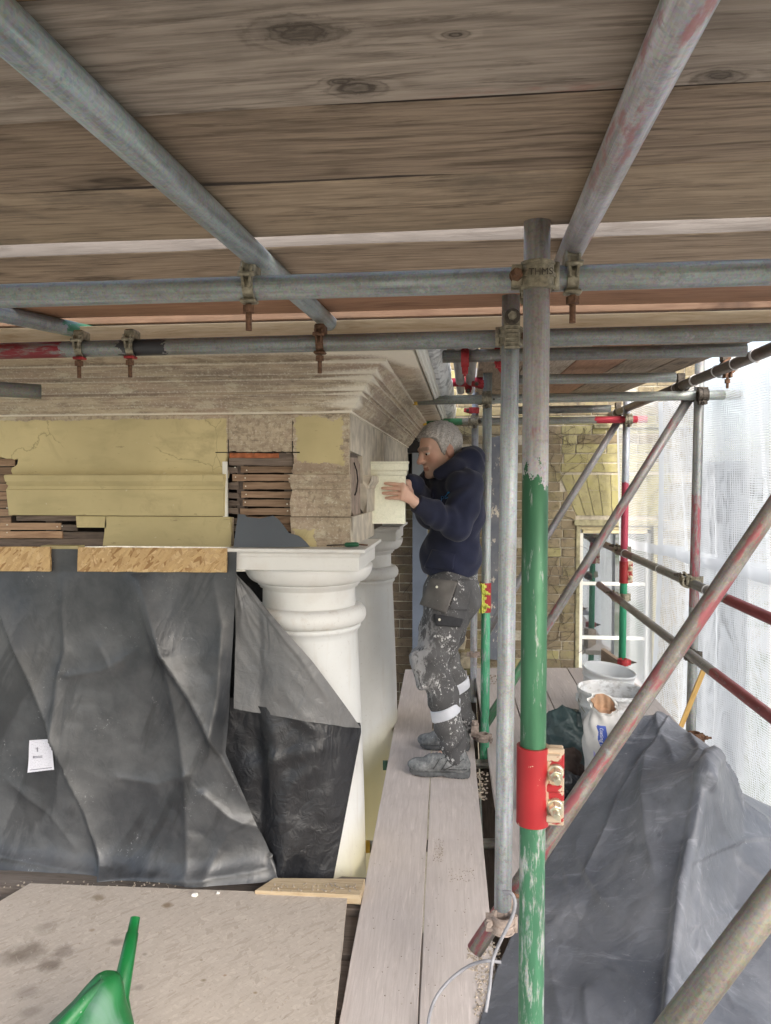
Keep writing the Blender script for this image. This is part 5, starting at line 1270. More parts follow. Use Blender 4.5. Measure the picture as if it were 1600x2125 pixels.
def small_tie(S, px, py, d, lab, mat=None, sepy=0.055, along=X_):
    c = D(px, py, d); return coupler(c, along, Z_, (0, sepy, 0), -Z_, X_, -Y_, -Y_, lab, mat, M_CASTD)
small_tie(S3, 1010, 828, 3.90, 'brassy coupler tying the long pale tube to the standard behind the man', sepy=0.06)
small_tie(S4, 984, 874, 5.13, 'small dark coupler on the farthest inner standard', sepy=0.05)
small_tie(O3, 1458, 820, 3.70, 'rusty coupler at the outer end of the long pale tie tube', M_CASTD, 0.07)
small_tie(O4, 1304, 871, 4.97, 'silver coupler on the red end of the far tie tube', M_CAST, 0.06)
def runner(px, py, d, px2, d2, a, lab, mat=None):
    c = D(px, py, d); s = D(px2, py, d2) - c; coupler(c, a, Z_, s, X_ * -0.5 + Z_ * 0.8, -X_, -X_, X_, lab, mat or M_CAST, M_CASTD)
ra = (r1b - r1a).normalized(); rb = (r2b - r2a).normalized(); rt = (tb - ta).normalized()
runner(1284, 1142, 5.14, 1297, 5.08, ra, 'swivel coupler where the upper guard rail meets the striped standard')
runner(1278, 1239, 5.12, 1296, 5.07, rb, 'swivel coupler where the lower guard rail meets the striped standard')
runner(1426, 1206, 3.77, 1442, 3.77, ra, 'brassy coupler where the upper guard rail meets the grey outer standard')
runner(1437, 1362, 3.72, 1440, 3.77, rb, 'dark coupler where the lower guard rail meets the grey outer standard', M_CASTD)
oa = (tc_ - D(1268, 861, 5.55)).normalized()
for px, py, d, lab in ((1510, 762, 3.25, 'rusty clip under the brown outer ledger near the right edge'), (1416, 801, 3.83, 'dark clip on the brown outer ledger at the pale tie tube'), (1285, 854, 5.3, 'dark clip at the far end of the brown outer ledger')):
    c = D(px, py, d); t = thing('scaffold_coupler', lab, 'coupler', c, 'scaffold couplers'); half(t, c, oa, -Z_, -Z_, M_CASTD if px < 1500 else M_RUST, M_RUST, blen=0.09)
    mb = MB(); mb.box(c + Vector((-0.01, 0, TR + 0.02)), (0.04, 0.04, 0.04)); mb.build('body', M_CASTD, t, bevel=0.004)
c = D(1441, 1530, 3.77); t = thing('scaffold_coupler', 'small rusty coupler low on the grey outer standard above the tarpaulin', 'coupler', c, 'scaffold couplers'); half(t, c, Z_, X_, X_, M_RUST, M_RUST)
c = D(1003, 1530, 3.95); t = thing('scaffold_coupler', 'dust pink coupler low on the thin standard behind the heels of the man', 'coupler', c, 'scaffold couplers'); half(t, c, Z_, X_, -Y_ - Z_ * 0.3, M_PINKDUST, M_PINKDUST, 0.04); half(t, c + Vector((-0.045, -0.03, 0.05)), X_, Z_, -Y_, M_PINKDUST, M_PINKDUST, 0.04)
c = D(983, 1358, 5.2); t = thing('scaffold_coupler', 'dusty coupler low on the farthest inner standard', 'coupler', c, 'scaffold couplers'); half(t, c, Z_, -X_, -Y_, M_PINKDUST, M_PINKDUST, 0.035)
c = D(1043, 1915, 2.04); t = thing('scaffold_coupler', 'dust pink coupler at the foot of the galvanised standard', 'coupler', c, 'scaffold couplers')
half(t, c, Z_, -X_, -Y_ + Z_ * 0.4, M_PINKDUST, M_PINKDUST, 0.045); half(t, c + Vector((0.01, 0.052, 0.01)), X_, Z_, X_, M_PINKDUST, M_RUST, 0.05)
c = D(1294, 1374, 5.05); t = thing('scaffold_coupler', 'red coupler at the foot of the striped standard', 'coupler', c, 'scaffold couplers'); half(t, c, Z_, X_, X_, M_CASTR, M_CASTD, 0.045)
c = D(965, 744, 2.84); t = thing('scaffold_coupler', 'red winged clip on the dark cross tube above the head of the man', 'coupler', c, 'scaffold couplers'); half(t, c, X_, -Z_, -Z_, M_CASTR, M_CASTR, 0.03, blen=0.05)
c = D(1037, 738, 2.84); t = thing('scaffold_coupler', 'flaking red coupler left of the galvanised standard top', 'coupler', c, 'scaffold couplers'); half(t, c, X_, -Z_, -Y_, M_CASTR, M_CASTR, 0.04)
mb = MB(); mb.prism([c + Vector((-0.02, -0.01, -0.03)), c + Vector((0.022, -0.01, -0.03)), c + Vector((0.014, -0.01, -0.075)), c + Vector((-0.002, -0.01, -0.06))], (0, 0.012, 0)); mb.build('wing', M_CASTR, t, bevel=0.002)
for px, py, d, lab in ((1004, 798, 3.95, 'red coupler on the standard just above the long pale tie tube'), (982, 852, 5.15, 'red coupler above the far tie tube behind the head of the man'), (972, 797, 4.15, 'dark red coupler on the short red tube')):
    c = D(px, py, d); t = thing('scaffold_coupler', lab, 'coupler', c, 'scaffold couplers'); half(t, c, Z_ if px != 972 else X_, -X_ if px != 972 else -Z_, -Y_, M_CASTR, M_CASTD, 0.04)
    mb = MB(); mb.box(c + Vector((-0.04, -0.01, 0.0)), (0.05, 0.03, 0.028), Matrix.Rotation(0.15, 3, 'Y')); mb.build('body', M_CASTR, t, bevel=0.004)

# sleeve couplers joining two lengths of a standard
def sleeve(S, px, py, d, h, lab, side=1, flange_mat=None, ang=0.0):
    c = D(px, py, d); c = Vector((S.x, S.y, c.z)); Mx = Matrix.Translation(c) @ Matrix.Rotation(ang, 4, 'Z')
    t = thing('sleeve_coupler', lab, 'sleeve coupler', c, 'sleeve couplers on the standards')
    mb = MB(); mb.ring((0, 0, 0), Z_, TR + 0.0065, TR + 0.0004, h, 0, 2 * math.pi, ref=X_, n=72); mb.v = [tuple(Mx @ Vector(v)) for v in mb.v]; mb.build('sleeve_shell', M_SLEEVE, t, Mx)
    fm = flange_mat or M_FLANGE; bm_ = M_BOLTS if flange_mat is None else flange_mat
    mb = MB(); mb.box((side * (TR + 0.017), -0.008, 0), (0.032, 0.006, h)); mb.box((side * (TR + 0.017), 0.008, 0), (0.032, 0.006, h))
    for zz_ in (0.34, 0.0, -0.34): mb.box((side * (TR + 0.012), -0.013, zz_ * h * 1.15), (0.03, 0.012, h * 0.1))
    mb.v = [tuple(Mx @ Vector(v)) for v in mb.v]; mb.build('flange', fm, t, Mx, bevel=0.0025)
    for zz_ in (0.2, -0.24):
        a = Vector((side * (TR + 0.016), -0.011, zz_ * h)); b = MB(); b.cyl(a, a + Vector((0, -0.036, -0.006)), 0.0062, n=14); b.v = [tuple(Mx @ Vector(v)) for v in b.v]; bo = b.build('bolt', bm_, t)
        nb = MB(); nb.cyl(a, a + Vector((0, -0.008, 0)), 0.0165, 0.0145, n=18); nb.cyl(a + Vector((0, -0.006, 0)), a + Vector((0, -0.020, -0.003)), 0.0135, 0.0125, n=6, smooth=False); nb.v = [tuple(Mx @ Vector(v)) for v in nb.v]; nb.build('nut', bm_, bo, bevel=0.001)
    return t
sleeve(S1, 1110, 1637, 1.385, 0.148, 'big red and gold sleeve coupler on the near green standard')
sleeve(S3, 1008, 1241, 3.95, 0.158, 'red sleeve coupler with a perforated yellow flange behind the hips of the man', -1, mat_plain('yellow_green_flange', (0.55, 0.58, 0.10), 0.45, 0.2, 0.15), R(62))
sleeve(O4, 1296, 1188, 5.05, 0.15, 'red sleeve coupler on the striped far standard before the window')

# ring ties that hold the netting
def tie(px, py, d, ax, lab, double=False):
    c = D(px, py, d); mb = MB()
    for s in ((0,) if not double else (-0.006, 0.006)): mb.ring(c + ax * s, ax, TR + 0.004, TR + 0.0006, 0.005, 0, 2 * math.pi, n=22)
    mb.box(c + Vector((0.01, 0, -TR - 0.004)), (0.02, 0.006, 0.006)); tag(mb.build('cable_tie', M_TIE), lab, 'cable tie', 'white ring ties on the outer tubes')
tl = lambda t_: ta_ + (tb_ - ta_) * t_
ta_, tb_ = D(1268, 861, 5.55), D(1620, 716, 2.66)
for k_, (px, dbl, lab) in enumerate(((1570, True, 'double white ring tie on the brown outer ledger, nearest the right edge'), (1527, False, 'white ring tie on the brown outer ledger right of the rusty clip'), (1489, False, 'white ring tie on the brown outer ledger left of the rusty clip'), (1442, True, 'double white ring tie on the brown outer ledger above the pale tie tube'), (1404, False, 'white ring tie on the brown outer ledger left of the outer standard'), (1301, False, 'white ring tie at the far dark end of the brown outer ledger'), (1278, False, 'farthest white ring tie on the brown outer ledger'))):
    lo, hi = 0.0, 1.0
    for _ in range(30):
        m_ = (lo + hi) / 2
        if proj(ta_ + (tb_ - ta_) * m_)[0] < px: lo = m_
        else: hi = m_
    q = proj(ta_ + (tb_ - ta_) * lo); tie(q[0], q[1], q[2], (tb_ - ta_).normalized(), lab, dbl)
def tie_on(a, b, px, lab):
    lo, hi = 0.0, 1.5
    for _ in range(30):
        m_ = (lo + hi) / 2
        if proj(a + (b - a) * m_)[0] < px: lo = m_
        else: hi = m_
    q = proj(a + (b - a) * lo); tie(q[0], q[1], q[2], (b - a).normalized(), lab)
tie_on(r1a, r1b, 1297, 'white ring tie on the upper guard rail at the striped standard'); tie_on(r1a, r1b, 1370, 'white ring tie on the upper guard rail halfway between the outer standards'); tie_on(r1a, r1b, 1468, 'white ring tie on the upper guard rail beside the big brace')

# ------------------------------------------------------------------ debris netting
def net(y0, y1, xf, z0, z1, lab, cols=150, rows=60):
    P = []; us = []; 
    for i in range(rows + 1):
        t = i / rows; row = []; u = 0; prev = None; ur = []
        for j in range(cols + 1):
            s = j / cols; y = y0 + (y1 - y0) * s; z = z1 + (z0 - z1) * t
            x = xf(y, t); p = Vector((x, y + 0.01 * math.sin(t * 7 + s * 30), z + 0.012 * math.sin(s * 41) * t))
            if prev is not None: u += (p - prev).length
            ur.append(u); row.append(p); prev = p
        P.append(row); us.append(ur)
    mb = MB(); mb.grid(P, True); o = mb.build('debris_netting', M_NET, recalc=False)
    uvl = o.data.uv_layers.new(name='UVMap'); n = cols + 1
    for l in o.data.loops:
        i, j = divmod(l.vertex_index, n); uvl.data[l.index].uv = (0.5 * us[i][j] + 0.5 * us[0][j], P[i][j].z - 1.0)
    return tag(o, lab, 'netting', 'sheets of white debris netting')
def xnet(y, t):
    base = 1.10 + (5.6 - y) * 0.10
    f = sum(a * math.sin(b * y + c + d * t) for a, b, c, d in ((0.026, 7, 0, 0.6), (0.010, 15, 1.3, -1.1), (0.005, 27, 2.2, 1.4), (0.003, 41, 0.5, 0.5)))
    gather = 0.35 + 0.65 * min(1, t * 3)
    return base + 0.05 * math.sin(t * 3.0) + f * gather
net(5.66, 0.4, xnet, -2.6, 2.06, 'white debris netting sheet hanging in folds along the outer guard rails', cols=420, rows=90)
net(4.95, 3.3, lambda y, t: xnet(y, t) + 0.05 + 0.03 * math.sin(12 * y + 2 * t), -0.3, 2.02, 'second white netting sheet overlapping behind the first, at the outer standard', cols=150)
# ------------------------------------------------------------------ metal panel held up against the return
YM = 3.40
a = onY(769, 1087, YM); b = onY(841, 987, YM); tp = onY(769, 958, YM); tr_ = onY(849, 970, YM)
box = thing('metal_panel', 'shiny folded galvanised metal panel with a stepped rim, held against the portico side', 'metal panel', (a.x, YM + 0.02, a.z))
x0_, x1_ = a.x, b.x; zb_, zr_, zt_ = a.z, b.z, tp.z
M = Matrix.Translation((x0_, YM, zr_))
mb = MB(); mb.box(((x0_ + x1_) / 2, YM + 0.02, (zb_ + zr_) / 2), (x1_ - x0_, 0.04, zr_ - zb_)); mb.build('face_sheet', M_ZINC, box, M, bevel=0.0012)
h = zt_ - zr_; ov = tr_.x - x1_ - 0.004; P = []
for o_, z in ((0.0, zr_ + 0.0005), (ov * 0.3, zr_ + 0.0005), (ov * 0.5, zr_ + h*0.2), (ov * 0.55, zr_ + h*0.3), (ov * 0.9, zr_ + h*0.42), (ov * 0.9, zr_ + h*0.84), (ov * 1.1, zr_ + h*0.9), (ov * 1.1, zt_), (0, zt_)):
    P.append([Vector((x, y, z)) for x, y in ((x0_ - 0.001, YM - o_), (x1_ + o_, YM - o_), (x1_ + o_, YM + 0.04 + o_ * 0.2), (x0_ - 0.001, YM + 0.04 + o_ * 0.2))])
mb = MB(); mb.grid(P, False, close_u=True); mb.add(P[-1], [(0, 1, 2, 3)]); mb.build('rim', M_ZINC, box, M, bevel=0.0006)
# screwdriver and nail on the near capital
sdv = thing('screwdriver', 'green handled screwdriver lying along the top of the near white capital', 'screwdriver', onZ(726, 1131, 1.268))
pa, pb = Vector((-0.520, 2.735, 1.268)), Vector((-0.452, 2.733, 1.271)); pc = Vector((-0.398, 2.732, 1.273))
mb = MB(); mb.cyl(pa, pb, 0.0028, n=10); mb.build('shaft', M_CASTD, sdv)
mb = MB(); mb.sweep([pb, pb.lerp(pc, .08), pb.lerp(pc, .2), pb.lerp(pc, .8), pb.lerp(pc, .95), pc], [0.005, 0.0085, 0.0095, 0.0095, 0.008, 0.004], 6); mb.build('handle', mat_plain('dark_green_handle', (0.012, 0.10, 0.045), 0.35), sdv)
mb = MB(); mb.cyl((-0.415, 2.82, 1.2655), (-0.375, 2.80, 1.2655), 0.0032, n=8); mb.cyl((-0.417, 2.821, 1.2655), (-0.4145, 2.8195, 1.2655), 0.007, n=10); tag(mb.build('rusty_nail', M_RUST), 'old rusty nail lying behind the screwdriver on the white capital', 'nail')

# ------------------------------------------------------------------ buckets, bag, rubbish
def bucket(c, r0, r1, h, mat, lab, tilt, handle=True):
    t = thing('bucket', lab, 'bucket', c, 'white plastic buckets', tilt)
    M = Matrix.LocRotScale(Vector(c), Euler(tilt), None)
    prof = [(0, 0.002), (r0 - 0.004, 0), (r0, 0.004), (r0 + (r1-r0)*0.78, h*0.78), (r1 - 0.002, h*0.80), (r1 + 0.003, h*0.81), (r1 + 0.003, h*0.84), (r1, h*0.85), (r1 + 0.003, h*0.95), (r1 + 0.008, h*0.955), (r1 + 0.009, h*0.995), (r1 + 0.004, h), (r1, h*0.995), (r1 - 0.003, h*0.95), (r0 - 0.006, 0.008), (0, 0.008)]
    mb = MB(); mb.lathe(prof, (0, 0, 0), 56); mb.v = [tuple(M @ Vector(v)) for v in mb.v]; mb.build('body', mat, t, M)
    if handle:
        hb = MB(); pts = [Vector((r1 * 1.03 * math.cos(a), -r1 * 1.06 * math.sin(a) * 0.75, h*0.9 - r1 * 1.02 * math.sin(a) * 0.7)) for a in [i * math.pi / 18 for i in range(19)]]
        hb.sweep([M @ p for p in pts], 0.0022, 6); hb.build('handle', M_CAST, t)
        lug = MB()
        for s in (-1, 1): lug.box((s * (r1 + 0.006), 0, h*0.88), (0.014, 0.03, 0.035))
        lug.v = [tuple(M @ Vector(v)) for v in lug.v]; lug.build('lug', mat, t, bevel=0.003)
    return t
pA = D(1262, 1500, 3.55); cA_ = deck(D(1262, 1500, 3.62).x, D(1262, 1500, 3.62).y)
rA = 0.156
hA = D(1262, 1430, 3.60).z - cA_.z
bucket(cA_, 0.135, rA, hA, M_BUCKETD, 'plaster smeared white bucket behind the paper bag', (0, R(2), 0), True)
pB = D(1250, 1480, 4.45); cB_ = deck(pB.x, pB.y); hB = D(1250, 1383, 4.45).z - cB_.z - 0.005
bucket(cB_, 0.125, 0.148, hB, M_BUCKET, 'cleaner white bucket tipped slightly, standing behind the smeared one', (R(3), R(7), 0), False)

# paper bag, 25 kg
bgc = deck(D(1270, 1600, 3.28).x, D(1270, 1600, 3.28).y)
BAG = thing('paper_bag', 'torn white paper bag of powder with a blue stripe before the smeared bucket', 'paper bag', bgc)
_bw = [(rng.uniform(2, 9), rng.uniform(8, 30), rng.uniform(0, 6.28), rng.uniform(0.0005, 0.0016)) for _ in range(12)]
hb_ = D(1245, 1447, 3.25).z - bgc.z
def bag_pt(t, a, off=0.0):
    z = hb_ * t; rx = float(np.interp(t, [0, .06, .3, .6, .78, .9, 1.0], [0.078, 0.098, 0.108, 0.110, 0.092, 0.060, 0.053])); ry = rx * 0.72
    wr = sum(k * math.sin(m_ * a + n_ * t + c_) for m_, n_, c_, k in _bw)
    if t > 0.8: wr += 0.0025 * math.sin(9 * a) * (t - 0.8) * 5
    sx = -0.012 + float(np.interp(t, [0, .5, 1], [0.018, 0.0, -0.028]))
    return bgc + Vector((sx + (rx + wr + off) * math.cos(a), (ry + wr + off) * math.sin(a), z - (0.034 * (1 + math.cos(a + 1.35)) * max(0, t - 0.72) / 0.28)))
P = [[bag_pt(i / 40, 2 * math.pi * j / 64) for j in range(64)] for i in range(41)]
M_BAG = mat_plain('white_paper', (0.60, 0.585, 0.56), 0.75, 0, 0.12, 18, 0.35)
mb = MB(); mb.grid(P, close_u=True); mb.add(P[0], [tuple(range(64))[::-1]]); mb.build('bag_body', M_BAG, BAG)
inn = [[bag_pt(1 - 0.12 * i / 8, 2 * math.pi * j / 64, -0.004 - 0.002 * i) for j in range(64)] for i in range(9)]
mb = MB(); mb.grid(inn, close_u=True); mb.add(inn[-1], [tuple(range(64))]); mb.build('bag_lining', mat_plain('brown_kraft_lining', (0.42, 0.26, 0.16), 0.85, 0, 0.25, 30, 0.4), BAG)
P = [[bag_pt(0.965 + 0.035 * math.sin(k_ * math.pi / 6) + 0.0, 2*math.pi*j/64 , 0.002 + 0.009 * (1 - math.cos(k_ * math.pi / 3)) * 0.5 + 0.0015 * math.sin(j * 0.9)) for j in range(64)] for k_ in range(5)]
mb = MB(); mb.grid(P, close_u=True); mb.build('torn_rim', mat_plain('torn_paper', (0.74, 0.73, 0.70), 0.85, 0, 0.08), BAG)
aL = R(-106); aM = R(-88)
def stripe(t0, t1, a0, a1, off, mat, nm):
    P = [[bag_pt(t0 + (t1 - t0) * i / 30, a0 + (a1 - a0) * j / 8, off) for j in range(9)] for i in range(31)]
    mb = MB(); mb.grid(P); return mb.build(nm, mat, BAG, recalc=False)
stripe(0.30, 0.80, R(-133), R(-122), 0.0012, mat_plain('pale_violet_print', (0.36, 0.33, 0.60), 0.7, 0, 0.1), 'violet_stripe')
stripe(0.30, 0.82, R(-122), R(-97), 0.0013, mat_plain('blue_print', (0.06, 0.11, 0.45), 0.7, 0, 0.15), 'blue_stripe')
stripe(0.79, 0.86, R(-50), R(-5), 0.0013, mat_plain('light_blue_print', (0.22, 0.27, 0.62), 0.7, 0, 0.15), 'blue_stripe')
def wrap_text(body, size, t_start, a_mid, mat):
    fc = bpy.data.curves.new('bag_print', 'FONT'); fc.body = body; fc.size = size; fc.align_y = 'CENTER'
    fo = bpy.data.objects.new('bag_print', fc); COL.objects.link(fo); bpy.context.view_layer.update()
    me = bpy.data.meshes.new_from_object(fo.evaluated_get(bpy.context.evaluated_depsgraph_get())); bpy.data.objects.remove(fo)
    for v in me.vertices:
        t = t_start - v.co.x / hb_; a = a_mid + v.co.y / 0.105; q = bag_pt(t, a, 0.0024); v.co = q
    me.materials.append(mat); o = bpy.data.objects.new('printed_text', me); link(o, BAG); o.matrix_parent_inverse = Matrix.Translation(bgc).inverted()
M_WPRINT = mat_plain('white_print', (0.78, 0.78, 0.8), 0.7, 0, 0.02)
wrap_text('Coating Plus', 0.024, 0.79, R(-110), M_WPRINT); wrap_text('25 kg', 0.022, 0.45, R(-110), M_WPRINT)

# rubbish bags: crumpled lumps
def lump(name, c, rad, lab, mat, seed, squash=1.0, amp=0.22, cat='bin bag', freq=1.0):
    r_ = np.random.default_rng(seed); dirs = r_.normal(size=(26, 3)); dirs /= np.linalg.norm(dirs, axis=1)[:, None]; am = r_.uniform(0.3, 1, 26); sh = r_.uniform(3, 9, 26) * freq
    mb = MB(); P = []
    for i in range(49):
        th = math.pi * i / 48; row = []
        for j in range(96):
            ph = 2 * math.pi * j / 96; d = np.array((math.sin(th) * math.cos(ph), math.sin(th) * math.sin(ph), math.cos(th)))
            k_ = dirs @ d; f = 1 + amp * (np.max(am * np.cos(np.clip((1 - k_) * sh, 0, math.pi))) - 0.55) - 0.10 * abs(math.sin(5.3 * d[0] + 7.1 * d[2] + seed)) * abs(math.cos(6.1 * d[1] + 3 * d[2]))
            q = Vector((d[0] * rad[0], d[1] * rad[1], d[2] * rad[2])) * f
            q.z = max(q.z, -rad[2] * squash); row.append(Vector(c) + q)
        P.append(row)
    mb.grid(P, True, close_u=True); o = mb.build(name, mat); return tag(o, lab, cat)
cc = D(1172, 1512, 3.62); dk = deck(cc.x, cc.y)
lump('refuse_bag', dk + Vector((0.01, 0.02, 0.13)), (0.165, 0.13, 0.21), 'dull blue green refuse bag slumped between green standard and paper bag', M_BINBAG, 3, 0.68, 0.3)
cc = D(1185, 1528, 3.42); dk = deck(cc.x, cc.y)
lump('brown_rag', dk + Vector((0.0, -0.01, 0.13)), (0.065, 0.05, 0.09), 'dark brown rag showing in the mouth of the refuse bag', mat_plain('brown_rag', (0.075, 0.05, 0.04), 0.9, 0, 0.3), 5, 0.9, 0.4, 'rag')
cc = D(1172, 1585, 3.24); dk = deck(cc.x, cc.y)
lump('rubble_sack', dk + Vector((0, 0, 0.065)), (0.17, 0.10, 0.13), 'shiny black plastic sack, plaster spattered, in front of the refuse bag', M_RUBBLE, 9, 0.45, 0.45, 'plastic sack', 1.7)

# stick leaning on the lower guard rail
pa, pb = D(1416, 1500, 3.62), D(1463, 1383, 3.58)
mb = MB(); M = frame((pa + pb) / 2, pb - pa); h_ = (pb - pa).length / 2 + 0.02
mb.box((0, 0, 0), (2*h_, 0.022, 0.022), jit=0.001); mb.v = [tuple(M @ Vector(v)) for v in mb.v]; tag(mb.build('wooden_stick', mat_wood('yellow_lath_stick', (0.62, 0.40, 0.14), (0.42, 0.25, 0.08), knots=0.2, dirt=0.05), None, M, bevel=0.001), 'thin yellow wooden stick leaning against the lower guard rail', 'stick')
# short board standing on edge by the window
pa, pb = D(1247, 1346, 5.35), D(1292, 1378, 5.1)
mb = MB(); dn = Vector((0, 0, -0.16)); mb.prism([pa, pb, pb + dn, pa + dn], (0.03, 0.03, 0)); tag(mb.build('board_offcut', W_BROWN, None, frame((pa+pb)/2, pb-pa), bevel=0.002), 'brown board offcut standing on edge under the window', 'board')

# ------------------------------------------------------------------ tarpaulin over the heap at the right
rowsT = [
 [(930, 2330, 1.72), (1130, 2330, 1.70), (1376, 2330, 1.66), (1530, 2330, 1.68), (1800, 2330, 1.75)],
 [(992, 2135, 2.05), (1150, 2140, 1.98), (1377, 2130, 1.90), (1520, 2130, 1.95), (1800, 2130, 2.05)],
 [(1030, 2010, 2.26), (1185, 2000, 2.20), (1390, 1990, 2.08), (1510, 2000, 2.18), (1780, 1960, 2.30)],
 [(1078, 1902, 2.48), (1215, 1890, 2.40), (1402, 1860, 2.24), (1525, 1880, 2.42), (1760, 1850, 2.55)],
 [(1134, 1790, 2.74), (1252, 1770, 2.60), (1425, 1750, 2.42), (1535, 1770, 2.62), (1740, 1790, 2.8)],
 [(1188, 1690, 2.92), (1290, 1650, 2.80), (1452, 1600, 2.56), (1545, 1690, 2.80), (1720, 1750, 3.0)],
 [(1262, 1570, 3.02), (1345, 1550, 2.95), (1492, 1567, 2.78), (1533, 1644, 2.95), (1700, 1724, 3.15)],
 [(1316, 1490, 3.10), (1372, 1478, 3.10), (1448, 1531, 3.02), (1512, 1632, 3.10), (1680, 1716, 3.25)],
 [(1330, 1500, 3.30), (1380, 1500, 3.30), (1450, 1560, 3.25), (1515, 1660, 3.25), (1690, 1740, 3.35)]]
Lt = [[D(*q) for q in r] for r in rowsT]
SUBD = 22
def latt(u, v):
    nu, nv_ = len(Lt) - 1, len(Lt[0]) - 1; a = min(int(u * nu), nu - 1); b = min(int(v * nv_), nv_ - 1); s, t = u * nu - a, v * nv_ - b
    p00, p01, p10, p11 = Lt[a][b], Lt[a][b+1], Lt[a+1][b], Lt[a+1][b+1]
    return (p00 * (1-t) + p01 * t) * (1-s) + (p10 * (1-t) + p11 * t) * s
NU, NV = 210, 180
A = np.array([[latt(i / NU, j / NV) for j in range(NV + 1)] for i in range(NU + 1)])
sharp = A.copy()
for it in range(7):
    B = A.copy(); B[1:-1, 1:-1] = (A[:-2, 1:-1] + A[2:, 1:-1] + A[1:-1, :-2] + A[1:-1, 2:]) / 4; A = B
A = 0.6 * A + 0.4 * sharp
uu, vv = np.meshgrid(np.linspace(0, 1, NU + 1), np.linspace(0, 1, NV + 1), indexing='ij')
dz = np.zeros_like(uu)
def crease(u0, v0, u1, v1, amp, w, asym=0.3):
    global dz
    dx, dy = u1 - u0, v1 - v0; L2 = dx*dx + dy*dy; t = np.clip(((uu-u0)*dx + (vv-v0)*dy) / L2, -0.05, 1.05); qx, qy = uu - u0 - t*dx, vv - v0 - t*dy
    s = np.sign(dx*qy - dy*qx) * np.hypot(qx, qy); fade = np.clip(np.minimum(t + 0.05, 1.05 - t) * 8, 0, 1)
    dz += amp * fade * np.where(s < 0, np.exp(s / w), np.exp(-s / (w * asym)))
crease(0.66, 0.50, 0.02, 0.50, 0.034, 0.05, 0.06); crease(0.74, 0.49, 0.60, 0.50, 0.04, 0.05, 0.12); crease(0.55, 0.02, 0.12, 0.49, 0.003, 0.006, 0.4); crease(0.45, 0.52, 0.62, 0.98, 0.010, 0.02, 0.1); crease(0.3, 0.52, 0.42, 0.98, 0.006, 0.015, 0.2); crease(0.9, 0.3, 0.45, 0.2, 0.010, 0.03, 0.15)
crease(0.74, 0.26, 0.42, 0.44, 0.022, 0.06, 0.4); crease(0.60, 0.56, 0.40, 0.86, 0.014, 0.03, 0.2); crease(0.80, 0.55, 0.62, 0.82, 0.02, 0.03, 0.3)
crease(0.35, 0.10, 0.12, 0.28, 0.010, 0.05, 0.4); crease(0.55, 0.08, 0.30, 0.42, 0.008, 0.02, 0.4); crease(0.34, 0.15, 0.16, 0.48, 0.006, 0.012, 0.5); crease(0.88, 0.2, 0.70, 0.38, 0.016, 0.04, 0.3)
crease(0.28, 0.6, 0.08, 0.85, 0.012, 0.03, 0.2); crease(0.5, 0.55, 0.25, 0.60, 0.008, 0.02, 0.4); crease(0.85, 0.42, 0.66, 0.45, 0.02, 0.05, 0.3); crease(0.2, 0.3, 0.05, 0.36, 0.010, 0.03, 0.3)
for k_ in range(22): dz += nrng.uniform(0.0002, 0.0009) * np.sin(nrng.uniform(-22, 22) * uu + nrng.uniform(-22, 22) * vv + nrng.uniform(0, 6.3))
for i_ in range(NU + 1):
    for j_ in range(NV + 1): dz[i_, j_] += 0.005 * (0.3 - rid(i_ / NU * 1.5, j_ / NV * 1.3, 2.0, 11)) + 0.008 * (0.3 - rid(i_ / NU * 1.5, j_ / NV * 1.3, 6, 12)) * min(1, 2.5 * rid(i_ / NU * 1.5, j_ / NV * 1.3, 1.7, 15)) + 0.003 * rid(i_ / NU * 1.5, j_ / NV * 1.3, 17, 13) * min(1, 3 * rid(i_ / NU * 1.5, j_ / NV * 1.3, 3, 16))
nrm = np.cross(np.gradient(A, axis=1), np.gradient(A, axis=0)); nrm /= np.linalg.norm(nrm, axis=2)[..., None] + 1e-9
if nrm[60, 60, 2] < 0: nrm = -nrm
A = A + nrm * dz[..., None]
zmin = DK_A + DK_B * A[..., 1] + 0.004 + 0.004 * np.random.default_rng(2).random(A.shape[:2]); A[..., 2] = np.maximum(A[..., 2], zmin)
mb = MB(); mb.grid([[Vector(p) for p in row] for row in A]); o = mb.build('tarpaulin', M_TARP); tag(o, 'dusty blue grey tarpaulin thrown over a heap at the lower right', 'tarpaulin')
so_ = o.modifiers.new('thick', 'SOLIDIFY'); so_.thickness = 0.002

# ------------------------------------------------------------------ watering can
wc = onS(186, 2160, DK_A + 0.018, DK_B)
c0 = D(185, 2150, 1.62); wc = Vector((c0.x, c0.y, DK_A + DK_B * c0.y + 0.018))
CANT = thing('watering_can', 'scuffed green plastic watering can at the bottom left on the OSB sheet', 'watering can', wc)
hz = D(205, 2020, 1.66).z - wc.z
MC = Matrix.Translation(wc) @ Matrix.Rotation(R(-8), 4, 'Z')
P = []
secs = [(0.0, 0.098, 0.115, 0), (0.01, 0.105, 0.122, 0), (hz - 0.20, 0.112, 0.128, 0), (hz - 0.16, 0.108, 0.12, 0), (hz - 0.112, 0.090, 0.10, 0.010), (hz - 0.085, 0.070, 0.08, 0.018), (hz - 0.06, 0.052, 0.062, 0.028), (hz - 0.03, 0.036, 0.045, 0.038), (hz - 0.008, 0.022, 0.026, 0.046), (hz, 0.008, 0.010, 0.05)]
for z, rx, ry, oy in secs:
    row = []
    for j in range(48):
        a = 2 * math.pi * j / 48; ridge = 1 + 0.10 * math.exp(-((a - math.pi * 1.62) / 0.22) ** 2) * min(1, max(0, (z / hz - 0.5) * 3)); row.append(MC @ Vector((-0.02 + (rx + 0.008) * math.cos(a) * ridge + 0.034 * min(1, max(0, (z - hz + 0.13) / 0.12)), ry * math.sin(a) * ridge + oy, z)))
    P.append(row)
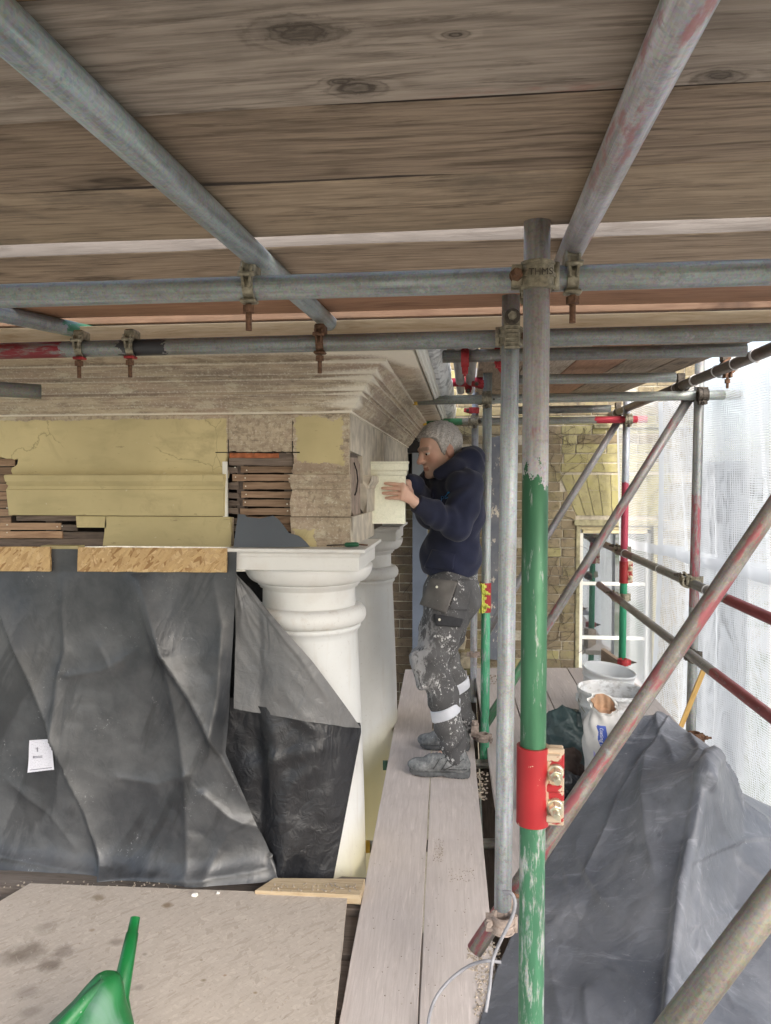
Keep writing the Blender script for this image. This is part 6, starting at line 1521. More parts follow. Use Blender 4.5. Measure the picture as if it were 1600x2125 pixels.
mb = MB(); mb.grid(P, close_u=True); mb.add(P[0], [tuple(range(48))[::-1]]); mb.add(P[-1], [tuple(range(48))]); mb.build('body', M_CAN, CANT, MC)
# arched handle from the crown back over the body
hp = [Vector((0.014, 0.035, hz - 0.010)), Vector((-0.008, -0.005, hz - 0.034)), Vector((-0.036, -0.06, hz - 0.070)), Vector((-0.060, -0.12, hz - 0.115)), Vector((-0.07, -0.16, hz - 0.20)), Vector((-0.06, -0.14, hz - 0.30))]
mb = MB(); mb.sweep([MC @ p for p in hp], [0.010, 0.015, 0.017, 0.018, 0.018, 0.014], 14); mb.build('handle', M_CAN, CANT)
s0, s1 = D(247, 2075, 1.74), D(281, 1904, 1.86); low = MC @ Vector((0.05, 0.09, 0.06))
mb = MB(); mid = s0.lerp(s1, 0.80); mb.sweep([low, s0, s0.lerp(s1, 0.4), mid, mid.lerp(s1, 0.02), s1], [0.030, 0.0225, 0.0185, 0.0150, 0.0128, 0.0118], 24, cap=False)
ax = (s1 - s0).normalized(); mb.pipe(s1 - ax * 0.03, s1, 0.0118, 0.0085, 24); mb.build('spout', M_SPOUT, CANT)
q = D(235, 2052, 1.72); mb = MB(); mb.sweep([q + Vector((0.0, 0.0, -0.06)), q + Vector((0, 0, -0.01)), q + Vector((-0.003, 0.0, 0.008))], [0.012, 0.012, 0.007], 12); mb.build('spout_brace', M_CAN, CANT)

# ------------------------------------------------------------------ cable, crumbs
cp = [D(1045, 1850, 1.99), D(1062, 1855, 1.97), D(1069, 1875, 1.96), D(1062, 1905, 1.96), D(1040, 1950, 1.97), D(1022, 1995, 1.97), D(1016, 2050, 1.92), D(1008, 2100, 1.9)]
cp2 = [D(1040, 1997, 2.06), D(1010, 1994, 2.07), D(975, 2004, 2.10), D(938, 2030, 2.10), D(908, 2065, 2.08), D(892, 2105, 2.04), D(886, 2160, 1.98), D(884, 2230, 1.9)]
def spline(ps, n=8):
    out = []
    for i in range(len(ps) - 1):
        p0, p1, p2, p3 = ps[max(i-1, 0)], ps[i], ps[i+1], ps[min(i+2, len(ps)-1)]
        for k_ in range(n):
            t = k_ / n; out.append(0.5 * ((2*p1) + (p2-p0)*t + (2*p0-5*p1+4*p2-p3)*t*t + (3*p1-p0-3*p2+p3)*t*t*t))
    return out + [ps[-1]]
for p in cp2: p.z = max(p.z, DK_A + DK_B * p.y + 0.005)
mb = MB(); mb.sweep(spline(cp), 0.0048, 10); tag(mb.build('cable', M_CABLE), 'grey cable looped down round the foot of the galvanised standard', 'cable', 'grey cables')
mb = MB(); mb.sweep(spline(cp2), 0.0048, 10); tag(mb.build('cable', M_CABLE), 'grey cable curving over the walkway board at the bottom', 'cable', 'grey cables')
def chip(px, py, s, lab, mat=None):
    p = onS(px, py, DK_A + 0.018 + s * 0.3, DK_B); mb = MB(); mb.box(p, (s, s * 0.8, s * 0.6), jit=s * 0.18); tag(mb.build('plaster_chip', mat or M_CHIP, bevel=0.001), lab, 'plaster chip', 'plaster chips on the floor sheet')
chip(404, 1857, 0.016, 'white plaster chip on the OSB sheet, the larger of two by the polythene'); chip(453, 1853, 0.010, 'small white plaster chip on the OSB sheet below the batten'); chip(272, 2128, 0.018, 'pale crumb beside the spout of the watering can at the bottom edge')
mb = MB()
def crumbs(n, x0, y0, x1, y1, s0, s1, dz=0.0):
    for _ in range(n):
        p = onS(rng.uniform(x0, x1), rng.uniform(y0, y1), DK_A + dz + 0.0015, DK_B); s = rng.uniform(s0, s1); mb.box(p, (s, s, s * 0.7), Matrix.Rotation(rng.uniform(0, 3), 3, 'Z'), jit=s * 0.2)
crumbs(150, 970, 1955, 1040, 2015, 0.002, 0.006); crumbs(190, 985, 2010, 1035, 2110, 0.002, 0.006); crumbs(70, 930, 1800, 985, 1830, 0.0012, 0.003); crumbs(90, 770, 1720, 1000, 2090, 0.001, 0.003); crumbs(110, 900, 1740, 920, 1790, 0.001, 0.003)
crumbs(70, 0, 1828, 380, 1842, 0.002, 0.006, 0.0); crumbs(120, 560, 1833, 745, 1850, 0.0015, 0.005, 0.032); crumbs(120, 722, 1862, 745, 1885, 0.003, 0.007, -0.03); crumbs(120, 30, 1850, 700, 2110, 0.001, 0.003, 0.018)
crumbs(80, 1015, 1400, 1060, 1420, 0.003, 0.009); crumbs(60, 1140, 1400, 1190, 1600, 0.001, 0.003); crumbs(90, 985, 1600, 1012, 1660, 0.003, 0.009, -0.02)
tag(mb.build('plaster_crumbs', M_DUSTY), 'grey plaster crumbs scattered over the boards', 'debris', kind='stuff')
# ------------------------------------------------------------------ the man: surfaces grown from distance fields
F32 = np.float32
def V3(p): return np.array((p[0], p[1], p[2]), F32)
def rc(p, a, b, ra, rb):
    a, b = V3(a), V3(b); ba = b - a; h = np.clip(((p - a) @ ba) / F32(ba @ ba + 1e-12), 0, 1); d = p - a - h[:, None] * ba
    return np.sqrt((d * d).sum(1)) - (ra + (rb - ra) * h)
def chain(p, pts, rs, k=0.02):
    d = None
    for a, b, r0, r1 in zip(pts[:-1], pts[1:], rs[:-1], rs[1:]):
        e = rc(p, a, b, r0, r1); d = e if d is None else smin(d, e, k)
    return d
def ell(p, c, r, Rm=None):
    q = p - V3(c)
    if Rm is not None: q = q @ Rm
    r = np.array(r, F32); k0 = np.sqrt(((q / r) ** 2).sum(1)); k1 = np.sqrt(((q / (r * r)) ** 2).sum(1)) + 1e-9
    return k0 * (k0 - 1) / k1
def rbox(p, c, h, r, Rm=None):
    q = p - V3(c)
    if Rm is not None: q = q @ Rm
    q = np.abs(q) - (np.array(h, F32) - r); return np.sqrt((np.maximum(q, 0) ** 2).sum(1)) + np.minimum(q.max(1), 0) - r
def smin(a, b, k):
    h = np.clip(0.5 + 0.5 * (b - a) / k, 0, 1); return b + (a - b) * h - k * h * (1 - h)
def smax(a, b, k): return -smin(-a, -b, k)
def surf(f, lo, hi, h):
    """dual surface of f = 0 in the box lo..hi at spacing h; only blocks near the surface are evaluated finely"""
    Bk = 6; lo = np.array(lo, F32); nb = np.ceil((np.array(hi) - lo) / (h * Bk)).astype(int); N = nb * Bk + 1
    ci = np.stack(np.meshgrid(*[np.arange(n) for n in nb], indexing='ij'), -1).reshape(-1, 3)
    cv = f((lo + (ci + 0.5) * Bk * h).astype(F32)); act = np.abs(cv) < Bk * h * 1.25
    arr = np.repeat(np.repeat(np.repeat(cv.reshape(nb), Bk, 0), Bk, 1), Bk, 2)
    arr = np.pad(arr, ((0, 1),) * 3, mode='edge').astype(F32)
    g = np.stack(np.meshgrid(*[np.arange(Bk + 1)] * 3, indexing='ij'), -1).reshape(-1, 3)
    ca = ci[act]
    for s in range(0, len(ca), 1500):
        idx = (ca[s:s + 1500, None, :] * Bk + g[None]).reshape(-1, 3); arr[idx[:, 0], idx[:, 1], idx[:, 2]] = f((lo + idx * h).astype(F32))
    S = arr < 0; n0, n1, n2 = (np.array(arr.shape) - 1)
    offs = [(i, j, k) for i in (0, 1) for j in (0, 1) for k in (0, 1)]
    cnt = sum(S[i:i + n0, j:j + n1, k:k + n2].astype(np.int8) for i, j, k in offs)
    cells = np.argwhere((cnt > 0) & (cnt < 8)); cid = -np.ones((n0, n1, n2), np.int32); cid[tuple(cells.T)] = np.arange(len(cells))
    val = {o: arr[cells[:, 0] + o[0], cells[:, 1] + o[1], cells[:, 2] + o[2]] for o in offs}
    acc = np.zeros((len(cells), 3)); wt = np.zeros(len(cells))
    for a in offs:
        for ax in range(3):
            if a[ax] == 0:
                b = list(a); b[ax] = 1; b = tuple(b); va, vb = val[a], val[b]; m = (va < 0) != (vb < 0)
                t = np.where(m, va / np.where(m, va - vb, 1), 0); p = np.array(a, float)[None].repeat(len(cells), 0); p[:, ax] += t; acc[m] += p[m]; wt[m] += 1
    vs = lo + (cells + acc / wt[:, None]) * h
    fs = []
    for ax in range(3):
        u, v = [(1, 2), (2, 0), (0, 1)][ax]; sl0 = [slice(None)] * 3; sl1 = [slice(None)] * 3; sl0[ax] = slice(0, -1); sl1[ax] = slice(1, None)
        A_, B_ = S[tuple(sl0)], S[tuple(sl1)]; e = np.argwhere(A_ != B_); e = e[(e[:, u] > 0) & (e[:, v] > 0) & (e[:, u] < (n0, n1, n2)[u]) & (e[:, v] < (n0, n1, n2)[v])]
        flip = A_[tuple(e.T)]; q = []
        for du, dv in ((0, 0), (1, 0), (1, 1), (0, 1)):
            c = e.copy(); c[:, u] -= du; c[:, v] -= dv; q.append(cid[tuple(c.T)])
        q = np.stack(q, 1); q[~flip] = q[~flip][:, ::-1]; fs.append(q)
    return vs, np.concatenate(fs)
def skin_mesh(name, vs, fs, mat, parent, cols=None, smooth_it=0):
    me = bpy.data.meshes.new(name); me.vertices.add(len(vs)); me.vertices.foreach_set('co', np.asarray(vs, F32).ravel()); me.loops.add(len(fs) * 4); me.loops.foreach_set('vertex_index', np.asarray(fs, np.int32).ravel())
    me.polygons.add(len(fs)); me.polygons.foreach_set('loop_start', np.arange(len(fs), dtype=np.int32) * 4); me.polygons.foreach_set('use_smooth', np.ones(len(fs), bool)); me.update(calc_edges=True); me.validate()
    if cols is not None:
        ca = me.color_attributes.new('Col', 'FLOAT_COLOR', 'POINT'); ca.data.foreach_set('color', np.concatenate([cols, np.ones((len(cols), 1))], 1).astype(F32).ravel())
    me.materials.append(mat); o = bpy.data.objects.new(name, me); link(o, parent); return o

J = onY
HC = J(911, 936, 3.80)
yaw_h, pit_h = R(180 + 34), R(-10)                                     # faces left, a little to the camera, looking down
RH = np.array(Matrix.Rotation(yaw_h, 3, 'Z') @ Matrix.Rotation(-pit_h, 3, 'Y') @ Matrix.Rotation(R(3), 3, 'X'), F32)
HS = 1.10
def hloc(p): return ((p - V3(HC)) @ RH) / HS
def hw(x, y, z): return Vector(V3(HC) + RH @ (np.array((x, y, z), F32) * HS))
def head_sd(q):
    a = lambda *t: np.array(t, F32)
    d = ell(q, (-0.014, 0, 0.034), (0.101, 0.077, 0.088))
    d = smin(d, ell(q, (0.030, 0, -0.035), (0.062, 0.058, 0.082)), 0.03)
    qa = q.copy(); qa[:, 1] = np.abs(qa[:, 1])
    d = smin(d, rc(qa, (-0.012, 0.050, -0.045), (0.052, 0.022, -0.094), 0.021, 0.018), 0.022)
    d = smin(d, ell(q, (0.074, 0, -0.100), (0.020, 0.024, 0.019)), 0.018)
    d = smin(d, rc(qa, (0.080, 0.040, 0.022), (0.088, 0.008, 0.019), 0.008, 0.008), 0.014)
    d = smin(d, ell(qa, (0.060, 0.041, -0.026), (0.022, 0.020, 0.022)), 0.02)
    d = smax(d, -ell(qa, (0.1015, 0.031, -0.002), (0.0165, 0.018, 0.0115)), 0.010)
    d = smin(d, rc(q, (0.088, 0, 0.010), (0.1135, 0, -0.034), 0.0085, 0.0125), 0.011)
    d = smin(d, ell(qa, (0.098, 0.0115, -0.039), (0.012, 0.0085, 0.0085)), 0.007)
    d = smin(d, rc(qa, (0.0915, 0.0, -0.064), (0.083, 0.021, -0.069), 0.0062, 0.0040), 0.006)
    d = smin(d, rc(qa, (0.0895, 0.0, -0.0755), (0.082, 0.018, -0.0725), 0.0072, 0.0045), 0.006)
    d = smax(d, -rc(qa, (0.0985, 0.0, -0.0695), (0.088, 0.022, -0.0710), 0.0018, 0.0016), 0.004)
    d = smax(d, -rc(qa, (0.0985, 0.019, -0.044), (0.084, 0.030, -0.070), 0.0022, 0.0020), 0.010)   # smile line
    d = smin(d, rc(qa, (0.0905, 0.022, 0.0055), (0.083, 0.041, 0.0035), 0.0048, 0.0040), 0.005)    # upper lid
    d = smin(d, rc(qa, (0.0895, 0.023, -0.0095), (0.083, 0.040, -0.0075), 0.0038, 0.0034), 0.005)  # lower lid
    e = ell(qa, (-0.010, 0.079, -0.008), (0.020, 0.010, 0.033)); e = smax(e, -ell(qa, (-0.006, 0.089, -0.006), (0.012, 0.009, 0.022)), 0.006)
    d = smin(d, e, 0.008)
    d = smin(d, rc(q, (-0.030, 0, -0.055), (-0.070, 0, -0.175), 0.060, 0.064), 0.03)
    return d
# joints
shN, shF = J(966, 1008, 3.63), J(905, 1000, 3.98)
elN, elF = J(948, 1092, 3.52), J(894, 1064, 3.92)
wrN, wrF = J(861, 1043, 3.42), J(860, 1007, 3.62)
hipN, hipF = J(932, 1228, 3.70), J(930, 1226, 3.90)
knN, knF = J(893, 1366, 3.62), J(918, 1358, 3.98)
anN, anF = J(944, 1556, 3.63), J(962, 1500, 3.99)
chest, belly, pelv = J(940, 1050, 3.80), J(930, 1150, 3.79), J(932, 1215, 3.80)
def hand_sd(p, W, kn, tips, bend, thumb, r=0.0086):
    d = None
    for (m, t, b) in zip(kn, tips, bend):
        m, t = Vector(m), Vector(t); a = m.lerp(t, 0.45) + b; c = m.lerp(t, 0.74) + b * 0.75
        f = chain(p, [m, a, c, t], [r * 1.12, r * 1.0, r * 0.92, r * 0.78], 0.004); d = f if d is None else np.minimum(d, f)
    palm = None
    for m in kn:
        e = rc(p, W, m, 0.0165, 0.0125); palm = e if palm is None else smin(palm, e, 0.016)
    d = smin(d, palm, 0.006)
    return smin(d, chain(p, thumb, [0.014, 0.0115, 0.010, 0.008], 0.006), 0.010)
wp = J(859, 1040, 3.385)
knL = [J(836, 1007, 3.366), J(837, 1015, 3.358), J(836, 1024.5, 3.358), J(834, 1033.5, 3.362)]
tpL = [J(799, 1003, 3.384), J(793.5, 1013, 3.384), J(794.5, 1023.5, 3.384), J(801, 1033.5, 3.384)]
bdL = [Vector((0, -0.006, 0.001))] * 4
thL = [J(857, 1036, 3.40), J(853, 1022, 3.455), J(846, 1014, 3.470), J(836, 1010, 3.464)]
wpR = wrF; off = Vector((0.0, 0.012, 0.0))
knR = [J(846, 1000 + 9 * i, 3.535) for i in range(4)]; tpR = [J(806, 996 + 10 * i, 3.452) for i in range(4)]
thR = [J(855, 1006, 3.58), J(846, 1003, 3.54), J(840, 1001, 3.51), J(832, 1000, 3.475)]
def body_sd(p):
    d = head_sd(hloc(p)) * HS
    nb = hw(-0.062, 0, -0.165)
    d = smin(d, chain(p, [nb, (nb + chest) / 2, belly, pelv], [0.065, 0.085, 0.085, 0.09], 0.04), 0.03)
    d = smin(d, chain(p, [(nb + chest) / 2, shN, elN, wrN], [0.08, 0.055, 0.042, 0.027], 0.02), 0.03); d = smin(d, chain(p, [(nb + chest) / 2, shF, elF, wrF], [0.08, 0.055, 0.042, 0.027], 0.02), 0.03)
    d = smin(d, chain(p, [pelv, hipN, knN, anN], [0.10, 0.085, 0.055, 0.038], 0.03), 0.03); d = smin(d, chain(p, [pelv, hipF, knF, anF], [0.10, 0.085, 0.055, 0.038], 0.03), 0.03)
    for an in (anN, anF): d = smin(d, rc(p, an, an + Vector((-0.13, -0.02, -0.07)), 0.036, 0.022), 0.02)
    d = smin(d, hand_sd(p, wp, knL, tpL, bdL, thL), 0.010)
    return smin(d, hand_sd(p, wpR, knR, tpR, [off] * 4, thR), 0.010)
lo = np.array((-0.62, 3.27, -0.05)); hi = np.array((0.22, 4.22, 1.90))
vs, fs = surf(body_sd, lo, hi, 0.0042)
# skin tone over the body: lips, brows, stubble, red of the knuckles
def skin_cols(vs):
    q = hloc(vs.astype(F32)); n = len(vs); c = np.tile(np.array((0.72, 0.475, 0.37)), (n, 1)); qa = q.copy(); qa[:, 1] = np.abs(qa[:, 1])
    def blend(m, col):
        m = np.clip(m, 0, 1)[:, None]; c[:] = c * (1 - m) + np.array(col) * m
    head = (np.abs(q).max(1) < 0.16)
    blend(head * np.exp(-(((qa[:, 0] - 0.07) / 0.03) ** 2 + ((qa[:, 1] - 0.045) / 0.025) ** 2 + ((qa[:, 2] + 0.03) / 0.025) ** 2)) * 0.7, (0.62, 0.29, 0.215))
    blend(head * np.exp(-(((q[:, 0] - 0.112) / 0.016) ** 2 + (q[:, 1] / 0.016) ** 2 + ((q[:, 2] + 0.034) / 0.02) ** 2)) * 0.7, (0.62, 0.28, 0.22))
    blend(head * (qa[:, 0] > 0.02) * np.clip((-0.045 - q[:, 2]) / 0.03, 0, 1) * 0.45, (0.58, 0.41, 0.335))
    blend(head * (q[:, 0] > 0.075) * (qa[:, 1] < 0.022) * (np.abs(q[:, 2] + 0.0705) < 0.008) * 0.75, (0.40, 0.155, 0.125))
    blend(head * (rc(qa.astype(F32), (0.0985, 0.012, 0.022), (0.086, 0.045, 0.020), 0.007, 0.005) < 0.0035) * 0.6, (0.30, 0.22, 0.17))
    blend(head * (ell(qa.astype(F32), (-0.010, 0.082, -0.008), (0.024, 0.016, 0.036)) < 0) * 0.5, (0.50, 0.20, 0.15))
    for m in knL: blend(np.exp(-((np.linalg.norm(vs - np.array(m), axis=1)) / 0.012) ** 2) * 0.45, (0.68, 0.40, 0.33))
    for m, t in zip(knL, tpL): blend(np.exp(-((np.linalg.norm(vs - np.array(m.lerp(t, 0.45)), axis=1)) / 0.009) ** 2) * 0.4, (0.56, 0.29, 0.23))
    return c
def mat_skin():
    g = G('weathered_skin'); o = g.tc(); n = g.noise(o, 130, 4, 0.65); m = g.noise(o, 35, 4)
    c = g.mix(g.ma('MULTIPLY', g.step(m, 0.4, 0.7), 0.22), g.attr('Col'), (0.54, 0.27, 0.20))
    return g.fin(c, 0.48, 0, g.bump(n, 0.25, 0.001), spec=0.4, **{'Subsurface Weight': 0.12, 'Subsurface Radius': (0.012, 0.005, 0.003)})
man_o = skin_mesh('person', vs, fs, mat_skin(), None, skin_cols(vs))
MAN = tag(man_o, 'grey haired man in navy hoodie and paint spattered work trousers holding a metal panel', 'person')
# eyes
for s in (1, -1):
    c = hw(0.0785, s * 0.0315, -0.002); mb = MB(); P = []
    for i in range(13):
        th = math.pi * i / 12; P.append([c + Vector((math.sin(th) * math.cos(a), math.sin(th) * math.sin(a), math.cos(th))) * 0.0128 * HS for a in [2 * math.pi * j / 20 for j in range(20)]])
    mb.grid(P, close_u=True); e = mb.build('eye', mat_plain('eye_white_%d' % (s > 0), (0.62, 0.58, 0.54), 0.25, 0, 0.05), MAN)
    d = (hw(0.12, s * 0.036, -0.010) - c).normalized(); mb = MB(); mb.cyl(c + d * 0.0105 * HS, c + d * 0.0130 * HS, 0.0062 * HS, 0.0050 * HS, n=16); mb.build('iris', mat_plain('dark_iris_%d' % (s > 0), (0.035, 0.03, 0.028), 0.2, 0, 0.05), e)
# hair: a shell with short strands over it
HX = np.array([-0.12, -0.07, -0.035, -0.012, 0.004, 0.014, 0.028, 0.045, 0.065, 0.10]); HZ = np.array([-0.078, -0.075, -0.045, 0.022, 0.012, -0.022, -0.012, 0.050, 0.070, 0.088])
def hair_sd(p):
    q = hloc(p); hz = np.interp(q[:, 0], HX, HZ).astype(F32); wob = 0.004 * np.sin(q[:, 0] * 260 + q[:, 1] * 210)
    hz = np.where(np.abs(q[:, 1]) < 0.05, np.maximum(hz, np.interp(q[:, 0], [-0.12, -0.05, 0.05, 0.1], [-0.078, -0.06, 0.05, 0.085])), hz)
    th = np.interp(q[:, 2], [-0.08, -0.03, 0.04, 0.10, 0.13], [0.003, 0.006, 0.010, 0.014, 0.017]) + 0.0022 * np.sin(q[:, 0] * 190 + q[:, 2] * 120) * np.sin(q[:, 1] * 170 + q[:, 2] * 60)
    base = smin(ell(q, (-0.014, 0, 0.034), (0.101, 0.077, 0.088)), ell(q, (0.030, 0, -0.035), (0.062, 0.058, 0.082)), 0.03); base = smin(base, rc(q, (-0.030, 0, -0.055), (-0.070, 0, -0.175), 0.060, 0.064), 0.03)
    return smax(base - th, (hz + wob - q[:, 2]) * 0.75, 0.006) * HS
c_ = V3(HC); hv, hf = surf(hair_sd, c_ - 0.19, c_ + 0.19, 0.0036)
hrng = np.random.default_rng(5)
def hair_tint(v):
    q = hloc(v.astype(F32)); n = hrng.uniform(0.75, 1.2, len(v)); base = np.stack([n * 0.52, n * 0.495, n * 0.47], 1)
    side = np.clip((0.03 - q[:, 2]) / 0.05, 0, 1)[:, None]; return base * (1 - 0.35 * side)
gq = G('grey_hair'); M_HAIR = gq.fin(gq.attr('Col'), 0.5, 0, gq.bump(gq.noise(gq.map(gq.tc(), (1, 1, 0.4)), 240, 3), 0.6, 0.003), spec=0.4)
hv2, hf2 = list(hv), [list(f) for f in hf]; hc = list(hair_tint(hv))
nrmv = np.zeros_like(hv); e1 = hv[hf[:, 1]] - hv[hf[:, 0]]; e2 = hv[hf[:, 2]] - hv[hf[:, 0]]; fn = np.cross(e1, e2)
for k_ in range(4): np.add.at(nrmv, hf[:, k_], fn)
nrmv /= np.linalg.norm(nrmv, axis=1)[:, None] + 1e-12
fwd = RH @ np.array((1, 0, 0), F32); upv = RH @ np.array((0, 0, 1), F32); lft = RH @ np.array((0, 1, 0), F32)
for i in hrng.choice(len(hv), min(5200, len(hv)), replace=False):
    p = hv[i]; n = nrmv[i]; q = hloc(p[None].astype(F32))[0]
    flow = fwd * (0.9 if q[2] > 0.06 else 0.15) - upv * (0.15 if q[2] > 0.06 else 1.0) - fwd * (0.5 if q[0] < -0.05 else 0) + lft * hrng.normal(0, 0.35) + fwd * hrng.normal(0, 0.25)
    t = flow - n * (flow @ n); t /= np.linalg.norm(t) + 1e-9; d = t * 0.92 + n * (0.30 if q[2] > 0.05 else 0.10); L = hrng.uniform(0.010, 0.024); w = np.cross(n, t) * 0.0009
    b = len(hv2); s_ = hrng.uniform(0.6, 1.7); cc = np.array((0.58, 0.555, 0.53)) * s_ if hrng.random() > 0.25 else np.array((0.2, 0.18, 0.165))
    p0 = p - n * 0.001; p1 = p0 + d * L * 0.55; p2 = p0 + (d * 0.9 - n * 0.12) * L
    hv2 += [p0 - w, p0 + w, p1 + w * 0.8, p1 - w * 0.8, p2 + w * 0.2, p2 - w * 0.2]; hf2 += [[b, b+1, b+2, b+3], [b+3, b+2, b+4, b+5]]; hc += [cc] * 6
skin_mesh('hair', np.array(hv2), np.array(hf2), M_HAIR, MAN, np.array(hc))

# hoodie
def folds(p, c, ax, f, amp, ph, tw):
    q = p - V3(c); s = q @ V3(ax); u = q @ V3(tw); return amp * np.sin(s * f + 2.2 * np.sin(u * 14 + ph) + ph)
armN = (wrN - elN).normalized(); uarm = (elN - shN).normalized()
def hoodie_sd(p):
    Rt = np.array(Matrix.Rotation(R(27), 3, 'Z'), F32)
    d = ell(p, J(934, 1158, 3.80), (0.155, 0.18, 0.15), Rt)
    d = smin(d, ell(p, J(946, 1060, 3.80), (0.132, 0.195, 0.21), Rt), 0.06)
    d = smin(d, rc(p, shN, shF, 0.088, 0.085), 0.05)
    d = smax(d, rbox(p, J(930, 1090, 3.80), (0.36, 0.40, 0.265), 0.03), 0.02)
    d = smax(d, (J(930, 1196, 3.72).z + 0.006 * np.sin(p[:, 0] * 30) - p[:, 2]), 0.012)
    hem = rc(p, J(918, 1189, 3.74), J(948, 1189, 3.86), 0.135, 0.135); 
    n1 = 0.0035 * np.sin(p[:, 2] * 42 + 5 * p[:, 0] + 1.4 * np.sin(p[:, 1] * 13)) * np.clip((1.42 - p[:, 2]) * 5, 0.2, 1) + 0.002 * np.sin(p[:, 0] * 55 + p[:, 2] * 38) + 0.0015 * np.sin(p[:, 1] * 70 - p[:, 2] * 52 + 1)
    n1 = n1 + 0.007 * np.sin((p[:, 0] * 0.75 + p[:, 2] * 0.66) * 60 + 2 * np.sin(p[:, 1] * 9)) * np.exp(-((p[:, 2] - J(0, 1165, 3.7).z) / 0.07) ** 2)
    d = d + n1
    # sleeves, bunched along the forearm
    sl = chain(p, [shN, shN.lerp(elN, .5) + Vector((0.012, -0.01, 0)), elN, elN.lerp(wrN, .55), wrN.lerp(elN, .06)], [0.086, 0.075, 0.067, 0.056, 0.043], 0.03)
    s_ = (p - V3(elN)) @ V3(armN); L = (wrN - elN).length
    sl = sl + (0.0048 * np.sin(s_ * 95 + 2.6 * np.sin(((p - V3(elN)) @ V3(uarm)) * 22)) * np.clip(s_ * 9 + 0.35, 0, 1) * np.clip((L - 0.055 - s_) * 14, 0, 1)) + 0.002 * np.sin((p - V3(shN)) @ V3(uarm) * 60 + p[:, 0] * 34)
    cuff = rc(p, wrN.lerp(elN, 0.03), wrN.lerp(elN, 0.20), 0.0405, 0.046)
    sl = smin(sl, cuff, 0.006); sl = smax(sl, (p - V3(wrN.lerp(elN, 0.02))) @ V3(armN), 0.006)
    fr = chain(p, [shF, elF, wrF, J(850, 1004, 3.585)], [0.092, 0.078, 0.048, 0.043], 0.03) + 0.004 * np.sin(p[:, 0] * 70 + p[:, 2] * 40)
    d = smin(smin(d, fr, 0.03), sl, 0.016)
    # hood lying behind the neck
    hd = chain(p, [J(912, 985, 3.66), J(945, 968, 3.66), J(975, 950, 3.72), J(982, 946, 3.84), J(964, 948, 3.95), J(925, 975, 3.96), J(900, 1000, 3.90)], [0.030, 0.045, 0.050, 0.052, 0.046, 0.038, 0.030], 0.02)
    hd = smin(hd, ell(p, J(980, 968, 3.82), (0.062, 0.135, 0.070)), 0.03) + 0.004 * np.sin(p[:, 1] * 46 + p[:, 2] * 60)
    d = smin(d, hd, 0.018)
    # opening round the neck
    return smax(d, -rc(p, hw(-0.045, 0, -0.10), hw(0.0, 0, -0.02), 0.066, 0.085), 0.010)
hvs, hfs = surf(hoodie_sd, (-0.42, 3.26, 0.78), (0.24, 4.56, 1.72), 0.0055)
def mat_hoodie():
    g = G('navy_fleece'); o = g.tc(); n = g.noise(o, 260, 3, 0.6); m = g.noise(o, 9, 4); sp = g.noise(o, 70, 5, 0.75)
    c = g.ramp(m, [(0.3, (0.016, 0.019, 0.040)), (0.7, (0.024, 0.028, 0.056))])
    c = g.mix(g.ma('MULTIPLY', g.step(g.noise(o, 4, 4), 0.5, 0.7), 0.25), c, (0.05, 0.052, 0.07))
    c = g.mix(g.step(sp, 0.76, 0.78), c, (0.4, 0.42, 0.45))
    return g.fin(c, 0.92, 0, g.bump(g.ma('ADD', n, g.ma('MULTIPLY', g.noise(o, 30, 4), 1.5)), 0.35, 0.003), spec=0.15, **{'Sheen Weight': 0.12})
HOOD = skin_mesh('hoodie', hvs, hfs, mat_hoodie(), MAN)

# trousers
dnN, dnF = (anN - knN).normalized(), (anF - knF).normalized()
def leg(p, hip, kn, an, k=0.03):
    calf = kn.lerp(an, 0.4) + Vector((0.012, 0, 0))
    d = chain(p, [hip, hip.lerp(kn, .5) + Vector((0.014, 0, 0)), kn, calf, an + Vector((0.004, 0, -0.035))], [0.122, 0.104, 0.078, 0.074, 0.066], k)
    s = (p - V3(kn)) @ V3((an - kn).normalized()); L = (an - kn).length
    d = d + 0.006 * np.sin(s * 75 + 2.5 * np.sin(p[:, 1] * 30 + p[:, 0] * 18)) * np.exp(-((s - L * 0.93) / 0.07) ** 2) + 0.006 * np.sin(s * 62 + 2 * np.sin(p[:, 1] * 24)) * np.exp(-((s + 0.0) / 0.075) ** 2) + 0.003 * np.sin(p[:, 0] * 48 + p[:, 2] * 36 + 1.0)
    return smax(d, s - L - 0.055, 0.012)
def trouser_sd(p):
    d = leg(p, hipN, knN, anN); d2 = leg(p, hipF, knF, anF)
    d = smin(d, d2, 0.02)
    d = smin(d, ell(p, J(938, 1222, 3.80), (0.145, 0.175, 0.12)), 0.04)
    d = smin(d, ell(p, J(966, 1250, 3.80), (0.075, 0.15, 0.085)), 0.04)
    kp = rbox(p, knN + Vector((-0.030, -0.008, -0.045)), (0.055, 0.062, 0.10), 0.03, np.array(Matrix.Rotation(R(-14), 3, 'Y'), F32)); d = smin(d, kp, 0.02)
    return d + 0.0035 * np.sin(p[:, 2] * 44 + 3 * np.sin(p[:, 0] * 16)) + 0.002 * np.sin(p[:, 1] * 70 + p[:, 2] * 55)
tvs, tfs = surf(trouser_sd, (-0.40, 3.42, 0.02), (0.20, 4.20, 1.18), 0.0055)
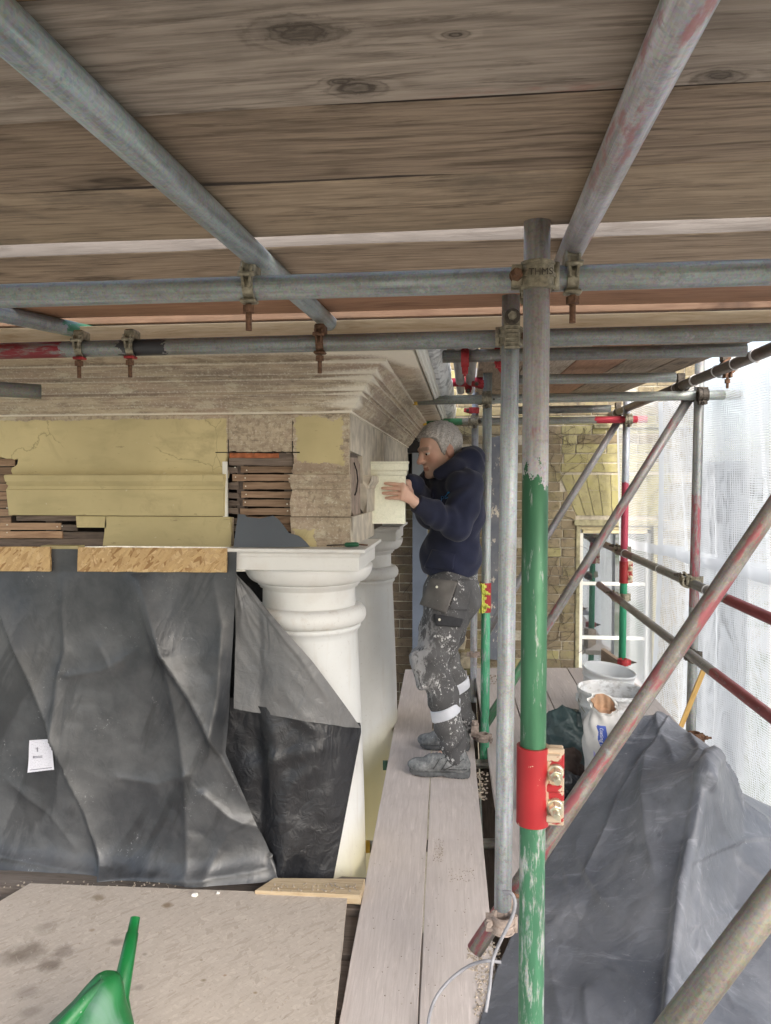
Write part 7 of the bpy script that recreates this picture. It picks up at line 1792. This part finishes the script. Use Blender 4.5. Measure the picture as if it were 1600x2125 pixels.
def mat_trouser():
    g = G('paint_spattered_work_cloth'); o = g.tc(); n = g.noise(o, 420, 2); m = g.noise(o, 7, 5, 0.6)
    c = g.ramp(m, [(0.3, (0.066, 0.066, 0.069)), (0.7, (0.118, 0.117, 0.119))])
    hz = g.ramp(g.noise(g.map(o, (1, 1, 1), (3, 1, 2)), 5, 4), [(0.42, 0.25), (0.62, 1.0)])
    s1 = g.noise(g.map(o, (1, 1, 0.7)), 55, 6, 0.72, 0.4); s2 = g.noise(g.map(o, (1, 1, 1), (9, 9, 9)), 120, 5, 0.75); s3 = g.noise(g.map(o, (1, 1, 0.45), (5, 2, 1)), 30, 7, 0.75, 0.8)
    sp = g.ma('MAXIMUM', g.step(g.ma('ADD', s1, g.ma('MULTIPLY', hz, 0.16)), 0.70, 0.72), g.step(g.ma('ADD', s2, g.ma('MULTIPLY', hz, 0.10)), 0.715, 0.73))
    x = g.xyz(o)
    front = g.ma('MULTIPLY', g.ramp(g.ma('ADD', g.ma('MULTIPLY', x[0], -3.2), 0.15), [(0.45, 0.0), (0.85, 1.0)]), g.ramp(g.ma('ABSOLUTE', g.ma('SUBTRACT', x[2], 0.63)), [(0.12, 1.0), (0.38, 0.15)]))
    smear = g.ma('MULTIPLY', g.step(g.ma('ADD', s3, g.ma('MULTIPLY', front, 0.14)), 0.56, 0.63), g.ma('ADD', g.ma('MULTIPLY', front, 0.8), 0.18))
    c = g.mix(g.ma('MULTIPLY', smear, 0.7), c, (0.40, 0.40, 0.41)); c = g.mix(g.ma('MULTIPLY', sp, 0.85), c, (0.62, 0.62, 0.62))
    return g.fin(c, 0.88, 0, g.bump(g.ma('ADD', g.ma('MULTIPLY', g.noise(o, 40, 4), 2.0), n), 0.3, 0.003), spec=0.2)
M_TROU = mat_trouser()
TROU = skin_mesh('trousers', tvs, tfs, M_TROU, MAN)
def cloth_at(sd, px, py, off, y0=3.3, y1=4.1):
    """where the sight line through a measured point meets the garment, a little off its surface"""
    r = ray(px, py); ts = np.linspace(y0, y1, 500) / r.y; pts = np.array([V3(CAM + r * float(t)) for t in ts]); v = sd(pts); i = np.argmax(v < off)
    return CAM + r * float(ts[i] if v[i] < off else ts[250])
def patch(name, sd, corners, mat, parent, off, n=14, m=14, th=0.004):
    c = [Vector(q) for q in corners]; P = []
    for i in range(n + 1):
        row = []
        for j in range(m + 1):
            q = c[0].lerp(c[1], j / m).lerp(c[3].lerp(c[2], j / m), i / n); row.append(cloth_at(sd, q.x, q.y, off))
        P.append(row)
    for it in range(3):
        Q = [[p.copy() for p in r_] for r_ in P]
        for i in range(1, n):
            for j in range(1, m): P[i][j] = (Q[i][j] * 2 + Q[i-1][j] + Q[i+1][j] + Q[i][j-1] + Q[i][j+1]) / 6
    mb = MB(); mb.grid(P); o = mb.build(name, mat, parent); s = o.modifiers.new('thick', 'SOLIDIFY'); s.thickness = th; s.offset = 0; return o
def mat_pocket():
    g = G('worn_pocket_cloth'); o = g.tc(); n = g.noise(o, 60, 6, 0.75); m = g.noise(o, 12, 4); c = g.ramp(m, [(0.3, (0.10, 0.094, 0.09)), (0.7, (0.155, 0.147, 0.14))])
    c = g.mix(g.step(n, 0.69, 0.70), c, (0.6, 0.6, 0.58)); return g.fin(c, 0.85, 0, g.bump(g.noise(o, 300, 2), 0.2, 0.001), spec=0.2)
M_POCK = mat_pocket()
patch('holster_pocket', trouser_sd, [(893, 1199), (950, 1207), (926, 1274), (871, 1254)], M_POCK, TROU, 0.012)
patch('hip_flap', trouser_sd, [(951, 1203), (986, 1203), (970, 1268), (932, 1264)], M_TROU, TROU, 0.008)
fl = patch('pocket_flap', trouser_sd, [(900, 1274), (962, 1284), (955, 1302), (904, 1298)], mat_plain('dark_pocket_flap', (0.025, 0.026, 0.03), 0.85, 0, 0.2, 60), TROU, 0.010, 6, 12)
for px, py in ((906.5, 1218), (912, 1286)):
    p = cloth_at(trouser_sd, px, py, 0.016); mb = MB(); mb.cyl(p + Vector((0, 0.004, 0)), p - Vector((0, 0.002, 0)), 0.006, n=12); mb.build('press_stud', M_NAIL, TROU)
patch('front_pocket', hoodie_sd, [(897, 1140), (945, 1150), (940, 1182), (880, 1178)], HOOD.data.materials[0], HOOD, 0.005, 12, 14, 0.006)
fc = bpy.data.curves.new('chest_logo', 'FONT'); fc.body = 'pr'; fc.size = 0.036
fo = bpy.data.objects.new('chest_logo', fc); COL.objects.link(fo); bpy.context.view_layer.update(); me = bpy.data.meshes.new_from_object(fo.evaluated_get(bpy.context.evaluated_depsgraph_get())); bpy.data.objects.remove(fo)
for v in me.vertices:
    k_ = 400.0; v.co = cloth_at(hoodie_sd, 914.5 + v.co.x * k_, 1036.5 - v.co.y * k_ - v.co.x * 70, 0.004)
M_LOGO = mat_plain('blue_embroidery', (0.03, 0.20, 0.46), 0.6, 0, 0.05); me.materials.append(M_LOGO); o = bpy.data.objects.new('chest_logo', me); link(o, HOOD)
mb = MB()
for (x0, y0, x1, y1) in ((924, 1031, 930, 1021.5), (927, 1026.5, 932, 1021.5), (925, 1034.5, 929, 1032)): mb.sweep([cloth_at(hoodie_sd, x0, y0, 0.005), cloth_at(hoodie_sd, (x0+x1)/2, (y0+y1)/2, 0.005), cloth_at(hoodie_sd, x1, y1, 0.005)], 0.0028, 6)
mb.build('chest_logo', M_LOGO, HOOD)
M_REFL = mat_plain('silver_reflective_tape', (0.60, 0.62, 0.68), 0.35, 0, 0.06, 40)
def band(kn, an, f, half, nm):
    c = kn.lerp(an, f); ax = V3((an - kn).normalized()); ax = ax / np.linalg.norm(ax)
    tl_ = V3((Vector(ax) + Vector((0.18, 0, 0.0))).normalized())
    def sd(p): return np.maximum(leg(p, hipN if kn is knN else hipF, kn, an) - 0.0045, np.abs((p - V3(c)) @ tl_) - half)
    v, f_ = surf(sd, np.array(c) - 0.13, np.array(c) + 0.13, 0.005); skin_mesh(nm, v, f_, M_REFL, TROU)
band(knN, anN, 0.575, 0.027, 'reflective_band'); band(knF, anF, 0.50, 0.027, 'reflective_band')
# shoes
def mat_shoe():
    g = G('dusty_grey_shoe'); o = g.tc(); n = g.noise(o, 34, 6, 0.7); m = g.noise(o, 110, 4, 0.7)
    c = g.ramp(n, [(0.3, (0.075, 0.08, 0.085)), (0.55, (0.20, 0.21, 0.215)), (0.75, (0.36, 0.36, 0.36))]); c = g.mix(g.step(m, 0.68, 0.7), c, (0.6, 0.6, 0.6)); return g.fin(c, 0.8, 0, g.bump(m, 0.3, 0.002))
M_SHOE = mat_shoe(); M_SOLE = mat_plain('dark_dusty_sole', (0.10, 0.105, 0.11), 0.85, 0, 0.35, 40, 0.4); M_SHOED = mat_plain('dark_shoe_panel', (0.045, 0.047, 0.05), 0.8, 0, 0.3, 40)
def shoe(heel, toe):
    heel, toe = Vector(heel), Vector(toe); ax = (toe - heel).normalized(); up = Vector((0, 0, 1)); up = (up - ax * up.dot(ax)).normalized(); sd_ = ax.cross(up); L = (toe - heel).length
    Rm = np.array(Matrix((ax, sd_, up)).transposed(), F32); org = V3(heel)
    def loc(p): return (p - org) @ Rm
    def up_sd(p):
        q = loc(p); d = ell(q, (L * 0.80, 0, 0.042), (0.072, 0.049, 0.036)); d = smin(d, rc(q, (0.045, 0, 0.062), (L * 0.62, 0, 0.058), 0.044, 0.042), 0.03); d = smin(d, rc(q, (0.052, 0, 0.06), (0.062, 0, 0.105), 0.043, 0.043), 0.02); d = smin(d, rc(q, (0.07, 0, 0.10), (L * 0.66, 0, 0.070), 0.034, 0.026), 0.02)
        d = smax(d, 0.018 - q[:, 2], 0.008); d = smax(d, q[:, 2] - 0.135, 0.008)
        la = np.abs(q[:, 0] - L * 0.52) < 0.06; return d + np.where(la, 0.0022 * np.sin(q[:, 0] * 330) * (q[:, 2] > 0.07), 0) + 0.0015 * np.sin(q[:, 0] * 60 + q[:, 2] * 90)
    def so_sd(p):
        q = loc(p); w = np.interp(q[:, 0], [0, 0.05, L * 0.45, L * 0.74, L], [0.034, 0.040, 0.037, 0.049, 0.034]); d2 = np.sqrt(np.maximum(np.abs(q[:, 1]) - w + 0.012, 0) ** 2 + np.maximum(np.abs(q[:, 0] - L / 2) - L / 2 + 0.012, 0) ** 2) - 0.012
        zt = np.interp(q[:, 0], [0, 0.07, L * 0.45, L * 0.8, L], [0.036, 0.030, 0.026, 0.026, 0.036]); zb = np.interp(q[:, 0], [0, 0.03, L * 0.36, L * 0.45, L * 0.6, L * 0.9, L], [0.004, 0.0, 0.0, 0.007, 0.0, 0.001, 0.012]) + 0.0016 * (np.sin(q[:, 0] * 420) > 0.2)
        return smax(smax(d2, q[:, 2] - zt, 0.004), zb - q[:, 2], 0.003)
    c = (heel + toe) / 2; lo, hi = np.array(c) - (0.22, 0.16, 0.06), np.array(c) + (0.22, 0.16, 0.19)
    v, f_ = surf(up_sd, lo, hi, 0.005); s = skin_mesh('shoe', v, f_, M_SHOE, MAN); v, f_ = surf(so_sd, lo, hi, 0.004); skin_mesh('sole', v, f_, M_SOLE, s)
    P = [heel + ax * (L * f0) + up * z0 - sd_ * 0.0 for f0, z0 in ((0.40, 0.110), (0.46, 0.102), (0.53, 0.094), (0.60, 0.086), (0.66, 0.078))]
    lb = MB()
    for i, p in enumerate(P): lb.sweep([p + sd_ * -0.034 - up * 0.010 , p + up * 0.003, p + sd_ * 0.034 - up * 0.010], 0.0035, 6)
    lb.build('laces', M_SHOED, s)
    ov = MB()
    for (a, b) in (((0.10, 0.10), (0.42, 0.040)), ((0.34, 0.10), (0.46, 0.040)), ((0.50, 0.088), (0.60, 0.040)), ((0.05, 0.05), (0.34, 0.045))):
        for sgn in (1, -1):
            pts = []
            for t in np.linspace(0, 1, 6):
                q = heel + ax * (L * (a[0] + (b[0] - a[0]) * t)) + up * (a[1] + (b[1] - a[1]) * t); lo_, hi_ = 0.0, 0.09
                for _ in range(14):
                    mm = (lo_ + hi_) / 2
                    if up_sd(V3(q + sd_ * sgn * mm)[None])[0] < 0: lo_ = mm
                    else: hi_ = mm
                pts.append(q + sd_ * sgn * (lo_ - 0.001))
            ov.sweep(pts, 0.003, 6)
    ov.build('side_trim', M_SHOED, s)
gN = lambda px, py: onS(px, py, DK_A, DK_B)
h0, t0 = gN(974, 1612), gN(851, 1603); shoe(h0 + Vector((0.004, -0.0, 0)), t0)
h0, t0 = gN(975, 1556), gN(873, 1550); shoe(h0, t0)
